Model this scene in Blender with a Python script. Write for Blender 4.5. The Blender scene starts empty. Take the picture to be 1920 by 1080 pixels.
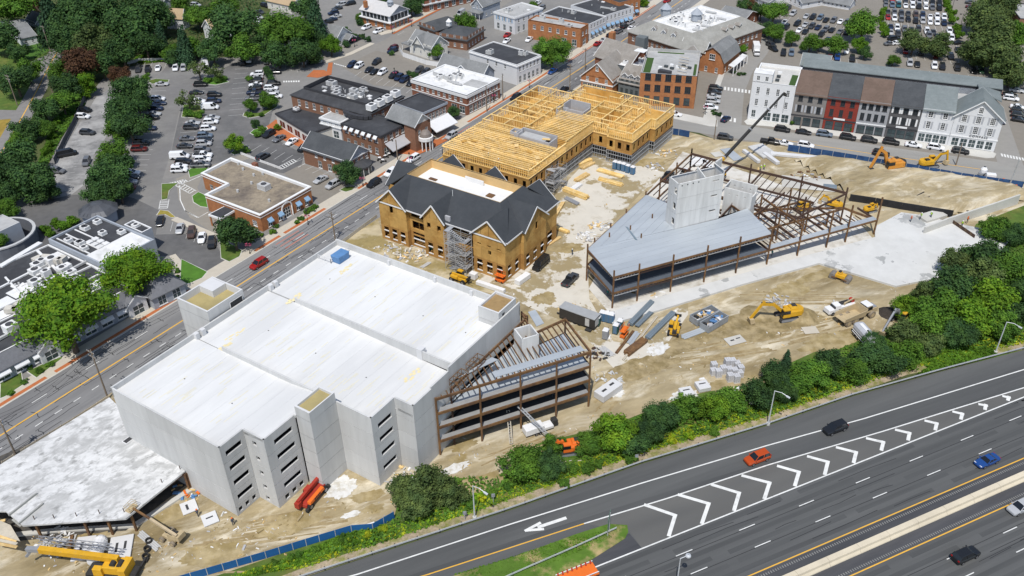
import bpy, bmesh, math, random
from mathutils import Vector as V, Matrix
R=random.Random(7)
S=bpy.context.scene
COL=S.collection
# ---------------------------------------------------------------- camera, sky, sun, exposure
F,TILT,ROLL,CH=1660.0,math.radians(34.5),math.radians(-1.1),115.0
_up=V((0,math.sin(TILT),math.cos(TILT))); _rt=V((1,0,0)); FW=V((0,math.cos(TILT),-math.sin(TILT)))
RT=_rt*math.cos(ROLL)+_up*math.sin(ROLL); UP=_up*math.cos(ROLL)-_rt*math.sin(ROLL)
cd=bpy.data.cameras.new('camera'); cam=bpy.data.objects.new('camera',cd); COL.objects.link(cam)
cd.lens=F/1920*36; cd.sensor_width=36; cd.clip_start=1; cd.clip_end=4000
cam.matrix_world=Matrix(((RT.x,UP.x,-FW.x,0),(RT.y,UP.y,-FW.y,0),(RT.z,UP.z,-FW.z,CH),(0,0,0,1)))
S.camera=cam
SUN_EL,SUN_AZ=math.radians(61),V((-.20,-.98))
W=bpy.data.worlds.new('World'); S.world=W; W.use_nodes=True
nt=W.node_tree; bg=nt.nodes['Background']; sky=nt.nodes.new('ShaderNodeTexSky'); sky.sky_type='NISHITA'; sky.sun_disc=False
sky.sun_elevation=SUN_EL; sky.sun_rotation=math.radians(191.5)
nt.links.new(sky.outputs[0],bg.inputs[0]); bg.inputs[1].default_value=.125
sl=bpy.data.lights.new('sun','SUN'); sl.energy=3.85; sl.angle=math.radians(.5); sl.color=(1,.965,.91)
so=bpy.data.objects.new('sun',sl); COL.objects.link(so)
sd=V((SUN_AZ.x*math.cos(SUN_EL),SUN_AZ.y*math.cos(SUN_EL),math.sin(SUN_EL)))
so.rotation_euler=sd.to_track_quat('Z','Y').to_euler(); so.location=(0,0,200)
S.view_settings.view_transform='Standard'; S.view_settings.look='None'; S.view_settings.gamma=1; S.view_settings.use_curve_mapping=False
S.view_settings.exposure=0.0
S.cycles.max_bounces=6; S.cycles.diffuse_bounces=3; S.cycles.glossy_bounces=2; S.cycles.transmission_bounces=2
# ---------------------------------------------------------------- projecting the survey points of the photograph to the place
def at(x,y,z=0.0):
    d=FW+RT*((x-960)/F)-UP*((y-540)/F)
    return V((0,0,CH))+d*((z-CH)/d.z)
def pj(p):
    v=V(p)-V((0,0,CH)); c=v.dot(FW); return 960+F*v.dot(RT)/c,540-F*v.dot(UP)/c
def ppm(x,y,z=0):
    return F/((at(x,y,z)-V((0,0,CH))).dot(FW))
def pts(l,z=0): return [at(a,b,z) for a,b in l]
def head(a,b):
    v=at(*b)-at(*a); return math.atan2(v.y,v.x)
def xy(p,z=0): return V((p[0],p[1],z))
def rect3(a,b,c,z):
    A,B,C=at(*a,z),at(*b,z),at(*c,z)     # three roof corners in order -> true rectangle around B
    u=(A-B); w=(C-B); un=u.normalized(); wp=w-un*w.dot(un)
    return [A,B,B+wp,A+wp]
def ccw(P):
    s=sum(P[i].x*P[(i+1)%len(P)].y-P[(i+1)%len(P)].x*P[i].y for i in range(len(P)))
    return P if s>0 else P[::-1]
# ---------------------------------------------------------------- materials
MATS={}
def mat(n,c,r=.8,var=.12,sc=.6,c2=None,th=None,sc2=None,metal=0,spec=.3,bump=0,det=4,st=None,obj=False,trans=0,rv=0,c3=None,th3=(.55,.7),sc3=.2,dist=0,vst=0):
    if n in MATS: return MATS[n]
    m=bpy.data.materials.new(n); m.use_nodes=True; T=m.node_tree; N=T.nodes; L=T.links
    b=N['Principled BSDF']; b.inputs['Roughness'].default_value=r; b.inputs['Metallic'].default_value=metal
    b.inputs['Specular IOR Level'].default_value=spec
    if obj: src=N.new('ShaderNodeTexCoord').outputs['Object']
    else: src=N.new('ShaderNodeNewGeometry').outputs['Position']
    if st:                                             # stretched along a heading: (angle, factor)
        mp=N.new('ShaderNodeMapping'); mp.inputs['Rotation'].default_value=(0,0,-st[0]); L.new(src,mp.inputs[0])
        mp2=N.new('ShaderNodeMapping'); mp2.inputs['Scale'].default_value=(1/st[1],1,1); L.new(mp.outputs[0],mp2.inputs[0]); src=mp2.outputs[0]
    if vst: mv=N.new('ShaderNodeMapping'); mv.inputs['Scale'].default_value=(1,1,vst); L.new(src,mv.inputs[0]); src=mv.outputs[0]
    def noise(s,d=4,rg=.6):
        t=N.new('ShaderNodeTexNoise'); t.inputs['Scale'].default_value=s; t.inputs['Detail'].default_value=d; t.inputs['Roughness'].default_value=rg
        L.new(src,t.inputs['Vector']); return t.outputs[0]
    def ramp(i,lo,hi,a=0.,z=1.):
        q=N.new('ShaderNodeMapRange'); q.inputs[1].default_value=lo; q.inputs[2].default_value=hi; q.inputs[3].default_value=a; q.inputs[4].default_value=z
        L.new(i,q.inputs[0]); return q.outputs[0]
    def mul(col,f):
        x=N.new('ShaderNodeVectorMath'); x.operation='SCALE'; L.new(col,x.inputs[0]); L.new(f,x.inputs['Scale']); return x.outputs[0]
    rgb=N.new('ShaderNodeRGB'); rgb.outputs[0].default_value=(*c,1); o=rgb.outputs[0]
    if c2:
        g=N.new('ShaderNodeRGB'); g.outputs[0].default_value=(*c2,1)
        x=N.new('ShaderNodeMix'); x.data_type='RGBA'; lo,hi=th or (.4,.65)
        L.new(ramp(noise(sc2 or sc*.3,6,.65),lo,hi),x.inputs[0]); L.new(o,x.inputs[6]); L.new(g.outputs[0],x.inputs[7]); o=x.outputs[2]
    if c3:
        g=N.new('ShaderNodeRGB'); g.outputs[0].default_value=(*c3,1); x=N.new('ShaderNodeMix'); x.data_type='RGBA'
        t=noise(sc3,7,.7); t.node.inputs['Distortion'].default_value=dist; t.node.noise_dimensions='4D'; t.node.inputs['W'].default_value=3.7
        L.new(ramp(t,*th3),x.inputs[0]); L.new(o,x.inputs[6]); L.new(g.outputs[0],x.inputs[7]); o=x.outputs[2]
    n1=noise(sc,det)
    o=mul(o,ramp(n1,.25,.75,1-var,1+var)); o=mul(o,ramp(noise(sc*.13,3),.3,.7,1-var*.6,1+var*.6))
    if rv:
        oi=N.new('ShaderNodeObjectInfo'); o=mul(o,ramp(oi.outputs['Random'],0,1,1-rv,1+rv))
    L.new(o,b.inputs['Base Color'])
    if bump:
        bp=N.new('ShaderNodeBump'); bp.inputs['Strength'].default_value=bump; bp.inputs['Distance'].default_value=.1; L.new(noise(sc*3,3),bp.inputs['Height']); L.new(bp.outputs[0],b.inputs['Normal'])
    if trans:
        tb=N.new('ShaderNodeBsdfTranslucent'); L.new(o,tb.inputs[0]); mx=N.new('ShaderNodeMixShader'); mx.inputs[0].default_value=trans
        L.new(b.outputs[0],mx.inputs[1]); L.new(tb.outputs[0],mx.inputs[2]); L.new(mx.outputs[0],N['Material Output'].inputs[0])
    MATS[n]=m; return m
# ---------------------------------------------------------------- mesh builder
class MB:
    def __init__(s): s.v=[]; s.f=[]
    def poly(s,P):
        i=len(s.v); s.v+= [tuple(p) for p in P]; s.f.append(tuple(range(i,i+len(P)))); return s
    def prism(s,P,z0,z1,bot=False,top=True):
        P=ccw([V((p[0],p[1],0)) for p in P]); n=len(P); i=len(s.v)
        s.v+=[(p.x,p.y,z0) for p in P]+[(p.x,p.y,z1) for p in P]
        for k in range(n): s.f.append((i+k,i+(k+1)%n,i+n+(k+1)%n,i+n+k))
        if top: s.f.append(tuple(range(i+n,i+2*n)))
        if bot: s.f.append(tuple(range(i+n-1,i-1,-1)))
        return s
    def hexa(s,B,T):                                   # bottom quad (ccw from above), top quad
        i=len(s.v); s.v+=[tuple(p) for p in B]+[tuple(p) for p in T]
        for k in range(4): s.f.append((i+k,i+(k+1)%4,i+4+(k+1)%4,i+4+k))
        s.f+=[(i+4,i+5,i+6,i+7),(i+3,i+2,i+1,i)]; return s
    def box(s,c,d,a=0,taper=1.0):                      # centre of base, size, heading
        ca,sa=math.cos(a),math.sin(a); c=V(c); x,y,z=d[0]/2,d[1]/2,d[2]
        q=lambda X,Y,Z:(c.x+X*ca-Y*sa,c.y+X*sa+Y*ca,c.z+Z); t=taper
        return s.hexa([q(-x,-y,0),q(x,-y,0),q(x,y,0),q(-x,y,0)],[q(-x*t,-y*t,z),q(x*t,-y*t,z),q(x*t,y*t,z),q(-x*t,y*t,z)])
    def bar(s,p,q,w,h,up=V((0,0,1))):                  # box beam centred on p-q
        p,q=V(p),V(q); d=(q-p).normalized()
        if abs(d.dot(up))>.98: up=V((1,0,0))
        x=d.cross(up).normalized()*(w/2); y=x.cross(d).normalized()*(h/2)
        return s.hexa([p-x-y,p+x-y,p+x+y,p-x+y],[q-x-y,q+x-y,q+x+y,q-x+y])
    def tube(s,p,q,r,r2=None,n=8,cap=True):
        p,q=V(p),V(q); r2=r if r2 is None else r2; d=(q-p).normalized(); a=d.orthogonal().normalized(); b=d.cross(a); i=len(s.v)
        for c,rr in ((p,r),(q,r2)):
            for k in range(n):
                t=2*math.pi*k/n; s.v.append(tuple(c+a*(math.cos(t)*rr)+b*(math.sin(t)*rr)))
        for k in range(n): s.f.append((i+k,i+(k+1)%n,i+n+(k+1)%n,i+n+k))
        if cap: s.f+=[tuple(range(i+n-1,i-1,-1)),tuple(range(i+n,i+2*n))]
        return s
    def lathe(s,c,prof,n=12,a0=0,a1=2*math.pi):        # prof: (radius, z)
        c=V(c); full=abs(a1-a0-2*math.pi)<1e-6; m=n if full else n+1; i=len(s.v)
        for r,z in prof:
            for k in range(m):
                t=a0+(a1-a0)*k/n; s.v.append((c.x+r*math.cos(t),c.y+r*math.sin(t),c.z+z))
        for j in range(len(prof)-1):
            for k in range(n):
                k2=(k+1)%m; s.f.append((i+j*m+k,i+j*m+k2,i+(j+1)*m+k2,i+(j+1)*m+k))
        return s
    def mesh(s,name):
        me=bpy.data.meshes.new(name); me.from_pydata(s.v,[],s.f); me.update(); return me
    def ob(s,name,m,par=None,loc=None,rz=0,bevel=0):
        if bevel:
            bm=bmesh.new(); me=s.mesh(name); bm.from_mesh(me); bmesh.ops.bevel(bm,geom=bm.edges[:],offset=bevel,segments=1,affect='EDGES',profile=.5); bm.to_mesh(me); bm.free()
        else: me=s.mesh(name)
        return inst(me,name,m,par,loc,rz)
def inst(me,name,m,par=None,loc=None,rz=0):
    if m and not me.materials: me.materials.append(m)
    o=bpy.data.objects.new(name,me); COL.objects.link(o)
    if m and me.materials and me.materials[0]!=m:
        o.material_slots[0].link='OBJECT'; o.material_slots[0].material=m
    if par is not None:
        o.parent=par
        if loc is None: o.location=-AB.get(par.name,V((0,0,0)))
        else: o.location=loc
    elif loc is not None: o.location=loc
    o.rotation_euler.z=rz
    return o
AB={}      # things whose parts are written in world coordinates: name -> own location
def T(name,label,cat,loc=(0,0,0),rz=0,group=None,world=True):
    o=bpy.data.objects.new(name,None); COL.objects.link(o); o.location=loc; o.rotation_euler.z=rz; o.empty_display_size=.3
    o['label']=label; o['category']=cat
    if group: o['group']=group
    if world and rz==0: AB[o.name]=V(loc)
    return o
def tag(o,label,cat,group=None):
    o['label']=label; o['category']=cat
    if group: o['group']=group
    return o
def struct(o,kind='structure'): o['kind']=kind; return o
def dup(t,loc,rz,label,group=None):
    n=t.copy(); COL.objects.link(n); n.location=loc; n.rotation_euler.z=rz; n['label']=label
    if group: n['group']=group
    for c in t.children:
        k=c.copy(); COL.objects.link(k); k.parent=n
        for g in c.children:
            h=g.copy(); COL.objects.link(h); h.parent=k
    return n
def sheet(name,P,z,m,kind='structure'):
    return struct(MB().poly([xy(p,z) for p in ccw([V((p[0],p[1],0)) for p in P])]).ob(name,m),kind)
def offs(P,o):                                          # offset an open polyline to its left
    out=[]
    for i,p in enumerate(P):
        a=P[max(0,i-1)]; b=P[min(len(P)-1,i+1)]; d=(xy(b)-xy(a)).normalized(); out.append(V((p[0]-d.y*o,p[1]+d.x*o,0)))
    return out
def strip(mb,P,o1,o2,z0,z1=None):
    A,B=offs(P,o1),offs(P,o2)
    for i in range(len(P)-1):
        q=[A[i],B[i],B[i+1],A[i+1]]
        if z1 is None: mb.poly([xy(p,z0) for p in ccw(q)])
        else: mb.prism(q,z0,z1)
    return mb
def walk(P,step,start=0):                               # points along a polyline with headings
    out=[]; d0=-start
    for i in range(len(P)-1):
        a,b=xy(P[i]),xy(P[i+1]); l=(b-a).length; u=(b-a)/l
        while d0<l:
            if d0>=0: out.append((a+u*d0,math.atan2(u.y,u.x)))
            d0+=step
        d0-=l
    return out
def inside(p,P):
    c=False; n=len(P)
    for i in range(n):
        a,b=P[i],P[(i+1)%n]
        if (a.y>p.y)!=(b.y>p.y) and p.x<(b.x-a.x)*(p.y-a.y)/(b.y-a.y)+a.x: c=not c
    return c
ORD='first second third fourth fifth sixth seventh eighth ninth tenth eleventh twelfth thirteenth fourteenth fifteenth sixteenth seventeenth eighteenth nineteenth twentieth'.split()
# ---------------------------------------------------------------- surface materials
RD=math.radians(56.1); HW=math.radians(23.7)
ASPH=mat('asphalt_road',(.23,.228,.225),.85,.10,.5,c2=(.16,.158,.158),th=(.45,.62),sc2=.09,st=(RD,7))
ASPL=mat('asphalt_lot',(.20,.195,.185),.85,.08,.6,c2=(.24,.23,.215),th=(.4,.65),sc2=.05)
ASPD=mat('asphalt_dark',(.105,.104,.104),.85,.14,.5,c2=(.145,.142,.138),th=(.4,.7),sc2=.07)
ASPG=mat('asphalt_old',(.34,.335,.325),.85,.16,.35,c2=(.20,.198,.195),th=(.45,.6),sc2=.14)
ASPB=mat('asphalt_tan',(.225,.205,.175),.85,.07,.6)
HWY=mat('highway_asphalt',(.105,.107,.105),.8,.10,.45,c2=(.074,.076,.076),th=(.40,.64),sc2=.14,st=(HW,16))
HWG=mat('highway_gore',(.125,.123,.115),.85,.1,.8,c2=(.09,.09,.088),th=(.4,.7),sc2=.2,st=(HW,5))
HWD=mat('highway_patch',(.055,.057,.063),.85,.15,.7,c2=(.08,.08,.085),th=(.4,.7),sc2=.2,st=(HW,8))
DIRT=mat('site_dirt',(.40,.33,.205),.95,.22,.55,c2=(.235,.18,.09),th=(.42,.66),sc2=.06,bump=.6,st=(HW,2.4),c3=(.55,.49,.37),th3=(.49,.63),sc3=.16,dist=1.2)
GRS=mat('grass',(.075,.125,.02),.9,.28,.5,c2=(.17,.15,.04),th=(.5,.75),sc2=.15)
GRD=mat('ground_soil',(.07,.085,.028),.95,.3,.2)
CONC=mat('concrete_pale',(.54,.53,.49),.85,.08,.4,c2=(.44,.42,.375),th=(.45,.7),sc2=.1)
WALKM=mat('sidewalk_concrete',(.50,.455,.375),.85,.06,.8)
BRKP=mat('brick_paving',(.42,.135,.05),.85,.12,1.5)
KERB=mat('kerb_stone',(.55,.54,.5),.8,.06,1)
WHT=mat('paint_white',(.70,.70,.67),.7,.10,1.2,c2=(.52,.52,.50),th=(.52,.7),sc2=1.1)
WORN=mat('paint_worn',(.55,.55,.53),.75,.2,2)
YEL=mat('paint_yellow',(.72,.40,.05),.7,.08,1.5)
TAR=mat('tar_seal',(.03,.03,.031),.6,.1,2)
MULCH=mat('mulch',(.16,.10,.06),.95,.2,2)
# ---------------------------------------------------------------- ground and paved sheets
sheet('ground',[(-900,-250),(900,-250),(1100,1500),(-1100,1500)],0,GRD)
sheet('lawn',pts([(-160,0),(75,60),(95,120),(70,215),(15,330),(-200,420)]),.002,GRS)
lot=[(-260,640),(-60,430),(22,388),(72,330),(90,300),(160,190),(190,150),(225,128),(330,112),(470,105),(520,-10),(700,-70),(1000,-120),(1420,-110),(1330,-30),(1285,0),(1030,166),(707,372),(340,602),(12,810),(-120,895)]
sheet('parking_lot',pts(lot),.004,ASPL)
sheet('car_park',pts([(1120,160),(1285,0),(1380,-100),(2300,-120),(2400,420),(1990,345),(1440,300),(1250,225)]),.004,ASPB)
sheet('old_pavement',pts([(62,395),(92,322),(180,183),(210,162),(232,180),(228,215),(176,290),(160,345),(130,368)]),.008,ASPG)
sheet('middle_pavement',pts([(290,150),(318,118),(352,124),(372,150),(340,190),(316,300),(302,345),(240,352),(205,360),(255,260)]),.008,mat('asphalt_mid',(.205,.20,.19),.85,.08,.6,c2=(.17,.165,.16),th=(.4,.6),sc2=.06))
sheet('dark_pavement',pts([(372,150),(440,118),(505,118),(525,160),(500,250),(405,312),(318,300),(342,190)]),.012,mat('asphalt_dark2',(.165,.16,.155),.85,.1,.6,c2=(.125,.124,.122),th=(.4,.6),sc2=.1))
sheet('forecourt_pavement',pts([(-60,440),(25,390),(130,366),(205,360),(252,372),(300,395),(292,440),(340,438),(398,447),(426,494),(392,520),(330,480),(60,480)]),.012,ASPD)
sheet('rear_yard_pavement',pts([(452,262),(495,230),(520,262),(570,290),(565,310),(532,325),(488,318)]),.014,ASPD)
sheet('beside_bank_pavement',pts([(532,325),(566,308),(600,320),(650,345),(668,360),(610,392),(588,370)]),.016,ASPB)
sheet('lane_pavement',pts([(330,335),(372,318),(455,290),(470,296),(380,330),(370,352),(395,405),(430,425),(404,440),(356,408),(335,375)]),.016,mat('asphalt_lane',(.26,.24,.205),.85,.06,.7))
sheet('side_street',pts([(480,105),(560,122),(650,160),(770,200),(640,330),(565,310),(495,230),(505,170)]),.01,ASPL)
sheet('side_street_tan',pts([(640,125),(705,95),(790,112),(835,130),(770,165),(700,160)]),.014,ASPB)
sheet('cross_street',pts([(640,65),(700,85),(760,55),(885,-10),(1000,-60),(1060,-60),(930,20),(800,90),(705,128),(632,120),(598,112)]),.013,mat('asphalt_cross',(.24,.225,.2),.85,.07,.6))
site=[(-300,1000),(-120,905),(12,822),(110,795),(340,612),(620,450),(707,382),(1035,170),(1130,170),(1250,236),(1345,262),(1500,272),(1920,345),(2060,390),(2100,560),(1900,640),(1700,690),(1440,775),(1200,850),(960,935),(700,1010),(400,1090),(0,1200),(-300,1250)]
sheet('site_dirt',pts(site),.006,DIRT)
verge=[(390,1085),(640,1000),(740,965),(760,890),(930,900),(1010,830),(1140,800),(1280,745),(1400,718),(1500,672),(1560,645),(1690,610),(1690,560),(1800,480),(1830,420),(1960,370),(2200,380),(2200,560),(1920,662),(1700,703),(1440,795),(1200,868),(960,953),(570,1082),(300,1190)]
sheet('verge',pts(verge),.010,GRS)
sheet('roadside_gravel',pts([(300,1190),(570,1082),(960,953),(1200,868),(1440,795),(1700,703),(1920,655),(1920,640),(1690,690),(1440,780),(1200,850),(960,935),(560,1068),(290,1170)]),.014,mat('gravel',(.36,.29,.2),.95,.3,2.5,c2=(.2,.2,.06),th=(.45,.6),sc2=.4))
# ---------------------------------------------------------------- main street
PA=at(12,810); PU=V((.5578,.82996,0)); PN=V((-PU.y,PU.x,0))
def pr(s,o,z=0): p=PA+PU*s+PN*o; return V((p.x,p.y,z))
PR=[pr(-60,0),pr(40,.1),pr(110,0),pr(200,.5),pr(260,1.6),pr(320,3.9),pr(380,7.5),pr(460,14)]
road=struct(strip(MB(),PR,-7.3,7.0,.018).ob('main_street',ASPH))
struct(strip(MB(),PR,-.16,.16,.024).ob('centre_line',YEL))
mb=MB()
for p,h in walk(PR,12,3): mb.poly([p+V((math.cos(h)*a-math.sin(h)*b,math.sin(h)*a+math.cos(h)*b,.024)) for a,b in ((-1.6,3.3),(1.6,3.3),(1.6,3.45),(-1.6,3.45))])
for p,h in walk(PR,4.1,1): mb.poly([p+V((math.cos(h)*a-math.sin(h)*b,math.sin(h)*a+math.cos(h)*b,.024)) for a,b in ((-.8,-3.4),(.8,-3.4),(.8,-3.22),(-.8,-3.22))])
struct(mb.ob('lane_marking',WHT))
mb=MB()                                                # tar-filled cracks
for k in range(420):
    s=R.uniform(-30,300); o=R.uniform(-6.8,6.6); l=R.uniform(2,11) if R.random()<.72 else R.uniform(.8,3.0)
    long=l>3.0; n=5; ps=[]
    for i in range(n+1):
        t=i/n*l; ps.append(pr(s+(t if long else R.uniform(-.2,.2)),o+(R.uniform(-.15,.15) if long else t-l/2)))
    strip(mb,ps,-.07,.07,.022)
struct(mb.ob('crack_sealing',TAR),'stuff')
mb=MB(); bk=MB(); kb=MB()
strip(mb,PR,7.2,11.0,0,.13).ob('sidewalk',WALKM)['kind']='structure'
strip(kb,PR,7.0,7.2,0,.14).ob('kerb',KERB)['kind']='structure'
for a,b in ((-20,13.5),(15.5,50),(70,78.5),(80,95),(108,112),(116,150),(160,215),(222,300)):
    strip(bk,[q for q in [pr(a,.3),pr((a+b)/2,.3+max(0,a-150)*.012),pr(b,.3+max(0,b-150)*.015)]],7.25,8.2,.132,.137)
struct(bk.ob('brick_strip',BRKP))
strip(MB(),PR[3:],-10.5,-7.4,0,.13).ob('far_sidewalk',WALKM)['kind']='structure'
sheet('brick_plaza',pts([(745,288),(775,265),(812,262),(842,262),(805,282),(780,292)]),.142,BRKP)
sheet('brick_terrace',pts([(496,240),(517,224),(580,250),(578,262),(560,275),(520,258)]),.03,BRKP)
sheet('brick_crossing',pts([(612,138),(616,118),(624,117),(622,138)]),.03,BRKP)
struct(MB().prism(pts([(575,144),(588,132),(608,132),(622,140),(596,146)]),0,.15).ob('brick_island',BRKP))
mb=MB()
for k in range(7):
    a=(626+k*3.9,118+k*1.05); mb.poly(pts([(a[0],a[1]),(a[0]+2.4,a[1]+.6),(a[0]+3.6,a[1]+2.8),(a[0]+1.2,a[1]+2.2)],.03))
for k in range(7):
    a=(531+k*4.6,151.5-k*.1); mb.poly(pts([(a[0],a[1]),(a[0]+3,a[1]),(a[0]+3,a[1]+2.8),(a[0],a[1]+2.8)],.03))
struct(mb.ob('crosswalk_marking',WHT))
# kerbed sidewalk of the cross street
strip(MB(),pts([(612,118),(660,102),(702,82)]),-.2,2.0,0,.13).ob('side_sidewalk',WALKM)['kind']='structure'
strip(MB(),pts([(715,66),(745,58),(800,28),(880,-12),(960,-50)]),-.2,3.2,0,.13).ob('corner_sidewalk',WALKM)['kind']='structure'
strip(MB(),pts([(738,64),(800,31),(880,-9),(960,-47)]),-.2,.9,.132,.137).ob('corner_brick_strip',BRKP)['kind']='structure'
# ---------------------------------------------------------------- second street beyond the site
ST=pts([(1180,228),(1270,232),(1440,258),(1640,289),(1850,319),(2100,352)])
struct(strip(MB(),ST,-4.2,6.3,.018).ob('cross_road',mat('asphalt_pale',(.30,.29,.265),.85,.06,.6,c2=(.25,.245,.23),th=(.4,.65),sc2=.08,st=(-.3,6))))
struct(strip(MB(),ST[2:-1],-.12,.12,.024).ob('yellow_line',YEL))
struct(strip(MB(),pts([(1180,212),(1260,222),(1330,237),(1345,238)]),.0,5,0,.13).ob('pavement_walk',CONC))
PVW=pts([(1395,228),(1420,213),(1640,245),(1800,277),(1860,285),(1868,289),(1864,296),(1850,297),(1760,283),(1600,260),(1440,237),(1400,234)])
struct(MB().prism(PVW,0,.13).ob('shop_walk',CONC))
struct(MB().prism(pts([(1325,200),(1352,128),(1362,129),(1336,202),(1345,232),(1330,236),(1318,222)]),0,.145).ob('corner_walk',CONC))
struct(strip(MB(),pts([(1365,232),(1372,180),(1400,130),(1425,100),(1440,75)]),-2.5,3.2,.016).ob('lane_road',mat('asphalt_lane2',(.27,.26,.24),.85,.06,.6)))
sheet('lane_fill',pts([(1322,235),(1345,150),(1362,120),(1400,95),(1425,100),(1395,175),(1390,235)]),.012,mat('asphalt_lane2',(.27,.26,.24)))
struct(strip(MB(),pts([(1905,315),(1880,240),(1868,200)]),-2.2,4.5,.02).ob('side_road',mat('asphalt_lane2',(0,0,0))))
mb=MB()
for k in range(9): a=(1358+k*6.5,162.5+k*.9); mb.poly(pts([a,(a[0]+3.4,a[1]+.4),(a[0]+3,a[1]+6.5),(a[0]-.4,a[1]+6.1)],.03))
for k in range(4): a=(1352+k*8,216+k*1.8); mb.poly(pts([a,(a[0]+4,a[1]+.7),(a[0]+3.5,a[1]+8),(a[0]-.5,a[1]+7.3)],.03))
for k in range(8): a=(1876+k*5.6,287.5+k*1.1); mb.poly(pts([a,(a[0]+3.4,a[1]+.6),(a[0]+5.4,a[1]+6.2),(a[0]+2,a[1]+5.6)],.03))
struct(mb.ob('zebra_crossing',WHT))
# left residential road
LR=pts([(-30,330),(12,272),(40,222),(70,168),(95,118),(112,90),(128,60)])
struct(strip(MB(),LR,-3.2,3.2,.016).ob('residential_road',mat('asphalt_res',(.21,.2,.19),.85,.1,.6)))
struct(strip(MB(),LR[:-1],-.15,.15,.024).ob('road_centre_line',YEL))
sheet('driveway',pts([(-40,205),(38,207),(30,222),(-40,228)]),.02,mat('asphalt_res',(0,0,0)))
sheet('driveway_upper',pts([(52,118),(95,100),(92,120),(68,150)]),.02,mat('asphalt_res',(0,0,0)))
sheet('mown_lawn',pts([(36,110),(50,75),(85,70),(98,92),(60,112)]),.006,mat('grass_mown',(.06,.14,.02),.9,.2,.4))
sheet('dry_lawn',pts([(-60,330),(-40,222),(22,222),(20,235),(-10,330)]),.006,mat('grass_dry',(.30,.21,.04),.9,.25,.6))
sheet('garden_path',pts([(80,310),(95,270),(118,205),(126,208),(105,265),(90,315)]),.012,mat('path_tan',(.4,.27,.15),.9,.2,.8))
# planted islands with kerbs
def island(P,m=GRS,name='planting_island'):
    W_=ccw(pts(P)); c=sum(W_,V())/len(W_)
    struct(MB().prism(W_,0,.14).ob(name,KERB))
    struct(MB().poly([xy(c+(p-c)*(1-.22/max(.6,(p-c).length)),.146) for p in W_]).ob('island_grass',m))
island([(303,345),(334,343),(318,358),(314,374),(303,376)])
island([(293,404),(300,394),(316,396),(330,408),(322,409),(308,402)],mat('grass_dry2',(.26,.21,.04),.9,.3,.7))
island([(360,368),(372,360),(386,366),(390,390),(376,388),(362,380)],mat('grass_lush',(.07,.17,.02),.9,.2,.5))
island([(352,320),(358,316),(392,315),(383,325),(356,334)],mat('grass_lush',(0,0,0)))
island([(275,152),(292,148),(318,150),(316,154),(285,158)])
island([(340,220),(344,196),(382,198),(377,218),(366,222)])
island([(375,157),(385,146),(420,148),(430,154),(405,160)],mat('grass_lush',(0,0,0)))
island([(455,218),(457,212),(480,213),(488,212),(520,196),(522,199),(495,217),(468,222)])
island([(468,250),(476,243),(500,238),(503,242),(488,252),(475,254)],mat('grass_lush',(0,0,0)))
island([(432,288),(440,280),(462,272),(468,277),(450,289),(438,291)])
island([(636,357),(648,350),(668,350),(662,357),(648,361)])
island([(412,452),(420,450),(455,470),(450,482),(430,492),(414,485)])
island([(337,532),(340,486),(390,510),(380,522),(355,533)],mat('grass_lush',(0,0,0)))
island([(0,722),(0,715),(40,690),(45,722),(10,745),(0,749)]); island([(50,698),(85,680),(120,668),(118,672),(68,710)])
struct(strip(MB(),pts([(323,478),(335,492),(330,520),(318,545),(322,565)]),-.8,.8,.02).ob('footpath',WALKM))
struct(strip(MB(),pts([(330,408),(400,438),(426,432)]),-1.6,.3,0,.12).ob('kerb_walk',WALKM))
# lot stripes
mb=MB()
def stripes(a,b,n,l,w=.12,z=.03,dirp=None,mbx=None):
    A,B=at(*a),at(*b); d=(B-A).normalized(); q=V((-d.y,d.x,0))
    if dirp: q=(at(*dirp[1])-at(*dirp[0])).normalized()
    for k in range(n+1):
        p=A+(B-A)*(k/n); (mbx or mb).poly([xy(p-d*w/2,z),xy(p+d*w/2,z),xy(p+d*w/2+q*l,z),xy(p-d*w/2+q*l,z)])
stripes((140,222),(92,362),14,5.2,dirp=((126,262),(156,258)))
stripes((206,249),(195,292),4,5.0,dirp=((200,272),(225,270)))
stripes((262,262),(238,330),7,5,dirp=((240,316),(266,316)))
stripes((286,162),(262,262),10,5,dirp=((283,170),(312,169)))
stripes((385,170),(355,318),16,5,dirp=((385,170),(356,172)))
stripes((385,165),(355,318),16,5,dirp=((385,166),(420,163)))
stripes((247,115),(352,120),8,5,dirp=((320,126),(315,137)))
stripes((465,128),(455,215),9,4.5,dirp=((492,140),(465,142)))
stripes((495,128),(486,212),9,4.5,dirp=((495,150),(525,150)))
stripes((470,284),(560,314),6,5,dirp=((500,300),(525,284)))
stripes((500,260),(575,288),5,5,dirp=((540,277),(565,262)))
stripes((545,308),(600,330),4,5,dirp=((545,308),(575,295)))
stripes((665,143),(790,185),9,5,dirp=((665,143),(690,125)))
stripes((480,110),(560,126),7,5,dirp=((563,116),(560,128)))
stripes((398,448),(310,410),6,5,dirp=((310,408),(303,432)))
stripes((690,52),(745,66),4,5,dirp=((700,58),(715,50)))
stripes((1660,14),(1790,30),10,9,dirp=((1660,0),(1664,15)))
stripes((1663,32),(1790,50),10,9,dirp=((1663,22),(1667,40)))
stripes((1663,60),(1790,78),10,9,dirp=((1663,50),(1667,68)))
stripes((1700,100),(1880,125),11,5,dirp=((1716,100),(1720,112)))
stripes((1690,128),(1870,146),10,3,dirp=((1716,120),(1720,130)))
stripes((1470,28),(1600,50),9,5,dirp=((1490,40),(1480,52)))
stripes((1480,58),(1600,76),8,5,dirp=((1490,50),(1480,62)))
stripes((1530,104),(1606,112),5,4,dirp=((1560,104),(1561,116)))
struct(mb.ob('parking_stripe',WORN))
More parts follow.
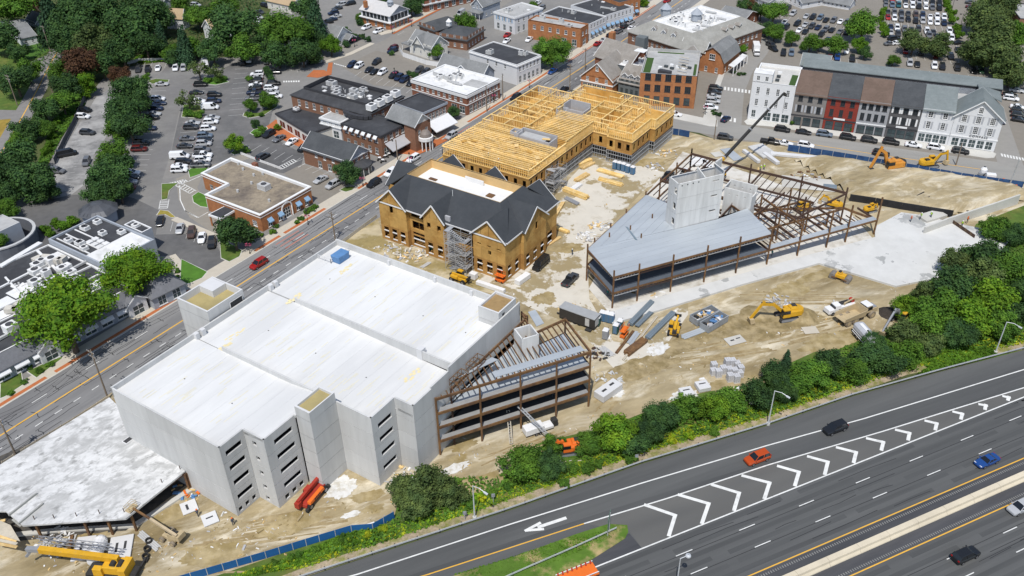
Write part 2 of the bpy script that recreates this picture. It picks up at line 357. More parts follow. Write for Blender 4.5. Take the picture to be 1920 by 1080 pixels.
mb=MB()                                                # painted walkways beside the bank lane
def hatch(a,b,w,n):
    A,B=at(*a),at(*b); d=(B-A).normalized(); q=V((-d.y,d.x,0)); L=(B-A).length
    for o in (0,w): mb.poly([xy(A+q*(o-.1),.034),xy(B+q*(o-.1),.034),xy(B+q*(o+.1),.034),xy(A+q*(o+.1),.034)])
    for k in range(n):
        p=A+d*(L*(k+.3)/n); mb.poly([xy(p,.034),xy(p+d*.3,.034),xy(p+d*.9+q*w,.034),xy(p+d*.6+q*w,.034)])
hatch((311,345),(347,336),-2.0,8); hatch((337,341),(368,358),-2.0,7); hatch((301,376),(298,392),2.2,5); hatch((528,318),(558,302),2.0,7)
for pth in ([(347,336),(337,350),(338,375),(347,395),(370,408)],[(352,341),(380,328)],[(347,395),(372,408),(390,398)]): strip(mb,pts(pth),-.12,.12,.034)
struct(mb.ob('lane_paint',WHT))
# ---------------------------------------------------------------- highway
HA=at(1440,935); HU=V((.91587,.40148,0)); HN=V((-HU.y,HU.x,0))
def hw(s,o,z=0): p=HA+HU*s+HN*o; return V((p.x,p.y,z))
GRL=pts([(-100,1300),(300,1175),(575,1082),(960,956),(1200,871),(1440,798),(1600,743),(1760,698),(1920,656),(2200,580)])
sheet('highway',GRL+[hw(260,-60),hw(-220,-60)],.020,HWY)
RL=pts([(100,1235),(670,1077),(960,982),(1200,907),(1440,835),(1620,785),(1920,693),(2200,608)])
GL=pts([(1095,982),(1250,935),(1440,872),(1655,809),(1780,770),(1920,727),(2100,672)])
GR=[hw(-62,0),hw(200,0)]
sheet('gore_pavement',GL[:-1]+[hw(62,0),hw(-24.5,0),at(1205,1030),at(1180,995)],.026,HWG)
sheet('shoulder_patch',[at(1180,1000),at(1205,1030),hw(-27,0),hw(-70,0),at(700,1180),at(1060,1062)],.028,HWD)
sheet('shoulder_median',[hw(-200,-11.7),hw(200,-11.7),hw(200,-17.8),hw(-200,-17.8)],.026,HWD)
mb=MB()
strip(mb,RL,-.12,.12,.034); strip(mb,GL,-.12,.12,.034); strip(mb,GR,-.12,.12,.034)
for o in (-3.55,-7.4):
    for k in range(-6,12):
        s=(5.2 if o==-3.55 else 5.4)+12.15*k; strip(mb,[hw(s-1.55,o),hw(s+1.55,o)],-.08,.08,.034)
for o in (-22,-25.6,-29.2):
    for k in range(-6,12):
        s=19+(0 if o==-22 else 10.9)+12.15*k; strip(mb,[hw(s-1.55,o),hw(s+1.55,o)],-.08,.08,.034)
wp=MB(); sm=MB(); rr=random.Random(3)
for lane in (-1.8,-5.5,-9.3,-20,-23.8,-27.4):
    for o in (-.85,.85):
        s=-200
        while s<200: e=s+rr.uniform(18,46); strip(wp,[hw(s,lane+o+rr.uniform(-.1,.1)),hw(e,lane+o+rr.uniform(-.1,.1))],-.42,.42,.0225); s=e+rr.uniform(0,6)
for o in (-3.75,-7.55,-21.8): strip(sm,[hw(-200,o),hw(200,o)],-.05,.05,.024)
for o in (1.6,4.4): strip(wp,offs(RL,-2.2-o),-.45,.45,.0225)
for k in range(26): s=rr.uniform(-60,60); o=rr.choice([-1.8,-5.5,-9.3,-23.8])+rr.uniform(-1,1); l=rr.uniform(3,14); strip(sm,[hw(s,o),hw(s+l/2,o+rr.uniform(-.2,.2)),hw(s+l,o+rr.uniform(-.3,.3))],-.05,.05,.024)
struct(wp.ob('wheel_path',mat('highway_wear',(.083,.085,.084),.75,.12,.45,c2=(.066,.068,.068),th=(.4,.62),sc2=.2,st=(HW,14)))); struct(sm.ob('pavement_seam',TAR))
# chevrons in the gore: from the left line to a point, then back to the right line
for l,t,r in (((1212,945),(1270,965),(1258,1004)),((1275,926),(1333,943),(1320,981)),((1337,907),(1390,923),(1380,957)),((1394,890),(1447,904),(1437,935)),((1460,872),(1502,884),(1494,911)),((1516,854),(1556,865),(1550,890)),((1570,837),(1609,847),(1604,868)),((1626,820),(1660,828),(1656,845)),((1680,804),(1709,811),(1706,826)),((1735,787),(1760,793),(1757,807)),((1787,770),(1808,775),(1805,787)),((1835,756),(1852,759),(1850,769)),((1880,741),(1895,744),(1893,752))):
    l=(l[0]-(t[0]-l[0])*.06,l[1]-(t[1]-l[1])*.06); r=(r[0]+(r[0]-t[0])*.07,r[1]+(r[1]-t[1])*.07); strip(mb,pts([l,t]),-.62,.0,.036); strip(mb,pts([t,r]),-.62,.0,.040)
strip(mb,pts([(1008,989),(1062,971)]),-.3,.3,.036); strip(mb,pts([(984,996),(1014,980)]),-.25,.25,.036); strip(mb,pts([(985,995),(1020,992)]),-.25,.25,.040)
struct(mb.ob('highway_marking',WHT))
mb=MB(); strip(mb,[hw(-200,-11.5),hw(200,-11.5)],-.1,.1,.034); strip(mb,[hw(-200,-18.1),hw(200,-18.1)],-.1,.1,.034); strip(mb,pts([(700,1107),(800,1078),(960,1026),(1095,982)]),-.1,.1,.034)
struct(mb.ob('edge_line',YEL))
mb=MB()
for o in (-12.3,-17.4):
    for k in range(-150,330): p=hw(k*.45,o); q=hw(k*.45+.2,o); strip(mb,[p,q],-.22,.22,.032)
struct(mb.ob('rumble_strip',mat('rumble',(.2,.2,.19),.8)),'stuff')
ISL=[(845,1082),(700,1130),(900,1200),(1090,1062),(1172,1010),(1178,998),(1176,985),(1140,983),(1080,1002),(960,1046)]
struct(MB().prism(pts(ISL),.0,.10).ob('grass_island',mat('grass_verge',(.085,.16,.02),.95,.25,.5,c2=(.36,.27,.13),th=(.5,.66),sc2=.22)))
# median barrier: concrete sections
mb=MB(); q=[]
bt=T('median_barrier','long tan concrete barrier between the two highway carriageways','barrier',hw(0,-14.6))
sec=None
for k in range(-12,34):
    s=k*6.1
    m=MB(); prof=((-.80,0),(-.72,.18),(-.35,.55),(-.28,1.0),(.62,1.0),(.70,.55),(1.0,.18),(1.06,0))
    if sec is None:
        ring=[]
        for x in (0.02,6.08):
            ring.append([V((x,-y,z)) for y,z in prof])
        for i in range(len(prof)-1): m.poly([ring[0][i],ring[0][i+1],ring[1][i+1],ring[1][i]])
        m.poly(ring[0]); m.poly(ring[1][::-1])
        sec=m.mesh('barrier_section')
    o=inst(sec,'barrier_section',mat('barrier_concrete',(.60,.53,.40),.9,.1,.5),bt,hw(s,-14.45)-V(bt.location),math.atan2(HU.y,HU.x))
# ---------------------------------------------------------------- wall with real openings
def facade(mb,p,q,z0,z1,holes=(),dep=.25):
    p,q=xy(p),xy(q); L=(q-p).length; u=(q-p)/L; n=V((u.y,-u.x,0))      # outward to the right of p->q
    P=lambda a,z,d=0: p+u*a-n*d+V((0,0,z))
    if not holes: mb.poly([P(0,z0),P(L,z0),P(L,z1),P(0,z1)]); return
    us=sorted({0,L,*[max(0,h[0]) for h in holes],*[min(L,h[1]) for h in holes]}); zs=sorted({z0,z1,*[h[2] for h in holes],*[h[3] for h in holes]})
    for i in range(len(us)-1):
        for j in range(len(zs)-1):
            cu,cz=(us[i]+us[i+1])/2,(zs[j]+zs[j+1])/2
            if us[i+1]-us[i]<1e-5 or any(h[0]<cu<h[1] and h[2]<cz<h[3] for h in holes): continue
            mb.poly([P(us[i],zs[j]),P(us[i+1],zs[j]),P(us[i+1],zs[j+1]),P(us[i],zs[j+1])])
    for a,b,c,d in [h[:4] for h in holes]:
        mb.poly([P(a,c),P(b,c),P(b,c,dep),P(a,c,dep)]); mb.poly([P(b,c),P(b,d),P(b,d,dep),P(b,c,dep)])
        mb.poly([P(b,d),P(a,d),P(a,d,dep),P(b,d,dep)]); mb.poly([P(a,d),P(a,c),P(a,c,dep),P(a,d,dep)])
PRE=mat('precast_concrete',(.55,.55,.54),.8,.06,.8,c2=(.47,.47,.46),th=(.4,.7),sc2=.25,rv=.05,spec=.2,vst=.12,c3=(.41,.41,.395),th3=(.60,.82),sc3=.7)
DECKM=mat('deck_coating',(.69,.69,.675),.8,.03,.4,c2=(.60,.60,.59),th=(.42,.62),sc2=.09,st=(RD,5),rv=.03,c3=(.58,.58,.565),th3=(.56,.80),sc3=.13,dist=.6)
RIM=mat('precast_rim',(.60,.60,.60),.8,.04,.6)
GRAVR=mat('roof_insulation',(.40,.33,.15),.95,.2,.8,c2=(.30,.25,.12),th=(.4,.6),sc2=.4)
STAIN=mat('yellow_stain',(.72,.62,.36),.9,.1,.6)
DARKI=mat('interior_shade',(.05,.05,.052),.9,.1,.5)  # shade inside buildings and openings put into the colour
# ---------------------------------------------------------------- parking garage (s along the street, t towards the highway)
GO=at(207,727,15.9); GO.z=0
GU=V((math.cos(math.radians(56.3)),math.sin(math.radians(56.3)),0)); GT=V((GU.y,-GU.x,0))
def gp(s,t,z=0): return GO+GU*s+GT*t+V((0,0,z))
g=T('parking_garage','large pale precast concrete parking garage with white coated roof deck','parking garage',gp(28,22))
def panel(p,q,z0,z1,holes=(),par=g):
    p2,q2=xy(p),xy(q); u=(q2-p2).normalized(); n=V((u.y,-u.x,0)); p2+=u*.012; q2-=u*.012; m=MB(); facade(m,p2,q2,z0+.03,z1-.03,holes,.3)
    for z in (z0+.02,z1-.02): m.poly([p2+V((0,0,z)),q2+V((0,0,z)),q2-n*.3+V((0,0,z)),p2-n*.3+V((0,0,z))])
    m.poly([p2-n*.3+V((0,0,z0+.02)),p2+V((0,0,z0+.02)),p2+V((0,0,z1-.02)),p2-n*.3+V((0,0,z1-.02))])
    m.poly([q2-n*.3+V((0,0,z0+.02)),q2+V((0,0,z0+.02)),q2+V((0,0,z1-.02)),q2-n*.3+V((0,0,z1-.02))])
    return m.ob('wall_panel',PRE,par)
LV=[0,2.0,5.35,8.7,12.05,15.9]
def gwall(s0,t0,s1,t1,holes=None,tops=None,w=9.2):
    p,q=gp(s0,t0),gp(s1,t1); L=(q-p).length; n=max(1,round(L/w)); u=(q-p)/L
    for k in range(n):
        a,b=p+u*(L*k/n),p+u*(L*(k+1)/n)
        for j in range(5):
            z1=LV[j+1] if j<4 or not tops else tops
            hs=[h for h in (holes or []) if LV[j]<=h[2]<z1]
            panel(a,b,LV[j],z1,hs)
def strips_(a,b,extra=()): return [(a,b,z,z+1.05) for z in (3.15,6.5,9.85,13.2)]+list(extra)
gwall(0,0,0,27.1)
gwall(0,27.1,5,27.1,strips_(.9,4.2,[(.5+k*1.5,1.3+k*1.5,.55,1.5) for k in range(3)]))
gwall(5,27.1,5,31.8,[(1.7,2.6,z,z+.95) for z in (.5,3.3,6.6,9.9,13.3)])
gwall(5,31.8,12,31.8,strips_(1.9,5.9,[(1.6+k*1.7,2.6+k*1.7,.55,1.6) for k in range(3)]))
gwall(18,34.9,18,43); gwall(18,43,24,43,[(1.4,4.9,z,z+1.05) for z in (2.6,6.0,9.3,12.4)]); gwall(24,43,24,47)
gwall(24,47,29,47,tops=15.9); gwall(29,47,34,47,tops=16.3); gwall(34,47,57,47,tops=17.1); gwall(57,47,57,0); gwall(57,0,0,0,tops=15.9)
# stair tower of the south wall
def tower(s0,t0,s1,t1,z1,roofm,par=g,low=.5,holes=None,name='stair_tower'):
    m=MB(); c=[gp(s0,t0),gp(s1,t0),gp(s1,t1),gp(s0,t1)]; zz=[0,2.0,5.35,8.7,12.05,15.9,z1]
    tw=None
    for j in range(6):
        m=MB()
        C=ccw(c)
        for k in range(4): facade(m,C[k],C[(k+1)%4],zz[j]+.02,zz[j+1]-.02,[h[1:] for h in (holes or []) if h[0]==k and zz[j]<=h[3]<zz[j+1]],.5)
        o=m.ob(name,PRE,par) if tw is None else m.ob('wall_panel',PRE,tw,loc=V((0,0,0)))
        tw=tw or o
    C=ccw(c); m=MB(); ce=sum(C,V())/4
    I=[p+(ce-p).normalized()*.45 for p in C]
    for k in range(4):
        a,b,ai,bi=C[k],C[(k+1)%4],I[k],I[(k+1)%4]; m.poly([xy(a,z1),xy(b,z1),xy(bi,z1),xy(ai,z1)]); m.poly([xy(ai,z1),xy(bi,z1),xy(bi,z1-low-.1),xy(ai,z1-low-.1)])
    m.ob('coping',RIM,tw,loc=V((0,0,0))); m=MB(); m.poly([xy(p,z1-low) for p in I]); m.ob('tower_roof',roofm,tw,loc=V((0,0,0)))
    return tw
tower(12,32.1,18,35.4,17.9,GRAVR)
tower(50.3,42,56.2,46.6,18.4,mat('roof_brown',(.30,.20,.09),.95,.15,1),holes=[(0,1.2,2.2,16,17.6)])
tw=tower(22.2,-9,31,-.4,18.1,GRAVR,low=1.5,holes=[])
m=MB(); m.box(gp(29,-6.8,16.6),(3.2,3.8,1.5),math.radians(56.3)); m.ob('lift_overrun',RIM,g)
m=MB(); facade(m,gp(30.6,-.33),gp(27.2,-.33),15.0,17.2,[(.1,3.2,15.05,17.1)],.1); m.ob('tower_doorway',RIM,g)
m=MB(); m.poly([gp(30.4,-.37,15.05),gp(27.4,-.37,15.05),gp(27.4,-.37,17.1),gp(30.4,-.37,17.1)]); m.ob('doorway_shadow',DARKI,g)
# decks of double-tee planks laid along the street direction
def bay(s0,s1,zf,t0=.3,t1=46.7,w=3.05,skip=()):
    n=round((t1-t0)/w); w=(t1-t0)/n
    for k in range(n):
        a,b=t0+k*w+.009,t0+(k+1)*w-.009
        for (sa,sb) in [(s0,s1)]:
            ta,tb=a,b; lim=lambda s:27.0 if s<5 else 31.6 if s<11.9 else 32 if s<18 else 42.8 if s<24 else 46.7
            parts=[]; cuts=[x for x in (5,11.9,18,24) if sa<x<sb]; e=[sa]+cuts+[sb]; cur=None
            for i in range(len(e)-1):
                ok=lim((e[i]+e[i+1])/2)
                if tb<=ok+.6:
                    hi=min(tb,ok)
                    if cur and abs(cur[3]-hi)<.01: cur[1]=e[i+1]
                    else: cur=[e[i],e[i+1],ta,hi]; parts.append(cur)
                elif ta<ok-.3: parts.append([e[i],e[i+1],ta,ok]); cur=None
                else: cur=None
            for s_,e_,x,y in parts:
                m=MB(); m.hexa([gp(s_,x,zf(x)-.5),gp(s_,y,zf(y)-.5),gp(e_,y,zf(y)-.5),gp(e_,x,zf(x)-.5)],[gp(s_,x,zf(x)),gp(s_,y,zf(y)),gp(e_,y,zf(y)),gp(e_,x,zf(x))]); m.ob('deck_plank',DECKM,g)
z2=lambda t:14.85-max(0,t-8)*.03
bay(.3,17.95,lambda t:15.0 if t<24 else 15.0+(min(t,31)-24)*.12); bay(18.25,36.3,z2); bay(36.6,56.7,lambda t:14.9)
m=MB()                                                  # barrier walls between the bays, seen from the lower bay
m.hexa([gp(36.3,7.8,12),gp(36.3,38.2,12),gp(36.6,38.2,12),gp(36.6,7.8,12)],[gp(36.3,7.8,15.9),gp(36.3,38.2,15.9),gp(36.6,38.2,15.9),gp(36.6,7.8,15.9)])
m.hexa([gp(36.3,39.4,14.0),gp(36.3,46.7,14.0),gp(36.6,46.7,14.0),gp(36.6,39.4,14.0)],[gp(36.3,39.4,15.8),gp(36.3,46.7,15.8),gp(36.6,46.7,15.8),gp(36.6,39.4,15.8)])
m.ob('ramp_wall',PRE,g)
m=MB(); m.hexa([gp(36.1,38.2,11),gp(36.1,39.4,11),gp(37.3,39.4,11),gp(37.3,38.2,11)],[gp(36.1,38.2,16.2),gp(36.1,39.4,16.2),gp(37.3,39.4,16.2),gp(37.3,38.2,16.2)]); m.ob('ramp_column',RIM,g)
m=MB(); m.hexa([gp(17.95,7.6,13),gp(17.95,31,13),gp(18.25,31,13),gp(18.25,7.6,13)],[gp(17.95,7.6,16.0),gp(17.95,31,16.0),gp(18.25,31,16.0),gp(18.25,7.6,16.0)]); m.ob('bay_wall',PRE,g)
for a,b,c,d,z in ((0,0,57,.32,16.02),(57,0,56.6,47,16.3)):
    m=MB(); m.hexa([gp(a,b,14),gp(c,b,14),gp(c,d,14),gp(a,d,14)][:4],[gp(a,b,z),gp(c,b,z),gp(c,d,z),gp(a,d,z)]); m.ob('parapet',PRE,g)
for s in (18.1,19.6,36.9,38.2): m=MB(); m.box(gp(s,.6,14),(.8,.9,2.2),math.radians(56.3)); m.ob('parapet_pier',RIM,g)
for t in (15,27,36): m=MB(); m.box(gp(56.4,t,14),(.5,.6,2.1),math.radians(56.3)); m.ob('parapet_pier',RIM,g)
for j in range(1,5):                                    # inner floors seen through the openings, shade put into their dark colour
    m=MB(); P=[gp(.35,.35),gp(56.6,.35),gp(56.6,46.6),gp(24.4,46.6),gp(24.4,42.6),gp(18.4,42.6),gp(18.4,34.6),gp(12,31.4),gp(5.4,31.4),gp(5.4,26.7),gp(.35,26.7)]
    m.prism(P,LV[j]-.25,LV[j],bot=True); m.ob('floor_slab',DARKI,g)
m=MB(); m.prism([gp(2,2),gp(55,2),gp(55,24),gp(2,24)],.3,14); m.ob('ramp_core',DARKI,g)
m=MB()                                                  # faint yellow layout marks left on the coating
for s0,s1 in ((1,17),(19,35),(37.5,56)):
    for k in range(80):
        t=R.uniform(2,44); s=R.uniform(s0,s1); l=R.uniform(.8,4.2); z=(15.0 if s0<10 else z2(t) if s0<30 else 14.9)
        if s+l>s1 or (s<5 and t>26) or (s<18 and t>23.5) or (s<24 and t>42): continue
        zb=lambda x:(15.0 if s0<10 else z2(x) if s0<30 else 14.9)+.006
        dz=k*.0004; m.poly([gp(s,t,zb(t)+dz),gp(s+l,t,zb(t)+dz),gp(s+l,t+.13,zb(t+.13)+dz),gp(s,t+.13,zb(t+.13)+dz)])
m.ob('layout_mark',mat('layout_yellow',(.70,.655,.48),.85,.05,2),g)['kind']='stuff'
m=MB()
for s,t,l,w in ((20,6.3,4.5,.7),(38.5,6.5,4,.6),(33.5,40.2,4.2,.5),(24.5,5.5,4.5,.35),(52,8,4,.5)):
    for k in range(9):
        zz=(z2 if 18<s<36 else (lambda x:14.9)); a=s-l*k/9*1.0; b=t+R.uniform(-.5,.5); 
        m.poly([gp(a,b,zz(b)+.007+k*.0005),gp(a+.7,b,zz(b)+.007+k*.0005),gp(a+.7,b+w,zz(b+w)+.007+k*.0005),gp(a,b+w,zz(b+w)+.007+k*.0005)])
m.ob('adhesive_stain',STAIN,g)['kind']='stuff'
m=MB(); BL=mat('tarp_blue',(.10,.22,.42),.6,.12,1)
m=MB()
for s_,t_ in ((9,8),(9,20),(27,10),(27,22),(27,34),(46,8),(46,20),(46,32),(46,42),(16,26)): q=gp(s_,t_,(z2(t_) if 18<s_<36 else 15.0 if s_<18 else 14.9)+.01); m.tube(q,q+V((0,0,.02)),.13,n=8)
m.ob('deck_drain',DARKI,g)['kind']='stuff'
bn=MB(); bn.box(gp(52.6,5,14.92),(2.1,3.0,1.7),math.radians(146),1.12); tag(bn.ob('waste_cart',BL,bevel=.08),'blue tilt waste cart on the white garage deck','cart')
tr=T('rail_enclosure','pale rail enclosure at the far corner of the garage deck','railing',gp(54,3))
for a,b in (((50.5,.6),(50.5,4.2)),((50.5,4.2),(56,4.2))):
    m=MB(); m.bar(gp(*a,15.9),gp(*b,15.9),.09,.09); m.bar(gp(*a,15.4),gp(*b,15.4),.07,.07)
    for f in (0,.5,1): p=gp(*a,14.9).lerp(gp(*b,14.9),f); m.bar(p,p+V((0,0,1.1)),.1,.1)
    m.ob('rail',RIM,tr)
# ---------------------------------------------------------------- podium deck beside the garage (bottom left)
RUST=mat('rust_steel',(.125,.07,.04),.75,.3,1.2,c2=(.24,.13,.05),th=(.4,.7),sc2=.5,metal=.15)
RUSTD=mat('dark_steel',(.085,.05,.036),.75,.2,1.2,metal=.15)
SLABC=mat('rough_slab',(.60,.60,.59),.9,.14,1.1,c2=(.30,.30,.29),th=(.52,.66),sc2=.85,st=(math.radians(40),1.6),c3=(.42,.42,.41),th3=(.48,.58),sc3=.22,dist=1.4)
ZD=4.4
pd=T('podium_deck','low concrete podium deck with rusty edge beams left of the garage','deck',at(150,850))
PDK=[(205,745),(-60,908),(-130,960),(10,958),(42,985),(236,972),(347,883)]
m=MB(); P=[at(x,y,ZD) for x,y in PDK]; P=ccw(P); m.prism(P,ZD-.35,ZD,bot=True); m.ob('deck_slab',SLABC,pd)
m=MB(); m.bar(at(38,981,ZD-.4),at(238,967,ZD-.4),.3,.55); m.ob('edge_beam',RUST,pd); m=MB(); m.bar(at(238,967,ZD-.45),at(346,887,ZD-.45),.3,.5); m.ob('edge_beam',RUSTD,pd)
for x,y in ((67,984),(156,975),(200,972),(245,965),(350,886),(346,889)):
    b=at(x,y,ZD-.5); m=MB(); m.bar(V((b.x,b.y,0)),b,.34,.34); m.ob('column',RUST,pd)
m=MB(); A,B,C=at(-60,930,ZD-.4),at(60,990,ZD-.4),at(340,878,ZD-.4)
m.poly([V((-100,60,.01)),V((-40,68,.01)),V((-40,105,.01)),V((-100,115,.01))]) if 0 else None
bwp=[at(-80,905,0),at(60,960,0),at(200,935,0),at(325,880,0)]
for i in range(3): facade(m,bwp[i],bwp[i+1],0,ZD-.36)
m.ob('basement_wall',DARKI,pd)
sheet('podium_floor',[at(30,1015),at(236,995),at(355,905),at(230,760),at(-60,880)],.03,mat('pit_floor',(.10,.09,.075),.95,.2,.6,c2=(.05,.05,.05),th=(.4,.6),sc2=.5))
struct(MB().prism([at(24,1008),at(100,1000),at(255,990),at(370,916),at(366,910),at(250,984),at(100,993),at(22,1001)],0,.35).ob('foundation_kerb',CONC))
rp=MB(); q=[at(18,968,ZD),at(70,928,ZD),at(80,944,ZD),at(34,981,ZD)]; rp.poly([xy(q[0],ZD-.9),xy(q[1],ZD+.004),xy(q[2],ZD+.004),xy(q[3],ZD-.9)]); rp.prism([at(16,967,ZD),at(18,968,ZD),at(70,927,ZD),at(69,926,ZD)],ZD,ZD+.35); rp.prism([at(34,983,ZD),at(36,984,ZD),at(82,946,ZD),at(81,944,ZD)],ZD,ZD+.3); rp.ob('stair_opening',mat('opening_grey',(.30,.30,.28),.9,.15,1),pd)
fr=MB(); q=at(240,826,ZD); fr.box(xy(q,ZD+.005),(1.7,1.3,.12),math.radians(56)); fr.ob('hatch_kerb',RIM,pd); m=MB(); m.box(xy(q,ZD+.01),(1.35,.95,.125),math.radians(56)); m.ob('hatch_opening',DARKI,pd)
for x,y in ((65,974),(102,972),(144,968),(187,963),(233,960),(304,905),(338,880)):
    m=MB(); b=at(x,y,ZD); m.bar(b,b+V((0,0,.9)),.1,.1); m.ob('edge_post',RUSTD,pd)
# the timber formwork left of it
fm=T('formwork','weathered timber and steel formwork at the lower left edge of the deck','formwork',at(10,1000))
LUM=mat('lumber',(.60,.40,.16),.85,.12,2,c2=(.68,.50,.24),th=(.4,.6),sc2=1,rv=.12)
LUMW=mat('lumber_grey',(.50,.45,.36),.9,.12,2,rv=.1)
for k in range(5):
    m=MB(); a=at(-15+k*9,972+k*7,1.5+k*.0); m.bar(at(-30+k*4,985+k*8,2.4),at(32-k*0,1002+k*6,2.2) if k else at(10,975,2.4),.5,.12); m.ob('plank',LUMW if k%2 else LUM,fm)
for x,y in ((5,985),(18,1000),(30,1015),(-8,1010),(10,1025)):
    m=MB(); b=at(x,y); m.bar(b,b+V((0,0,2.3)),.16,.16); m.ob('prop',RUSTD,fm)
m=MB(); m.prism([at(-20,968,2.4),at(20,985,2.4),at(38,1015,2.4),at(-10,1000,2.4)],2.35,2.5); m.ob('plywood_sheet',LUMW,fm)
# ---------------------------------------------------------------- slabs and soil of the site
WET=mat('slab_wet',(.58,.545,.47),.85,.05,.4,c2=(.31,.25,.14),th=(.50,.525),sc2=.075,c3=(.50,.46,.38),th3=(.54,.66),sc3=.3,dist=.5)
sheet('courtyard_slab',pts([(905,470),(1035,455),(1045,360),(1090,312),(1140,290),(1240,322),(1300,300),(1330,310),(1212,352),(1100,470),(1105,560),(1150,640),(1205,650),(1250,590),(1290,565),(1290,590),(1240,660),(1150,690),(1105,640),(1050,600),(990,575),(900,530)]),.02,WET)
sheet('muddy_yard',pts([(640,452),(705,400),(720,450),(940,535),(960,560),(900,545)]),.0155,mat('mud_yard',(.47,.40,.26),.95,.15,.7,c2=(.29,.23,.10),th=(.45,.55),sc2=.12))
SL=mat('podium_concrete',(.58,.58,.56),.85,.05,.4,c2=(.34,.345,.335),th=(.575,.59),sc2=.10,c3=(.54,.54,.52),th3=(.45,.6),sc3=.2)
SPZ=.5
struct(MB().prism(pts([(1148,606),(1240,580),(1394,532),(1536,493),(1680,536),(1760,520),(1850,505),(1900,440),(1825,425),(1720,402),(1690,398),(1640,425),(1641,444),(1500,482),(1380,516),(1200,567),(1146,584)],SPZ),0,SPZ).ob('terrace_slab',SL))
struct(MB().prism(pts([(1104,542),(1150,596),(1422,515),(1640,452),(1590,395),(1420,330),(1280,285),(1180,400)]),0,.12).ob('building_slab',mat('slab_pale',(.60,.58,.53),.9,.08,.5,c2=(.38,.34,.27),th=(.5,.62),sc2=.1)))
# retaining walls on the right
rw=T('retaining_wall','pale concrete retaining wall running beside the earth bank','wall',at(1800,430))
seg=[(1732,441),(1775,425),(1820,411),(1865,397),(1908,383)]
for i in range(4):
    a,b=at(*seg[i]),at(*seg[i+1]); u=(b-a).normalized(); n=V((-u.y,u.x,0)); m=MB(); m.hexa([a,b-u*.03,b-u*.03+n*.45,a+n*.45],[xy(a,2.2+i*.15),xy(b-u*.03,2.35+i*.15),xy(b-u*.03+n*.45,2.35+i*.15),xy(a+n*.45,2.2+i*.15)]); m.ob('wall_segment',CONC,rw)
bw=T('shoring_wall','black waterproofed retaining wall below the earth bank','wall',at(1690,400))
seg=[(1592,377),(1640,384),(1690,393),(1740,401),(1785,408)]
for i in range(4):
    a,b=at(*seg[i]),at(*seg[i+1]); u=(b-a).normalized(); n=V((-u.y,u.x,0)); m=MB(); m.hexa([a,b-u*.04,b-u*.04+n*.4,a+n*.4],[xy(a,1.9),xy(b-u*.04,1.9),xy(b-u*.04+n*.4,1.9),xy(a+n*.4,1.9)]); m.ob('wall_segment',mat('bitumen_black',(.022,.022,.024),.7,.3,1),bw)
sw=T('timber_lagging_wall','brown timber lagging wall between steel posts near the trees','wall',at(1800,440))
a,b=at(1778,417),at(1826,450)
for k in range(10):
    p,q=a.lerp(b,k/10),a.lerp(b,(k+.88)/10); m=MB(); m.bar(p+V((0,0,.7)),q+V((0,0,.7)),.15,1.4); m.ob('lagging_board',RUSTD if k%2 else mat('lagging_brown',(.13,.085,.05),.9,.2,1),sw)
# earth bank (terrain)
bm_=bmesh.new(); Q=pts([(1480,300),(1560,345),(1590,376),(1690,392),(1785,407),(1910,382),(1960,372),(1900,345),(1780,325),(1640,305),(1540,290)]); ce=sum(Q,V())/len(Q)
N_=46
x0,x1=min(p.x for p in Q),max(p.x for p in Q); y0,y1=min(p.y for p in Q),max(p.y for p in Q); grid={}
from mathutils import noise as NZ
def edge_d(p): 
    d=1e9
    for i in range(len(Q)):
        a_,b_=Q[i],Q[(i+1)%len(Q)]; t_=max(0,min(1,(p-a_).dot(b_-a_)/(b_-a_).length_squared)); d=min(d,(p-a_-(b_-a_)*t_).length)
    return d
for i in range(N_+1):
    for j in range(N_+1):
        p=V((x0+(x1-x0)*i/N_,y0+(y1-y0)*j/N_,0))
        if inside(p,Q): e=edge_d(p); grid[i,j]=bm_.verts.new((p.x,p.y,min(1.5,e*.5)+.35*min(1,e/3)*(NZ.noise(p*.22)+.5*NZ.noise(p*.6))+.03))
for i in range(N_):
    for j in range(N_):
        k=[(i,j),(i+1,j),(i+1,j+1),(i,j+1)]
        if all(x in grid for x in k): bm_.faces.new([grid[x] for x in k])
me=bpy.data.meshes.new('earth_bank'); bm_.to_mesh(me); bm_.free(); struct(inst(me,'earth_bank',DIRT))
def mound(name,px,r,h,label,m=None,n=14,cat='soil heap',el=1.0):
    c=at(*px); b=MB(); rr=[(1,0),(.85,.28),(.6,.66),(.3,.93),(.0,1.0)]
    V0=[]
    for f,z in rr:
        for k in range(n):
            t=2*math.pi*k/n; w=1+.22*NZ.noise(V((math.cos(t)*1.7+c.x,math.sin(t)*1.7,f*2+c.y))); b.v.append((c.x+r*el*f*w*math.cos(t),c.y+r*f*w*math.sin(t),h*z*w if f else h))
    for j in range(len(rr)-1):
        for k in range(n): b.f.append((j*n+k,j*n+(k+1)%n,(j+1)*n+(k+1)%n,(j+1)*n+k))
    o=b.ob(name,m or DIRT); tag(o,label,cat); return o
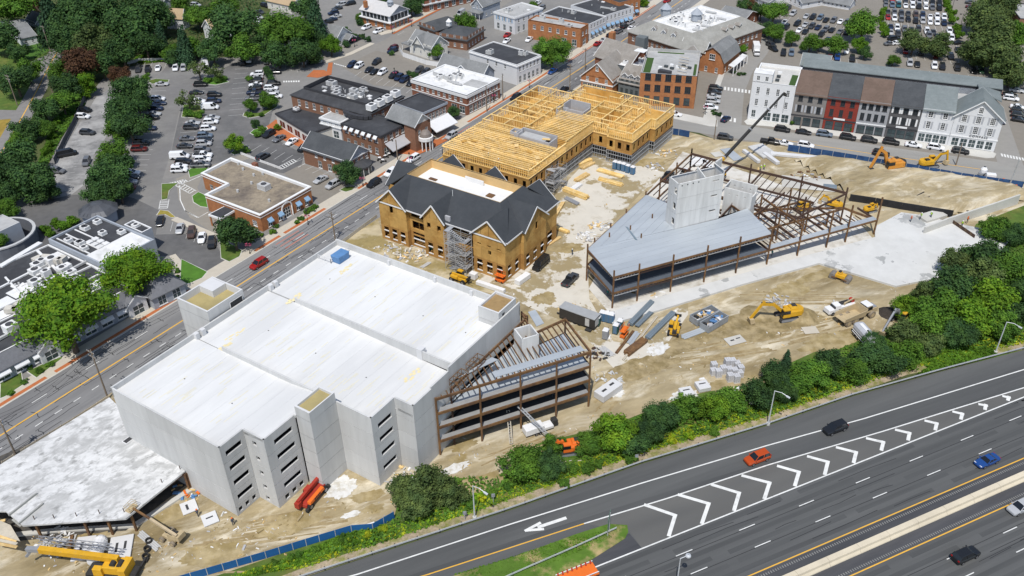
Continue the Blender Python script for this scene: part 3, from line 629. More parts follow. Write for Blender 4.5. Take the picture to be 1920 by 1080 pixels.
# ---------------------------------------------------------------- sheathed wooden building with dark roof
OSB=mat('osb_sheathing',(.50,.305,.095),.85,.12,.7,c2=(.40,.22,.06),th=(.45,.6),sc2=.28,rv=.10)
OSBD=mat('osb_darker',(.36,.19,.055),.85,.10,.7,c2=(.44,.25,.08),th=(.45,.6),sc2=.3,rv=.10)
OSBL=mat('osb_light',(.62,.42,.19),.85,.06,.7,rv=.05)
ROOFD=mat('felt_roof',(.044,.049,.055),.85,.08,1.5,c2=(.052,.057,.063),th=(.4,.6),sc2=.2)
WHR=mat('white_roof',(.72,.72,.71),.8,.05,.6)
WTRIM=mat('white_trim',(.74,.74,.73),.7,.04,1)
LINT=mat('pale_timber',(.66,.52,.34),.8,.08,2)
OO=at(717.5,446)
U56=V((math.cos(math.radians(56.1)),math.sin(math.radians(56.1)),0)); T56=V((U56.y,-U56.x,0))
def op(t,u,z=0): return OO+T56*t+U56*u+V((0,0,z))
ob_=T('wooden_building','tan sheathed wooden building with dark gabled roof under construction','building',op(18,11))
EV,RG=10.8,15.0
gables=[(-.1,8.5,0,14.9,4.2),(14,20.2,-.3,14.6,3.2),(28.2,37.2,0,15.0,4.5)]
def sheath(p,q,z0,z1,holes=(),peak=None,m1=OSB,w=2.44):
    """rows of sheathing boards, each its own piece, round the openings"""
    p,q=xy(p),xy(q); L=(q-p).length; u=(q-p)/L; n=V((u.y,-u.x,0)); nu=max(1,round(L/w))
    zs=[z0]+[z for z in (4.3,7.5) if z0<z<z1]+[z1]
    for i in range(nu):
        for j in range(len(zs)-1):
            a,b,c,d=L*i/nu,L*(i+1)/nu,zs[j],zs[j+1]
            hs=[(max(h[0],a)-a,min(h[1],b)-a,max(h[2],c),min(h[3],d)) for h in holes if h[0]<b-.01 and h[1]>a+.01 and h[2]<d-.01 and h[3]>c+.01]
            mb=MB(); facade(mb,p+u*(a+.012),p+u*(b-.012),c+.012,d-.012,hs,.22); mb.ob('sheathing_board',OSBD if j==0 and z0<1 else m1,ob_)
    if peak:
        a,b,c=p,q,p.lerp(q,.5); mb=MB(); h=peak-z1
        for k in range(nu):
            f,gk=k/nu,(k+1)/nu; zf=lambda x:z1+h*(1-abs(2*x-1))
            P=[p.lerp(q,f+.004)+V((0,0,z1)),p.lerp(q,gk-.004)+V((0,0,z1)),p.lerp(q,gk-.004)+V((0,0,zf(gk)))]
            if f<.5<gk: P.append(c+V((0,0,peak)))
            P.append(p.lerp(q,f+.004)+V((0,0,zf(f))))
            P=[P[0],P[1]]+([P[2]] if zf(gk)>z1+.02 else [])+P[3:-1]+([P[-1]] if zf(f)>z1+.02 else [])
            mb.poly(P)
        mb.ob('gable_sheathing',OSB,ob_)
    for h in holes:                                     # transom and sill timber of the tall openings
        if h[3]-h[2]>2.4:
            mb=MB(); z=h[2]+(h[3]-h[2])*.66; mb.bar(p+u*h[0]-n*.1+V((0,0,z)),p+u*h[1]-n*.1+V((0,0,z)),.2,.22); mb.bar(p+u*h[0]-n*.1+V((0,0,h[2]+.25)),p+u*h[1]-n*.1+V((0,0,h[2]+.25)),.2,.18); mb.ob('opening_transom',WTRIM,ob_)
def win3(L,n,w=1.5,z0=.5,z1=3.8,m=.9): return [(m+(L-2*m-w)*(k/(n-1) if n>1 else .5),m+(L-2*m-w)*(k/(n-1) if n>1 else .5)+w,z0,z1) for k in range(n)]
F0=[(8.5,1.2),(14,1.2),(20.2,1.2),(28.2,1.2)]
sheath(op(0,0),op(8.5,0),0,EV,win3(8.5,3)+[(3.3,4.4,8.2,10.2)],14.9); sheath(op(8.5,0),op(8.5,1.2),0,EV)
sheath(op(8.5,1.2),op(14,1.2),0,EV,[(.7,4.6,.4,3.2),(.7,4.6,3.5,4.2),(.7,4.6,5.2,7.3),(.5,4.8,8.4,10.4)]); sheath(op(14,1.2),op(14,-.3),0,EV)
sheath(op(14,-.3),op(20.2,-.3),0,EV,win3(6.2,2)+[(1,2.1,7.8,9.3),(4,5.1,7.8,9.3)],14.6); sheath(op(20.2,-.3),op(20.2,1.6),0,EV)
sheath(op(20.2,1.6),op(28.2,1.6),0,EV,[(.8,3.4,.4,3.4),(4.5,7.4,.4,3.4),(.5,7.4,4.9,7.2),(.5,7.5,8.2,10.4)]); sheath(op(28.2,1.6),op(28.2,0),0,EV)
sheath(op(28.2,0),op(37.2,0),0,EV,win3(9,3,1.6)+[(1.2,2.3,7.9,8.3),(3.9,5,7.9,8.3),(6.6,7.7,7.9,8.3),(4.2,5,5.9,7)],15.0)
sheath(op(37.2,0),op(37.2,6.3),0,EV,win3(6.3,2)); sheath(op(37.2,6.3),op(38.2,6.3),0,EV)
sheath(op(38.2,6.3),op(38.2,16),0,EV,win3(9.7,3)+[(5.0,6.0,8.6,10.6)],15.0); sheath(op(38.2,16),op(37.3,16),0,EV); sheath(op(37.3,16),op(37.3,22.5),0,EV,win3(6.5,1,2.2))
sheath(op(37.3,22.5),op(0,22.5),0,EV,[(4+k*5,5.4+k*5,5.2,7.2) for k in range(7)]); sheath(op(0,22.5),op(0,18.5),0,EV); sheath(op(0,18.5),op(-3.6,18.5),0,EV); sheath(op(-3.6,18.5),op(-3.6,8),0,EV,[],14.6); sheath(op(-3.6,8),op(0,8),0,EV); sheath(op(0,8),op(0,0),0,EV)
for z in (.05,4.0,7.3,):
    m=MB(); m.prism([op(.3,.4),op(8,.4),op(8.3,1.6),op(14.3,1.6),op(14.6,.3),op(19.8,.3),op(20.4,1.9),op(28,1.9),op(28.4,.4),op(36.9,.4),op(36.9,22.2),op(.3,22.2)],z,z+.3,bot=True); m.ob('floor_deck',OSBD,ob_)
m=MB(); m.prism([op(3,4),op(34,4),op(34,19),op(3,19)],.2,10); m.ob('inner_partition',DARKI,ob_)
# roof ring: front, right, back and left slopes up to the edge of the sunken flat roof
OH=.55
I0,I1,J0,J1=2.8,30.4,8.3,18.0
E=[op(-OH,-OH+.4,EV-.15),op(37.3+OH,-OH+.4,EV-.15),op(37.3+OH,22.5+OH,EV-.15),op(-OH,22.5+OH,EV-.15)]
I=[op(I0,J0,RG),op(I1,J0,RG),op(I1,J1,RG),op(I0,J1,RG)]
for k in range(4):
    a,b,c,d=E[k],E[(k+1)%4],I[(k+1)%4],I[k]; m=MB(); m.hexa([a-V((0,0,.25)),b-V((0,0,.25)),c-V((0,0,.25)),d-V((0,0,.25))],[a,b,c,d]); m.ob('roof_slope',ROOFD,ob_)
    m=MB(); m.bar(a-V((0,0,.1)),b-V((0,0,.1)),.1,.32); m.ob('fascia',WTRIM,ob_) if k in(0,1) else None
m=MB()
for k in range(4): a,b=I[k],I[(k+1)%4]; m.poly([a+V((0,0,.12)),b+V((0,0,.12)),xy(b,12.4),xy(a,12.4)])
m.ob('pit_wall',OSBL,ob_)
m=MB(); m.poly([xy(p,12.5) for p in I]); m.ob('flat_roof',WHR,ob_)
for t,u,w,d in ((7,13,2.2,.9),(24,13.5,1.8,1.6),(22,11,1.8,.7)):
    m=MB(); m.box(op(t,u,12.5),(w,d,.25),math.radians(-34)); m.ob('roof_hatch',RUST if d>.8 else WTRIM,ob_)
m=MB(); m.box(op(17,16.8,12.5),(5.5,.3,1.3),math.radians(-34)); m.ob('roof_upstand',WHR,ob_)
m=MB(); m.bar(op(18,6.5,14.0),op(18,6.5,15.6),.1,.1); m.ob('vent_pipe',WTRIM,ob_)
def cross_gable(c,half,dirv,z0,z1,depth,out):
    """roof of a gable whose ridge runs back along dirv from the wall line centre c"""
    d=dirv.normalized(); s=V((d.y,-d.x,0)); slope=(z1-z0)/half
    a=c-d*out; hw_=half+.4; ze=z1-slope*hw_
    for sg in (1,-1):
        m=MB(); L0=[a+s*sg*hw_+V((0,0,ze)),a+V((0,0,z1)),c+d*depth+V((0,0,z1)),c+d*.3+s*sg*hw_+V((0,0,ze))]
        if sg<0: L0=L0[::-1]
        m.hexa([p-V((0,0,.22)) for p in L0],L0); m.ob('gable_roof',ROOFD,ob_)
        m=MB(); m.bar(a+s*sg*hw_+V((0,0,ze-.12))-d*.05,a+V((0,0,z1-.12))-d*.05,.1,.34); m.ob('barge_board',WTRIM,ob_)
cross_gable(op(4.2,0),4.3,U56,EV,15.0,8.4,.5); cross_gable(op(17.1,-.3),3.2,U56,EV+.1,14.7,8.2,.5); cross_gable(op(32.7,0),4.6,U56,EV,15.1,8.3,.5)
cross_gable(op(38.2,11.2),4.9,-T56,EV,15.05,7.8,.5); cross_gable(op(-3.6,13.2),5.2,T56,EV,15.0,6.3,.5)
cross_gable(op(6,22.5),4.6,-U56,EV,15.0,4.4,.5); cross_gable(op(19,22.5),4.6,-U56,EV,15.0,4.4,.5); cross_gable(op(32,22.5),4.6,-U56,EV,15.0,4.4,.5)
# concrete block strip and scaffold stair on its front
GALV=mat('galvanised_steel',(.48,.49,.50),.55,.12,2,metal=.4)
UNIT_=mat('shaft_grey',(.42,.42,.41),.8,.1,1)
CMU=mat('block_grey',(.40,.40,.41),.9,.08,1)
m=MB(); m.box(op(20.7,.7,0),(1.4,.5,12.2),math.radians(-34)); m.ob('block_pier',CMU,ob_)
sc=T('scaffold_stair','grey scaffold stair tower against the front of the wooden building','scaffold',op(24.5,-1.2))
def scaffold(par,o,u,w,L,H,lev,flights=True):
    n=V((-u.y,u.x,0))
    for a in (0,L/2,L):
        for b in (0,w):
            m=MB(); p=o+u*a+n*b; m.tube(p,p+V((0,0,H)),.06,n=5); m.ob('standard',GALV,par)
    zs=[lev*(k+1) for k in range(int(H/lev))]
    for i,z in enumerate(zs):
        m=MB()
        for b in (0,w):
            for dz in (0,.5,1.0): m.bar(o+n*b+V((0,0,min(z+dz,H))),o+u*L+n*b+V((0,0,min(z+dz,H))),.06,.06)
        for a in (0,L): 
            for dz in (0,1.0): m.bar(o+u*a+V((0,0,min(z+dz,H))),o+u*a+n*w+V((0,0,min(z+dz,H))),.06,.06)
        m.bar(o+V((0,0,z-lev)),o+u*(L/2)+V((0,0,z)),.05,.05); m.bar(o+u*L+V((0,0,z-lev)),o+u*(L/2)+V((0,0,z)),.05,.05)
        m.ob('guard_rail',GALV,par)
        m=MB(); e=.0 if i%2 else L-1.1
        m.hexa([o+u*e+V((0,0,z-.06)),o+u*(e+1.1)+V((0,0,z-.06)),o+u*(e+1.1)+n*w+V((0,0,z-.06)),o+u*e+n*w+V((0,0,z-.06))],[o+u*e+V((0,0,z)),o+u*(e+1.1)+V((0,0,z)),o+u*(e+1.1)+n*w+V((0,0,z)),o+u*e+n*w+V((0,0,z))]); m.ob('landing',GALV,par)
        if flights:
            m=MB(); s0,s1=(1.0,L-1.1) if i%2==0 else (L-1.0,1.1)
            for k in range(10):
                a=s0+(s1-s0)*k/9; zz=z-lev+lev*k/9; q=o+u*a+n*(w*.12)+V((0,0,zz)); m.bar(q,q+n*(w*.36),.28,.05)
            for b in (.1,.5): m.bar(o+u*s0+n*(w*b)+V((0,0,z-lev)),o+u*s1+n*(w*b)+V((0,0,z)),.06,.2)
            m.ob('stair_flight',GALV,par)
scaffold(sc,op(22,-2.9),T56,2.6,6.0,10.5,1.75)
# ---------------------------------------------------------------- yellow timber-framed building
FO=at(830+680/4.32,150+815/4.32,7.8); FO.z=0
def fp(t,u,z=0): return FO+T56*t+U56*u+V((0,0,z))
fb=T('timber_frame_building','yellow timber framed building with open joists and stud walls','building',fp(-8,28))
YL=mat('new_lumber',(.74,.50,.17),.85,.12,1.5,c2=(.82,.61,.29),th=(.4,.6),sc2=.8,rv=.2)
YF=mat('new_plywood',(.47,.26,.06),.85,.14,.6,c2=(.58,.35,.10),th=(.4,.6),sc2=.25,rv=.05)
STUD=mat('metal_stud',(.44,.46,.48),.6,.1,1,metal=.3)
FP=[fp(-28,1),fp(0,1),fp(0,35.5),fp(5,35.5),fp(5,34.6),fp(13,34.6),fp(13,46),fp(14.6,46),fp(14.6,58.5),fp(-16,58.5),fp(-16,50.5),fp(-28,50.5)]
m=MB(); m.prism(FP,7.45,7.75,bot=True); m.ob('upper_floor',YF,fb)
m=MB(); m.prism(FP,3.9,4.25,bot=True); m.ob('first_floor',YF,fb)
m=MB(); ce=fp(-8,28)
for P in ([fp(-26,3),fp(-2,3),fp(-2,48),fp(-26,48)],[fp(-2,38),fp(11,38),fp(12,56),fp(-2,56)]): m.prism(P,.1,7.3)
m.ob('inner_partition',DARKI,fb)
n=len(FP)
for k in range(n):                                      # first floor sheathed walls and ground floor studs
    p,q=FP[k],FP[(k+1)%n]; L=(q-p).length; u=(q-p)/L; nn=V((u.y,-u.x,0))
    nw=max(1,int(L/2.6)); hs=[(L*(i+.5)/nw-.55,L*(i+.5)/nw+.55,4.9,6.9) for i in range(nw)] if L>3 else []
    for i in range(nw):
        a,b=L*i/nw,L*(i+1)/nw; mb=MB(); facade(mb,p+u*(a+.015),p+u*(b-.015),4.25,7.45,[(h[0]-a,h[1]-a,h[2],h[3]) for h in hs if a<=h[0] and h[1]<=b],.2); mb.ob('sheathing_board',OSBD if i%3 else OSB,fb)
    mb=MB()
    for i in range(int(L/.75)+1): a=min(L-.06,i*.75); mb.bar(p+u*a+V((0,0,.05)),p+u*a+V((0,0,3.9)),.09,.09)
    for z in (.1,1.4,2.7,3.8): mb.bar(p+V((0,0,z)),q+V((0,0,z)),.12,.14)
    mb.ob('stud_wall',STUD,fb)
    mb=MB(); mb.bar(p+nn*.03+V((0,0,4.05)),q+nn*.03+V((0,0,4.05)),.1,.3); mb.bar(p+nn*.03+V((0,0,7.6)),q+nn*.03+V((0,0,7.6)),.1,.34); mb.ob('rim_board',RUSTD if k%2 else OSBD,fb)
def joists(t0,t1,u0,u1,z,step=.62,along='t'):
    k=u0
    while k<u1:
        m=MB(); a,b=fp(t0+R.uniform(-.15,.15),k,z),fp(t1+R.uniform(-.15,.15),k,z)
        m.bar(a+V((0,0,.2)),b+V((0,0,.2)),.21,.1); m.bar(a-V((0,0,.2)),b-V((0,0,.2)),.15,.09)
        nn=int((b-a).length/1.6)
        for i in range(nn): f,g_=i/nn,(i+1)/nn; h=f+.5*(g_-f); m.bar(a.lerp(b,f)-V((0,0,.2)),a.lerp(b,h)+V((0,0,.2)),.05,.05); m.bar(a.lerp(b,h)+V((0,0,.2)),a.lerp(b,g_)-V((0,0,.2)),.05,.05)
        m.ob('floor_joist',YL,fb); k+=step
joists(-27.8,-14.5,1.2,20,10.6,1.0); joists(-14.4,-.2,1.2,16,10.6,1.0); joists(-12.0,-.2,21.5,38,10.6,1.0)
for k in range(5): m=MB(); a=fp(-24+k*3.2,6+(k%2)*5,10.86); m.bar(a,a+T56*R.uniform(2,4)+U56*R.uniform(-1,1.5),.5,.06); m.ob('loose_board',LUM,fb)
def studs(p,q,z0=7.75,h=3.0,step=.6,open_=0):
    m=MB(); h=h+R.choice([0,0,-.25,.2]); L=(q-p).length; u=(q-p)/L
    m.bar(p+V((0,0,z0+.07)),q+V((0,0,z0+.07)),.18,.12); m.bar(p+V((0,0,z0+h)),q+V((0,0,z0+h)),.3,.2)
    i=0
    while i*step<=L: a=p+u*(i*step); m.bar(a+V((0,0,z0)),a+V((0,0,z0+h)),.12,.15); i+=1
    m.bar(p.lerp(q,R.random()*.3)+V((0,0,z0+.1)),p.lerp(q,.35+R.random()*.2)+V((0,0,z0+h)),.06,.1)
    m.ob('stud_wall',YL,fb)
for k in range(2,n):
    if k in (11,): continue
    p,q=FP[k],FP[(k+1)%n]
    if k==11: continue
    studs(p,q)
studs(fp(-28,50.5),fp(-28,20.5)); studs(fp(0,20),fp(0,35.5)); studs(fp(-28,1),fp(-28,20.5),7.75,2.5); studs(fp(-28,1),fp(0,1),7.75,2.5); studs(fp(0,1),fp(0,20),7.75,2.5)
for u_ in (6,11,16): studs(fp(-27.8,u_),fp(-.3,u_),7.75,2.5)
u_=20.5; i=0
while u_<50:
    studs(fp(-28,u_),fp(-14.5,u_)); u_+=R.choice([3.2,3.9,4.6])
for t in (-14.5,-21): studs(fp(t,20.5),fp(t,50.4))
for u_ in (38.5,42.5,46.5,50.5,54.5): studs(fp(-14.5,u_),fp(-13.2,u_)); studs(fp(-5,u_),fp(R.choice([5,9,12.8]),u_))
for t in (-4.5,1,5,9): studs(fp(t,38.5),fp(t,R.choice([50,54,58.4])))
for u_ in (45.5,49,53): studs(fp(-15.8,u_),fp(-5,u_))
for a,b in (((-28,26),(-14.5,26)),((-28,34),(-21,34)),((-14.3,40),(-14.3,50)),((1.1,40),(1.1,47)),((-4.3,46),(5,46)),((-16,58.3),(-2,58.3)),((-27.7,38),(-27.7,50))):
    p,q=fp(*a),fp(*b); MB().bar(xy(p,9.1),xy(q,9.1),.03,2.6).ob('wall_plywood',YF,fb)
for k in range(34):                                     # short partitions, braces and header beams at odd heights
    t,u_=R.uniform(-27,11),R.uniform(21,56)
    if (t>0 and u_<37) or (-16<t<-4 and (38<u_<45 or 15<u_<22)) or (t<-16 and u_>49) or (-12<t<0 and 21<u_<38): continue
    if k%2: studs(fp(t,u_),fp(t+R.uniform(1.5,4),u_) if R.random()<.5 else fp(t,min(57,u_+R.uniform(1.5,4))),7.75,R.choice([2.4,3.0,3.4]))
    else:
        m=MB(); a=fp(t,u_,7.8); m.bar(a,a+T56*R.uniform(-2.5,2.5)+U56*R.uniform(-2.5,2.5)+V((0,0,R.uniform(2.6,3.6))),.09,.14); m.ob('brace',YL,fb)
for k in range(16):
    t,u_=R.uniform(-27,-15),R.uniform(22,49); m=MB(); a=fp(t,u_,10.9); m.bar(a,a+(T56 if k%2 else U56)*R.uniform(2.5,5.5),.16,.26); m.ob('header_beam',YL,fb)
for k in range(14):
    t,u_=R.uniform(-26,-1),R.uniform(2,19); m=MB(); a=fp(t,u_,10.95); d_=T56*R.uniform(.6,2.4)+U56*R.uniform(-2,2); m.bar(a,a+d_,R.choice([.12,.25,1.1]),.05); m.ob('loose_board',YF if k%3 else LUM,fb)
def blocks(t0,t1,u0,u1,z0,z1,z1b):
    for a,b,c,d,zt in ((t0,t1,u0,u0+.3,z1b),(t0,t1,u1-.3,u1,z1),(t0,t0+.3,u0+.3,u1-.3,z1),(t1-.3,t1,u0+.3,u1-.3,z1b)):
        m=MB(); m.hexa([fp(a,c,z0),fp(b,c,z0),fp(b,d,z0),fp(a,d,z0)],[fp(a,c,zt),fp(b,c,zt),fp(b,d,zt),fp(a,d,zt)]); m.ob('block_wall',CMU,fb)
blocks(-14.3,-3.2,16.6,20.9,7.4,11.4,10.9); blocks(-15.8,-13.0,16.2,18.6,7.4,11.8,11.6); blocks(-12.5,-5.6,39.6,44,7.4,12.0,10.8); blocks(-14,-11,38,40.5,7.4,10.8,10.4)
m=MB(); m.hexa([fp(-13,17.2,10.5),fp(-5,17.2,10.5),fp(-5,20,10.5),fp(-13,20,10.5)],[fp(-13,17.2,10.8),fp(-5,17.2,10.8),fp(-5,20,10.8),fp(-13,20,10.8)]); m.ob('shaft_cover',UNIT_,fb)
sc2=T('scaffold_bay','grey scaffold bay beside the yellow timber frame','scaffold',fp(1.5,14))
scaffold(sc2,fp(.6,8.5),U56,-2.6,6.5,7.4,1.85)
ply=MB(); ply.box(fp(3.6,3.5,0),(2.6,2.4,2.2),math.radians(-34)); 
tag(ply.ob('plywood_crate',YL),'tan plywood crate at the corner of the wooden building','crate')
# ---------------------------------------------------------------- large steel frame
SO=at(1080+228/3.374,270+1040/3.374)
H24=math.atan2(29.2,68); SE=V((math.cos(H24),math.sin(H24),0))
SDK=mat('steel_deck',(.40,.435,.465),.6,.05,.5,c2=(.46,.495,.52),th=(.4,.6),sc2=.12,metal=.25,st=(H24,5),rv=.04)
SDK2=mat('steel_deck_shaded',(.12,.14,.17),.6,.1,.5,metal=.2)  # darker copy of the deck, shade of the level above painted in
def sp(t,u,z=0): return SO+T56*t+U56*u+V((0,0,z))
def sf(d,z=0): return SO+SE*d+V((0,0,z))
st=T('steel_frame','large rust brown steel frame with grey metal decks in the middle of the site','steel frame',sp(10,30))
def beam(p,q,w=.24,h=.5,m=RUST,name='beam',par=None): b=MB(); b.bar(p,q,w,h); return b.ob(name,m,par or st)
def column(p,z1,z0=.1,w=.34,m=RUST,par=None): b=MB(); b.bar(xy(p,z0),xy(p,z1),w,w); return b.ob('column',m,par or st)
Z1,Z2=4.3,8.5
FD=[0,6.3,15,24,32.8,41.6,50.5,59.2,65,74]
for d in FD: column(sf(d),10.0 if d<45 else 10.4,0.1)
for i in range(len(FD)-1):
    a,b=FD[i]+.2,FD[i+1]-.2
    for z in (Z1,Z2):
        if z==Z2 and i>=5: continue
        beam(sf(a,z-.3),sf(b,z-.3))
        if i<5:
            m=MB()
            for k in range(int((b-a)/.75)): q=sf(a+.4+k*.75,z-.75)-V((SE.y,-SE.x,0))*-.0; m.bar(q+V((0,0,-.12)),q+V((0,0,.22)),.1,.1)
            m.bar(sf(a,z-.98)+V((SE.y,-SE.x,0))*.12,sf(b,z-.98)+V((SE.y,-SE.x,0))*.12,.14,.1); m.ob('hanger_rail',GALV if i%2==0 or i==3 else RUSTD,st)
LE=[-0,10.2,18,26,36.6,45,55,64.5]
LU=lambda d: sp(-10.4,d)
for d in LE[1:]: column(LU(d) if d>6 else sf(0),9.6)
column(sp(-10.2,6.6),9.9)
for z in (Z1,Z2):
    beam(sf(0,z-.3),sp(-10.2,6.6,z-.3)); m=MB(); m.bar(sf(.3,z-.95),sp(-9.9,6.5,z-.95),.12,.1)
    for k in range(13): q=sf(0,z-.7).lerp(sp(-10.2,6.6,z-.7),(k+.7)/14); m.bar(q-V((0,0,.2)),q+V((0,0,.2)),.1,.1)
    m.ob('hanger_rail',GALV,st)
    pr_=sp(-10.3,6.6)
    for d in LE[1:]: beam(xy(pr_,z-.3),xy(LU(d),z-.3),m=RUST); pr_=LU(d)
# decks as sheets laid side by side
def deck_sheets(P,z,d,w,m,name='deck_sheet'):
    """cut the outline into strips along direction d"""
    d=d.normalized(); nrm=V((-d.y,d.x,0)); lo=min(p.dot(nrm) for p in P); hi=max(p.dot(nrm) for p in P); k=lo
    while k<hi-.05:
        poly=P[:]
        for (nv,off) in ((nrm,k+.02),(-nrm,-(min(k+w,hi)-.02))):
            out=[]
            for i in range(len(poly)):
                a,b=poly[i],poly[(i+1)%len(poly)]; da,db=a.dot(nv)-off,b.dot(nv)-off
                if da>=0: out.append(a)
                if (da>=0)!=(db>=0): out.append(a+(b-a)*(da/(da-db)))
            poly=out
            if len(poly)<3: break
        if len(poly)>2: q=MB(); q.prism(poly,z-.12,z,bot=True); q.ob(name,m,st)
        k+=w
DKA=[sf(-.25)-V((-SE.y,SE.x,0))*.25,sf(41.7)-V((-SE.y,SE.x,0))*.25,sp(12.8,43.2),sp(9.6,34.6),sp(2.6,24.6),sp(-1.8,14)]
flat=lambda P:[xy(p) for p in P]
mid_l=sp(-10.3,6.9)
deck_sheets(flat([sf(-.3),sf(41.7),sp(13.4,43.4),sp(9.3,34.6),sp(2.8,25.2),mid_l]),Z2,SE,1.85,SDK)
deck_sheets(flat([mid_l+V((0,0,0)),sp(2.7,25.3),sp(-.6,27.9),sp(-1.5,35),sp(-10.4,36.8)]),Z2+.03,U56,1.85,SDK)
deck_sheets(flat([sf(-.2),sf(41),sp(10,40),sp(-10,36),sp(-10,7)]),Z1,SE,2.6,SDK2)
deck_sheets(flat([sf(41.9),sf(74),sf(74)+V((-SE.y,SE.x,0))*1.5,sf(41.9)+V((-SE.y,SE.x,0))*1.5]),Z1+.05,V((-SE.y,SE.x,0)),2.4,SDK)
m=MB(); m.prism(flat([sp(-7.5,20),sp(-6.9,20),sp(-2.4,16),sp(-3,16)]),Z2+.04,Z2+.16); m.ob('loose_sheet',mat('sheet_dark',(.22,.28,.32),.6,.1,1,metal=.3),st)
for t,u in ((-4,27),(-6,19.5),(-2.2,17.5),(-8.6,14)): m=MB(); m.bar(sp(t,u,Z2),sp(t,u,Z2+1.1),.3,.3); m.ob('column',RUST,st)
# open bays: girders, then joists between them
B_=[(-10.4,64.5),(6.5,64),(20,64.2),(31.4,64)]
for i in range(3): beam(sp(*B_[i],Z2-.3),sp(*B_[i+1],Z2-.3),.32,.6,RUSTD)
for t,u in B_: column(sp(t,u),9.8,m=RUSTD)
beam(sp(31.4,64,Z2-.3),sp(24,43,Z2-.3),m=RUSTD)
for t in (-4.5,1.5,9.5): beam(sp(t,36,Z2-.3),sp(t,64,Z2-.3),.28,.55,RUSTD)
for u in (46,55): beam(sp(-10.4,u,Z2-.35),sp(26,u,Z2-.35),.28,.5,RUSTD); 
for t,u in ((-4.5,46),(9.5,46),(9.5,55),(20,46),(24,55),(-4.5,55)): column(sp(t,u),9.2,m=RUSTD)
k=-9
while k<27:
    if not(-1<k<9): beam(sp(k,38 if k<9.6 else 46.4,Z2-.35),sp(k,64,Z2-.35),.12,.26,RUSTD,'joist')
    k+=1.75
# lower level grid towards the right end
nv=V((-SE.y,SE.x,0))
for d in FD[5:]: beam(sf(d,Z1-.3),sf(d,Z1-.3)+nv*(24-(d-41)*.52),.26,.5,RUSTD)
for o in (8,15.5,): 
    e=74 if o<10 else 66; beam(sf(41.6,Z1-.3)+nv*o,sf(e-4,Z1-.3)+nv*o,.26,.5,RUST)
beam(sf(74,Z1-.3),sp(31.4,64,Z1-.3),.3,.55,RUST); beam(sf(41.6,Z1-.3)+nv*21,sp(31.4,64,Z1-.3),.3,.5,RUST)
for d in range(43,74,2):
    if d not in (50,59): beam(sf(d,Z1-.4),sf(d,Z1-.4)+nv*min(15,(76-d)*.55+1.5),.13,.28,RUST,'joist')
for d,o in ((50.5,8),(59.2,8),(50.5,15.5),(66,8),(59,15),(41.6,15.5)): column(sf(d)+nv*o,4.4 if d>60 else 9.0,m=RUST)
beam(sf(50.5,Z2-.2),sf(50.5,Z2-.2)+nv*15,.26,.5,RUST); beam(sf(41.6,Z2-.3)+nv*8,sf(57,Z2-.2)+nv*15,.26,.5,RUSTD)
beam(sf(41.6,Z2-.4)+nv*.2,sf(41.6,Z2-.4)+nv*24,.26,.5,RUST)
# precast core rising through the deck
PC=mat('core_concrete',(.64,.64,.625),.85,.06,1.1,c2=(.53,.53,.515),th=(.42,.65),sc2=.8,rv=.04,vst=.1)
co=T('concrete_core','tall pale precast concrete core rising through the steel deck','concrete core',sp(4,30))
def cpanel(p,q,z0,z1,holes=(),par=None,dep=.3,n='wall_panel'):
    o=panel(p,q,z0,z1,holes,par or co); o.name=n; m_=o.data.materials; m_.clear(); m_.append(PC); return o
CA,CB,CC,CD=sp(2.6,25.0),sp(9.4,35.2),sp(6.0,37.6),sp(-.8,27.4)
zz=[.1,8.5,12.5,16.4,20.3]
for j in range(4):
    cpanel(CA,CB,zz[j],zz[j+1],[(9.2,11,zz[j]+2.4,zz[j]+2.85)] if j else [])
    L_=(CA-CD).length
    cpanel(CD,CA,zz[j],zz[j+1],[(L_*.62,L_*.9,zz[j]+.9,zz[j]+2.6)] if j else [])
    cpanel(CB,CC,zz[j],zz[j+1]+(.9 if j==3 else 0)); cpanel(CC,CD,zz[j],zz[j+1])
m=MB(); m.hexa([xy(CA.lerp(CB,.6).lerp(CD.lerp(CC,.6),.12),8),xy(CA.lerp(CB,.62).lerp(CD.lerp(CC,.62),.12),8),xy(CD.lerp(CC,.62),8),xy(CD.lerp(CC,.6),8)],[xy(CA.lerp(CB,.6).lerp(CD.lerp(CC,.6),.12),20.2),xy(CA.lerp(CB,.62).lerp(CD.lerp(CC,.62),.12),20.2),xy(CD.lerp(CC,.62),21.2),xy(CD.lerp(CC,.6),21.2)]); m.ob('dividing_wall',PC,co)
m=MB(); m.hexa([xy(CC,8),xy(CC.lerp(CB,.1),8),xy(CC.lerp(CB,.1)+U56*4,8),xy(CC+U56*4,8)],[xy(CC,21.6),xy(CC.lerp(CB,.1),21.6),xy(CC.lerp(CB,.1)+U56*4,21.0),xy(CC+U56*4,21.0)]); m.ob('dividing_wall',PC,co)
m=MB()
for k in range(4): 
    for j in (0,1): q=CA.lerp(CB,.08+.12*k); m.box(xy(q,19.6)+V((SE.y,-SE.x,0))*.02,(.25,.08,.25),H24)
m.ob('lifting_pocket',DARKI,co)
c2=T('lower_concrete_core','lower pale precast concrete core between the brown steel joists','concrete core',sp(10.5,44))
for a,b,zt in ((sp(7.2,43.2),sp(14.2,43.2),12.6),(sp(7.2,46.4),sp(14.2,46.4),13.4),(sp(14.2,43.2),sp(14.2,46.4),11.6),(sp(7.2,46.4),sp(7.2,43.2),13.0)):
    cpanel(a,b,.1,6.6,(),c2); cpanel(a,b,6.6,zt,[(k,k+.35,zt-1.6,zt-1.2) for k in (1.2,3.2,5.2)] if (b-a).length>4 else [],c2)
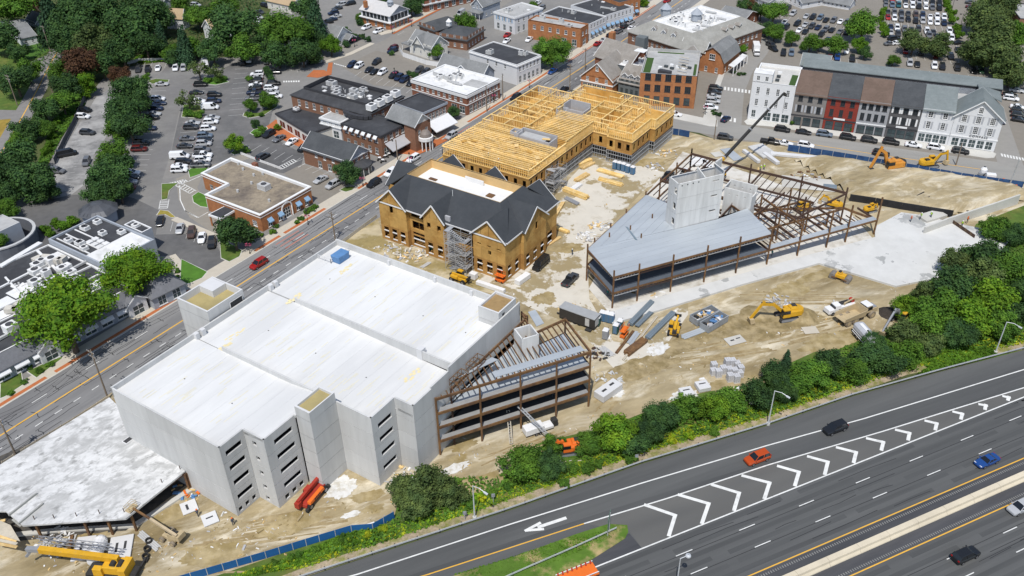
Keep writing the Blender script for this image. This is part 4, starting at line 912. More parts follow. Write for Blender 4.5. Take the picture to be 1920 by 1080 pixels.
# ---------------------------------------------------------------- small four storey steel frame beside the garage
s2=T('small_steel_frame','smaller four level brown steel frame beside the garage','steel frame',at(950,770))
A0,A1=gp(29.6,47.3),at(1103,762); fd=(A1-A0).normalized(); fn=V((-fd.y,fd.x,0)); LN=(A1-A0).length
LZ=[3.5,6.8,10.1,13.5]
B0=gp(61.5,49.2); B1=at(1060,598,13.4); B1.z=0; B2=at(978,586,13.4); B2.z=0
cols=[A0,A0.lerp(A1,.27),A0.lerp(A1,.53),A0.lerp(A1,.77),A1]
for c in cols: column(c,13.6,par=s2)
out=[A0,A1,B1,at(1000,625,13.4),B2,gp(58,48),gp(33,48)]
for c in out[2:]: column(c,13.6,par=s2,m=RUSTD)
for j,z in enumerate(LZ):
    for i in range(4): beam(xy(cols[i],z-.25),xy(cols[i+1],z-.25),.28,.5,RUST,par=s2)
    o=[xy(p) for p in out]
    for i in range(1,6): beam(xy(o[i],z-.25),xy(o[i+1],z-.25),.28,.5,RUST if j==3 else RUSTD,par=s2)
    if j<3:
        m=MB(); m.prism([A0+fn*.2,A1+fn*.2,xy(B1),xy(out[3]),xy(B2),gp(58,48.2),gp(31.5,47.4)],z-.14,z,bot=True); m.ob('floor_deck',SDK if j==2 else DARKI,s2)  # lower floors get a near-black colour in place of shade
        m=MB(); strip(m,[A0,A1],.1,1.1,z+.004); m.ob('deck_edge',mat('deck_edge_grey',(.27,.27,.265),.7,.12,.8),s2)
jd=at(1045,648,13.4)-at(1005,590,13.4); jd.z=0; jd.normalize()
def hit(p,d,A,B):
    e=B-A; den=d.x*e.y-d.y*e.x
    if abs(den)<1e-6: return None
    t=((A.x-p.x)*e.y-(A.y-p.y)*e.x)/den; s=((A.x-p.x)*d.y-(A.y-p.y)*d.x)/den
    return t if 0<=s<=1 else None
o=[xy(p) for p in out]; o[-1]=gp(31.5,47.5)
for k in range(1,26):
    p=A0.lerp(A1,k/26); ts=[t for i in range(1,len(o)) for t in [hit(p,-jd,o[i],o[(i+1)%len(o)])] if t and t>.6]
    if ts: q=p-jd*min(ts); beam(xy(p,13.3),xy(q,13.3),.15,.32,RUST,'joist',par=s2)
m=MB(); m.prism([A0.lerp(A1,.38)+fn*.7,A0.lerp(A1,.97)+fn*.7,A0.lerp(A1,.97)+fn*2.3,A0.lerp(A1,.38)+fn*2.3],13.42,13.52,bot=True); m.ob('roof_sheet',SDK,s2)
m=MB(); m.prism([A0+fn*2.6+fd*3.2,A0+fn*3.2+fd*4.6,gp(44,50.6),gp(44,49.2)],13.42,13.52,bot=True); m.ob('roof_sheet',SDK,s2)
m=MB(); m.prism([at(990,585,10.2),at(1004,581,10.2),at(1020,606,10.2),at(1006,612,10.2)],10.1,10.25,bot=True); m.ob('roof_sheet',SDK,s2)
for s_ in (33.5,38.5):
    for dz in (0,1.2):
        for t_ in (47.4,49.0): m=MB(); m.bar(gp(s_,t_,13.7+dz),gp(s_+3.6,t_,13.7+dz),.1,.1); m.ob('cage_bar',RUST,s2)
    for k in range(4):
        for t_ in (47.4,49.0): m=MB(); m.bar(gp(s_+k*1.2,t_,13.6),gp(s_+k*1.2,t_,14.9),.1,.1); m.ob('cage_bar',RUST,s2)
        m=MB(); m.bar(gp(s_+k*1.2,47.4,14.9),gp(s_+k*1.2,49,14.9),.1,.1); m.ob('cage_bar',RUST,s2)
cc=at(987,640,13.4); cs=MB()
for dx,dy,w,d in ((0,-1.7,3.2,.25),(0,1.7,3.2,.25),(-1.6,0,.25,3.6),(1.6,0,.25,3.6)): cs.box(xy(cc,.1)+fd*dx+fn*dy,(w,d,15.6),math.atan2(fd.y,fd.x))
tag(cs.ob('lift_shaft',PC),'small pale concrete lift shaft inside the smaller steel frame','concrete shaft')
# ---------------------------------------------------------------- town buildings
BRK=mat('brick_red',(.25,.105,.06),.9,.14,2,c2=(.20,.085,.055),th=(.4,.6),sc2=.8)
BRO=mat('brick_orange',(.40,.17,.07),.9,.12,2,c2=(.34,.14,.06),th=(.4,.6),sc2=.8)
BRB=mat('brick_brown',(.23,.12,.075),.9,.12,2)
WHW=mat('white_wall',(.66,.665,.67),.8,.04,1)
CRW=mat('cream_wall',(.66,.64,.58),.8,.05,1)
GRW=mat('grey_siding',(.34,.37,.41),.8,.06,1)
SLW=mat('slate_wall',(.13,.145,.15),.8,.1,1)
SHD=mat('shingle_dark',(.060,.065,.070),.9,.12,1.6,c2=(.074,.079,.084),th=(.4,.6),sc2=.3)
SHG=mat('shingle_grey',(.185,.19,.19),.9,.12,1.6,c2=(.215,.22,.22),th=(.4,.6),sc2=.3)
SHB=mat('shingle_taupe',(.24,.22,.195),.9,.12,1.6,c2=(.28,.26,.235),th=(.4,.6),sc2=.3)
SHGN=mat('shingle_green_grey',(.165,.19,.19),.9,.10,1.4,c2=(.19,.215,.215),th=(.4,.6),sc2=.25)
SHBR=mat('shingle_brown',(.125,.088,.068),.9,.10,1.4,c2=(.15,.105,.083),th=(.4,.6),sc2=.25)
BLK=mat('black_membrane',(.045,.046,.05),.75,.15,.8,c2=(.065,.067,.072),th=(.45,.65),sc2=.15)
WMB=mat('white_membrane',(.70,.70,.69),.8,.06,.7,c2=(.56,.56,.54),th=(.5,.65),sc2=.3)
GMB=mat('grey_membrane',(.42,.42,.41),.85,.1,.7,c2=(.34,.34,.33),th=(.4,.65),sc2=.2)
TANR=mat('gravel_roof',(.27,.225,.165),.95,.2,1.2,c2=(.12,.10,.085),th=(.46,.66),sc2=.12)
GLS=mat('window_glass',(.025,.032,.038),.12,.2,.3,spec=.35)
GLT=mat('shop_glass',(.05,.07,.075),.1,.3,.4,spec=.4)
FRM=WTRIM; FRD=mat('dark_frame',(.05,.05,.055),.6,.1,1)
UNIT=mat('unit_metal',(.50,.50,.49),.6,.08,1.5,metal=.1); FAN=mat('fan_dark',(.06,.06,.065),.6,.1,1)
AWB=mat('awning_blue',(.22,.36,.52),.8,.06,1); AWW=mat('awning_white',(.68,.69,.70),.8,.04,1); AWG=mat('awning_grey',(.40,.40,.41),.8,.05,1)
SHUT=mat('shutter_grey',(.40,.41,.43),.8,.05,1); SHUD=mat('shutter_dark',(.06,.07,.075),.7,.1,1)
WC={}
def wmesh(w,h,nx,nz,arch=False):
    k=(round(w,2),round(h,2),nx,nz,arch)
    if k not in WC:
        f=MB(); t=.09; b=lambda x0,x1,z0,z1:f.hexa([V((x0,.02,z0)),V((x1,.02,z0)),V((x1,.1,z0)),V((x0,.1,z0))],[V((x0,.02,z1)),V((x1,.02,z1)),V((x1,.1,z1)),V((x0,.1,z1))])
        b(0,w,0,t); b(0,w,h-t,h); b(0,t,t,h-t); b(w-t,w,t,h-t)
        for i in range(1,nx): b(w*i/nx-.035,w*i/nx+.035,t,h-t)
        for i in range(1,nz): b(t,w-t,h*i/nz-.035,h*i/nz+.035)
        if w<3 and h<3: f.hexa([V((-.12,-.1,-.12)),V((w+.12,-.1,-.12)),V((w+.12,.02,-.12)),V((-.12,.02,-.12))],[V((-.12,-.1,0)),V((w+.12,-.1,0)),V((w+.12,.02,0)),V((-.12,.02,0))])
        p=MB(); p.poly([V((t/2,.07,t/2)),V((w-t/2,.07,t/2)),V((w-t/2,.07,h-t/2)),V((t/2,.07,h-t/2))])
        WC[k]=(f.mesh('window'),p.mesh('pane'))
    return WC[k]
def window(par,p,u,w,h,nx=2,nz=2,fm=None,gm=None,shut=None,name='window'):
    f,g=wmesh(w,h,nx,nz); a=math.atan2(u.y,u.x); L=p-AB[par.name]
    o=inst(f,name,fm or FRM,par,L,a); inst(g,'pane',gm or GLS,o,V((0,0,0)))
    if shut:
        for x in (-.62,w+.14): s=MB(); s.hexa([V((x,-.06,0)),V((x+.48,-.06,0)),V((x+.48,.0,0)),V((x,.0,0))],[V((x,-.06,h)),V((x+.48,-.06,h)),V((x+.48,.0,h)),V((x,.0,h))]); s.ob('shutter',shut,par,L,a)
    return o
def awning(par,p,u,w,dep,drop,m,z):
    n=V((u.y,-u.x,0)); s=MB(); a,b=p+V((0,0,z)),p+u*w+V((0,0,z)); c,d=b+n*dep-V((0,0,drop)),a+n*dep-V((0,0,drop))
    s.hexa([d-V((0,0,.25)),c-V((0,0,.25)),b-V((0,0,.06)),a-V((0,0,.06))],[d,c,b,a]); s.ob('awning',m,par)
def walls(par,P,z0,z1,wm,wins={},dep=.14,name='wall'):
    """wins: edge -> rows (count, width, z0, z1, options)"""
    mb=MB(); n=len(P)
    for k in range(n):
        p,q=xy(P[k]),xy(P[(k+1)%n]); L=(q-p).length
        if L<.05: continue
        u=(q-p)/L; hs=[]
        for row in wins.get(k,[]):
            c,w,a,b=row[:4]; o=row[4] if len(row)>4 else {}
            m0,m1=o.get('m',(.05,.05)); m0*=L; m1*=L; w=min(w,(L-m0-m1)/c*.92)
            for i in range(c):
                x=m0+(L-m0-m1)*(i+.5)/c-w/2; hs.append((x,x+w,a,b)); 
                window(par,p+u*x+V((0,0,a)),u,w,b-a,o.get('nx',2),o.get('nz',2),o.get('f'),o.get('g'),o.get('s'))
                if o.get('aw'): awning(par,p+u*(x-.15),u,w+.3,.9,.8,o['aw'],b+.25)
        facade(mb,p,q,z0,z1,hs,dep)
    mb.ob(name,wm,par)
def band(par,P,z,h,o,m,name='cornice'):
    n=len(P); ring=[]
    for k in range(n):
        a,b,c=xy(P[k-1]),xy(P[k]),xy(P[(k+1)%n]); u,v=(b-a).normalized(),(c-b).normalized(); n1,n2=V((u.y,-u.x,0)),V((v.y,-v.x,0)); d=(n1+n2); d=d/max(.3,d.dot(n1)); ring.append(b+d*o)
    m_=MB()
    for k in range(n):
        a,b,A_,B_=xy(P[k]),xy(P[(k+1)%n]),ring[k],ring[(k+1)%n]
        for z0 in (z,z+h):
            q=[xy(a,z0),xy(b,z0),xy(B_,z0),xy(A_,z0)]; m_.poly(q if z0==z else q[::-1])
        m_.poly([xy(A_,z),xy(B_,z),xy(B_,z+h),xy(A_,z+h)])
    return m_.ob(name,m,par)
def flat_roof(par,P,z,par_h,rm,rim=None,t=.3):
    c=sum((xy(p) for p in P),V())/len(P); n=len(P); I=[]
    for k in range(n):
        a,b,d=xy(P[k-1]),xy(P[k]),xy(P[(k+1)%n]); u,v=(b-a).normalized(),(d-b).normalized(); n1,n2=V((-u.y,u.x,0)),V((-v.y,v.x,0)); w=n1+n2; w=w/max(.3,w.dot(n1)); I.append(b+w*t)
    m=MB()
    for k in range(n):
        a,b,ai,bi=P[k],P[(k+1)%n],I[k],I[(k+1)%n]
        m.poly([xy(a,z),xy(b,z),xy(bi,z),xy(ai,z)]); m.poly([xy(ai,z),xy(bi,z),xy(bi,z-par_h),xy(ai,z-par_h)])
    m.ob('parapet',rim or WTRIM,par); MB().poly([xy(p,z-par_h) for p in I]).ob('roof',rm,par)
def gable_roof(par,Q,z0,z1,ax,rm,oh=.5,wm=None,name='roof_slope'):
    """Q four ccw corners; ridge parallel to edge 0 (ax=0) or edge 1 (ax=1)"""
    if ax==1: Q=Q[1:]+Q[:1]
    Q=[xy(q) for q in Q]; u=(Q[1]-Q[0]).normalized(); v=(Q[3]-Q[0]).normalized(); W_=(Q[3]-Q[0]).length; sl=(z1-z0)/(W_/2)
    r0,r1=(Q[0]+Q[3])/2-u*oh,(Q[1]+Q[2])/2+u*oh
    for a,b,r,s,sg in ((Q[0]-u*oh-v*oh,Q[1]+u*oh-v*oh,r1,r0,1),(Q[2]+u*oh+v*oh,Q[3]-u*oh+v*oh,r0,r1,1)):
        m=MB(); L=[xy(a,z0-sl*oh),xy(b,z0-sl*oh),xy(r,z1),xy(s,z1)]; m.hexa([p-V((0,0,.18)) for p in L],L); m.ob(name,rm,par)
    if wm:
        for a,b in ((Q[1],Q[2]),(Q[3],Q[0])): MB().poly([xy(a,z0),xy(b,z0),xy((a+b)/2,z1-.18)]).ob('gable_wall',wm,par)
    for a,r in ((Q[1]+u*oh-v*oh,r1),(Q[2]+u*oh+v*oh,r1),(Q[0]-u*oh-v*oh,r0),(Q[3]-u*oh+v*oh,r0)): MB().bar(xy(a,z0-sl*oh-.16),xy(r,z1-.16),.12,.26).ob('barge_board',WTRIM,par)
def hip_roof(par,Q,z0,z1,rm,oh=.5,flat=None,fm=None,ins=None):
    """hip roof; with ins the slopes stop at a flat centre set in by ins"""
    Q=[xy(q) for q in Q]; u=(Q[1]-Q[0]).normalized(); v=(Q[3]-Q[0]).normalized(); A,B=(Q[1]-Q[0]).length,(Q[3]-Q[0]).length
    E_=[Q[0]-u*oh-v*oh,Q[1]+u*oh-v*oh,Q[2]+u*oh+v*oh,Q[3]-u*oh+v*oh]; i=ins or min(A,B)/2-.01
    if ins is None and A>=B: I_=[Q[0]+u*i+v*i,Q[1]-u*i+v*i,Q[2]-u*i-v*i,Q[3]+u*i-v*i]
    else: I_=[Q[0]+u*i+v*i,Q[1]-u*i+v*i,Q[2]-u*i-v*i,Q[3]+u*i-v*i]
    for k in range(4):
        m=MB(); L=[xy(E_[k],z0),xy(E_[(k+1)%4],z0),xy(I_[(k+1)%4],z1),xy(I_[k],z1)]; m.poly(L); m.poly([xy(E_[k],z0-.25),xy(E_[(k+1)%4],z0-.25),L[1],L[0]]); m.ob('roof_slope',rm,par)
    MB().poly([xy(p,z0-.2) for p in E_][::-1]).ob('soffit',WTRIM,par)
    if ins:
        m=MB()
        for k in range(4): a,b=I_[k],I_[(k+1)%4]; m.poly([xy(a,z1),xy(b,z1),xy(b,z1-.7),xy(a,z1-.7)])
        m.ob('roof_curb',FRD if fm is BLK else WTRIM,par); MB().poly([xy(p,z1-.7) for p in I_]).ob('flat_roof',fm or WMB,par)
    return I_
def rtu(par,p,d,a=0,m=None):
    b=MB(); b.box(p,(d[0]+.1,d[1]+.1,.2),a); b.box(p+V((0,0,.2)),d,a); o=b.ob('rooftop_unit',m or UNIT,par)
    f=MB(); f.tube(p+V((0,0,d[2]+.2)),p+V((0,0,d[2]+.28)),min(d[0],d[1])*.36,n=10); f.ob('fan',FAN,o,loc=V((0,0,0)))
    return o
def junk(par,P,z,n,a,seed=1,big=1.0,m=None):
    """rooftop units, ducts, pipes and vents scattered in quad P"""
    r=random.Random(seed)
    for k in range(n):
        s,t=r.uniform(.12,.88),r.uniform(.12,.88); p=P[0].lerp(P[1],s).lerp(P[3].lerp(P[2],s),t); p=xy(p,z); c=r.random()
        if c<.45: rtu(par,p,(r.uniform(1.2,2.6)*big,r.uniform(1,2)*big,r.uniform(.7,1.4)*big),a,m)
        elif c<.6: b=MB(); q=p+V((math.cos(a),math.sin(a),0))*r.uniform(2,5); b.bar(p+V((0,0,.5)),q+V((0,0,.5)),.5,.5); b.bar(p,p+V((0,0,.5)),.4,.4); b.ob('roof_duct',UNIT,par)
        elif c<.85: b=MB(); b.tube(p,p+V((0,0,r.uniform(.5,1.1))),r.uniform(.12,.3),n=8); b.ob('vent_pipe',UNIT,par)
        else: b=MB(); b.box(p,(r.uniform(.8,1.5),r.uniform(.8,1.3),.3),a); b.ob('skylight',WTRIM,par)
def HB(base,top):
    b=at(*base); lo,hi=0.,40.
    for _ in range(40):
        m=(lo+hi)/2
        if pj(b+V((0,0,m)))[1]>top[1]: lo=m
        else: hi=m
    return lo
def rb(a,b,c,base,h=None):
    h=h or HB(base,b); Q=rect3(a,b,c,h); return [xy(q) for q in Q],h
A34=math.radians(-34); A56=math.radians(56)
def B(name,label,Q,cat='building'):
    c=sum((xy(q) for q in Q),V())/len(Q); return T(name,label,cat,c)
def sash(n,w=1.0,z0=1,z1=2.6,**k): return (n,w,z0,z1,k)
def shop(n,w,z0=.5,z1=2.9,**k): k.setdefault('g',GLT); k.setdefault('nx',2); k.setdefault('nz',2); return (n,w,z0,z1,k)
# --- brick bank with gravel roof
h=5.0; Q=ccw([xy(at(x,y,h)) for x,y in ((378,324),(425.6,343.7),(384.7,364.2),(487,402.7),(582,349.5),(432.7,295.7))])
b=B('brick_bank','single storey red brick bank with tan gravel roof and blue awnings',Q)
fi=[k for k in range(6) if (xy(Q[k])-xy(at(487,402.7,h))).length<.5][0]
walls(b,Q,0,h-.9,BRO,{fi:[(2,1.3,.4,2.6,{'m':(.05,.55),'aw':AWB}),(2,1.3,.4,2.6,{'m':(.62,.03),'aw':AWB}),(1,2.4,.1,3.0,{'m':(.40,.42),'nx':3,'nz':3})],(fi-1)%6:[(1,1.6,1,2.6,{'m':(.8,.05),'nx':3,'nz':3})],(fi-3)%6:[(3,1.3,.3,2.3,{'m':(.2,.2)})]})
band(b,Q,h-1.0,.2,.12,WTRIM); walls(b,Q,h-.8,h-.25,BRO,name='frieze'); band(b,Q,h-.25,.25,.22,WTRIM,'coping'); flat_roof(b,Q,h,.75,TANR,WTRIM,.45)
c=at(496,354,4.3); rtu(b,c,(3.0,2.2,1.3),A34); 
for x,y in ((447,309),(456,319),(476,330),(493,328),(472,345),(446,360),(505,378)): m=MB(); p=at(x,y,4.25); m.tube(p,p+V((0,0,.7)),.35,n=8); m.ob('vent_pipe',UNIT,b)
m=MB(); p=at(479,314,4.3); m.box(p,(1.5,1.1,1.4),A34); m.ob('chimney',BRK,b)
cq=[xy(at(x,y,3.4)) for x,y in ((390,402),(422,385.5),(442,393),(413,410))]; m=MB(); m.prism(cq,2.9,3.4,bot=True); m.ob('canopy',WTRIM,b); MB().poly([xy(sum(cq,V())/4+(p-sum(cq,V())/4)*.88,3.41) for p in ccw(cq)]).ob('canopy_roof',BLK,b)
for p in (cq[0],cq[3]): m=MB(); q=p+(sum(cq,V())/4-p)*.12; m.bar(xy(q,0),xy(q,2.9),.35,.35); m.ob('canopy_post',BRO,b)
# arch over the entrance
p0=xy(Q[fi]).lerp(xy(Q[(fi+1)%6]),.49); u=(xy(Q[(fi+1)%6])-xy(Q[fi])).normalized(); m=MB()
for k in range(8):
    a0,a1=math.pi*k/8,math.pi*(k+1)/8; m.bar(p0+u*(1.7*math.cos(a0))+V((0,0,3.0+1.5*math.sin(a0)))+V((u.y,-u.x,0))*.1,p0+u*(1.7*math.cos(a1))+V((0,0,3.0+1.5*math.sin(a1)))+V((u.y,-u.x,0))*.1,.3,.3)
for s in (-1.7,1.7): m.bar(p0+u*s+V((u.y,-u.x,0))*.1,p0+u*s+V((0,0,3))+V((u.y,-u.x,0))*.1,.3,.3)
m.ob('entrance_arch',WTRIM,b)
# --- dark gabled brick house beside the rear yard
h=5.2; Q,_=rb((567,276),(652,303),(693,280.5),0,h); b=B('brick_gabled_building','long brick building with dark gable roof facing the main street',Q)
walls(b,Q,0,h,BRB,{0:[shop(3,1.4,.2,2.4,m=(.25,.1)),sash(4,.9,3.3,4.6,m=(.2,.05))],1:[sash(4,1.2,3.0,4.6)],3:[sash(2)]})
gable_roof(b,Q,h,h+3.3,0,SHD,.5,GRW); band(b,Q,h-.3,.3,.15,WTRIM)
p0=xy(Q[1]).lerp(xy(Q[2]),.5); a=math.atan2((Q[2]-Q[1]).y,(Q[2]-Q[1]).x); m=MB(); m.lathe(p0,[(3.3,0),(3.3,.5)],10,a-math.pi,a); m.ob('bow_base',FRD,b); m=MB(); m.lathe(p0,[(3.2,.5),(3.2,2.4)],10,a-math.pi,a); m.ob('bow_window',GLT,b); m=MB(); m.lathe(p0,[(3.5,2.4),(3.5,2.8),(1.8,3.5),(.0,3.7)],10,a-math.pi,a); m.ob('bow_roof',BLK,b)
for k in range(7): t=a-math.pi*k/6; m=MB(); q=p0+V((math.cos(t)*3.24,math.sin(t)*3.24,0)); m.bar(q,q+V((0,0,2.5)),.14,.14); m.ob('bow_mullion',WTRIM,b)
# --- black roofed brick shopping block
h=8.6; Q,_=rb((545,175),(690,214),(757,178),0,h); b=B('black_roof_block','large brick shop block with black mansard roof crowded with rooftop units',Q)
walls(b,Q,0,h-.6,BRB,{0:[sash(9,1.1,5.2,7.2)],3:[sash(5,1.1,5.2,7.2)],1:[sash(4,1.1,5.2,7.2)]}); band(b,Q,h-.7,.25,.2,WTRIM)
I_=hip_roof(b,Q,h-.4,h+1.0,BLK,.3,ins=3.0,fm=BLK)
junk(b,I_,h+.3,26,A34,3,1.1); m=MB()
for k in range(4): p,q=I_[k],I_[(k+1)%4]; m.bar(xy(p,h+1.3),xy(q,h+1.3),.15,1.0)
m.ob('roof_screen',FRD,b)
for x,y in ((742,180),(727,189),(712,197),(697,205)): rtu(b,at(x,y,h+.3),(2.6,2.2,1.5),A56,WMB)
h=4.2; Q,_=rb((517,212),(580,250),(640,214),0,h); bl=B('low_shop','low white shop with black roof beside the brick terrace',Q)
walls(bl,Q,0,h,CRW,{0:[shop(4,3.4,.3,2.6,g=mat('red_glass',(.12,.03,.025),.2,.2,1),nz=1)]}); band(bl,Q,h-.5,.5,.25,FRD); flat_roof(bl,Q,h+.05,.2,BLK,FRD); p=at(556,207,h); m=MB(); m.tube(p,p+V((0,0,.3)),1.5,n=12); m.ob('roof_curb',FRD,bl); rtu(bl,p+V((0,0,.05)),(1.6,1.4,.8),A34,WMB)
h=HB((640,265),(637,230)); Q,_=rb((600,220),(637.5,230),(664,213),0,h); bw_=B('white_shop_wing','white two storey shop wing with grey flat roof and tall windows',Q)
walls(bw_,Q,0,h,WHW,{0:[(3,1.4,4.6,h-.9,{'nx':2,'nz':3}),shop(2,2.2)],1:[(2,1.2,4.6,h-.9,{})]}); band(bw_,Q,h-.5,.5,.3,WTRIM); band(bw_,Q,4,.3,.3,WTRIM); flat_roof(bw_,Q,h+.05,.2,GMB,WTRIM); rtu(bw_,at(637,206,h),(2,1.6,1.2),A34)
h=HB((714.6,297),(714,255)); Q,_=rb((640,231),(714,255),(757,229),0,h); bd=B('corner_brick_shop','two storey brick corner shop with black roof and large grey awning',Q)
walls(bd,Q,0,h,BRB,{0:[(6,1.1,4.6,6.6,{'aw':AWW}),sash(5,1.2,.8,2.8)],1:[(4,1.3,4.7,6.6,{}),shop(4,2)]}); band(bd,Q,h-.7,.7,.15,FRD); flat_roof(bd,Q,h+.05,.25,BLK,FRD)
p,q=xy(Q[1]),xy(Q[2]); u=(q-p).normalized(); awning(bd,p+u*1.2,u,8.5,3.2,1.6,AWG,4.2)
m=MB(); c=at(672,215,h); r0=None
for k in range(9):
    t=math.pi*k/8; q=c+V((math.cos(A34),math.sin(A34),0))*(3.2*math.cos(t)*1.6)+V((math.cos(A56),math.sin(A56),0))*(-2.2*math.sin(t))+V((0,0,.5))
    if r0: m.bar(r0,q,1.2,1.0)
    r0=q
m.ob('curved_duct',FRD,bd)
h=8.4; Q,_=rb((757,229),(777,236),(800,220),0,h); be=B('pedimented_entrance','brick gable with grey roof and domed round porch between the black roofs',Q)
walls(be,Q,0,h,BRB,{1:[sash(2,1,4.6,6.4)]}); gable_roof(be,[Q[0]+(Q[0]-Q[1])*1.6,Q[1],Q[2],Q[3]+(Q[3]-Q[2])*1.6],h,h+2.8,0,SHG,.4,CRW)
p0=xy(Q[1]).lerp(xy(Q[2]),.5)+V((math.cos(A34),math.sin(A34),0))*.8; m=MB(); m.lathe(p0,[(2.3,3.2),(2.3,4.2),(1.9,4.3)],14); m.ob('porch_ring',WTRIM,be); m=MB(); m.lathe(p0,[(1.8,4.3),(1.6,5.2),(1.0,5.9),(0.05,6.2)],14); m.ob('porch_dome',mat('lead_dome',(.22,.19,.17),.6,.1,1),be)
for k in range(6): t=A34-1.5+k*.6; m=MB(); q=p0+V((math.cos(t)*2,math.sin(t)*2,0)); m.tube(q,q+V((0,0,3.2)),.18,n=8); m.ob('porch_column',WTRIM,be)
h=8.2; Q,_=rb((742,193),(793,211),(835,190),0,h); bf=B('black_roof_shop','black flat roofed shop with white awning over the pavement terrace',Q)
walls(bf,Q,0,h,BRB,{1:[(6,1.2,4.8,6.8,{}),shop(4,2)]}); band(bf,Q,h-.7,.7,.2,GRW); flat_roof(bf,Q,h+.05,.25,BLK,FRD); p,q=xy(Q[1]),xy(Q[2]); u=(q-p).normalized(); awning(bf,p+u*1.0,u,9.5,4.2,2.0,AWW,4.6)
# --- brick block with white roof
Q,h=rb((771,150),(875,180),(929,147),(875,217)); b=B('white_roof_brick_block','two storey brick block with bright white roof and parapet',Q)
walls(b,Q,0,h,BRK,{0:[sash(9,1.0,4.2,6.0),shop(2,2.2,.4,2.8,m=(.7,.02))],1:[sash(9,1.0,4.2,6.0),shop(7,1.7)]}); band(b,Q,h-.9,.9,.2,WTRIM); band(b,Q,3.4,.3,.12,WTRIM); flat_roof(b,Q,h+.3,.5,WMB,WTRIM,.4)
m=MB(); z=h-.2; P=[at(x,y,z) for x,y in ((812,141),(844,153),(862,139),(860,134))]
for k in range(3): m.bar(P[k]+V((0,0,.7)),P[(k+1)]+V((0,0,.7)),.12,1.4)
m.ob('plant_screen',UNIT,b); junk(b,[at(800,147,z),at(850,163,z),at(895,148,z),at(850,135,z)],z,14,A34,9,1,WMB); m=MB(); m.box(at(893,158,z),(7,5,.25),A34); m.ob('roof_patch',GMB,b)
# --- white building with black roof
Q,h=rb((880,95),(969,122),(1007,101),(969,160)); b=B('white_black_roof_building','white two storey shop with black flat roof by the street tree',Q)
walls(b,Q,0,h,WHW,{0:[(3,.9,4.6,6.2,{'m':(.3,.15)}),(2,.8,1.6,2.6,{'m':(.4,.2)})],1:[(6,.9,4.4,6.3,{}),shop(5,1.3)]}); band(b,Q,h-.8,.4,.25,WTRIM); flat_roof(b,Q,h+.05,.35,BLK,WTRIM); junk(b,Q,h-.3,5,A34,4)
h=6; Q,_=rb((822,122),(903,143),(922,130),0,h); b=B('grey_shingle_house','grey house with cross gabled shingle roof behind the white roofed brick block',Q)
walls(b,Q,0,h,GRW,{0:[sash(4,.9,3.2,4.6)],1:[sash(2,.9,3.2,4.6)]}); gable_roof(b,Q,h,h+3.2,0,SHG,.5,GRW); c=Q[0].lerp(Q[1],.55); gable_roof(b,[c-T56*3,c+T56*3,c+T56*3+U56*4,c-T56*3+U56*4],h,h+2.3,1,SHG,.4,GRW)
# --- victorian white house and its fence
Q,h=rb((768,76),(808,89),(838,78),(804,113)); b=B('white_victorian_house','white wooden house with grey cross gabled roofs by the brick building',Q)
walls(b,Q,0,h,CRW,{0:[sash(3,.8,1,2.4),sash(3,.8,4,5.4)],1:[sash(3,.8,1,2.4),sash(3,.8,4,5.4)]}); gable_roof(b,Q,h,h+3.4,0,SHG,.5,CRW); c=Q[0].lerp(Q[1],.45); gable_roof(b,[c-T56*2.6-U56*.6,c+T56*2.6-U56*.6,c+T56*2.6+U56*5,c-T56*2.6+U56*5],h-.2,h+3.1,1,SHG,.5,CRW)
pq=[Q[0]+(Q[0]-Q[1]).normalized()*4.5,Q[0],Q[3].lerp(Q[0],.45),Q[3].lerp(Q[0],.45)+(Q[0]-Q[1]).normalized()*4.5]; hip_roof(b,pq,3,3.9,SHG,.3)
for p in pq[:2]+pq[3:]: m=MB(); m.bar(xy(p),xy(p,2.9),.2,.2); m.ob('porch_post',WTRIM,b)
def fence(name,label,px,h,m,step=2.4,post=None,cat='fence'):
    t=T(name,label,cat,at(*px[0])); P=pts(px)
    for i in range(len(P)-1):
        n=max(1,round((P[i+1]-P[i]).length/step))
        for k in range(n):
            a,b=P[i].lerp(P[i+1],k/n),P[i].lerp(P[i+1],(k+.995)/n); q=MB(); q.bar(a+V((0,0,h/2+.05)),b+V((0,0,h/2+.05)),.06,h-.1); q.ob('fence_panel',m,t); q=MB(); q.bar(a,a+V((0,0,h+.1)),.12,.12); q.ob('post',post or m,t)
    return t
fence('white_fence','white board fence round the white wooden house',[(750,97),(756,107),(800,122),(826,126)],1.8,WTRIM)
# --- brown brick hip roofed block
Q,h=rb((817,67),(875,76),(938,60),(872,95)); b=B('brick_hip_roof_block','brown brick block with dark hip roofs and white cupola',Q)
walls(b,Q,0,h,BRB,{0:[sash(4,.9,1,2.3),sash(4,.9,4,5.3)],1:[sash(5,.9,1,2.3),sash(5,.9,4,5.3)]}); hip_roof(b,Q,h,h+2.6,SHD,.6)
Q2,_=rb((786,47),(815,58),(852,36),0,h); walls(b,Q2,0,h,BRB,{0:[sash(3,.9,4,5.3)]},name='wing_wall'); hip_roof(b,Q2,h,h+2.4,SHD,.6); m=MB(); p=at(842,48,h+2); m.box(p,(1.5,1.5,1.6),A34); m.lathe(p+V((0,0,1.6)),[(1.2,0),(.1,1.2)],8); m.ob('cupola',WTRIM,b)
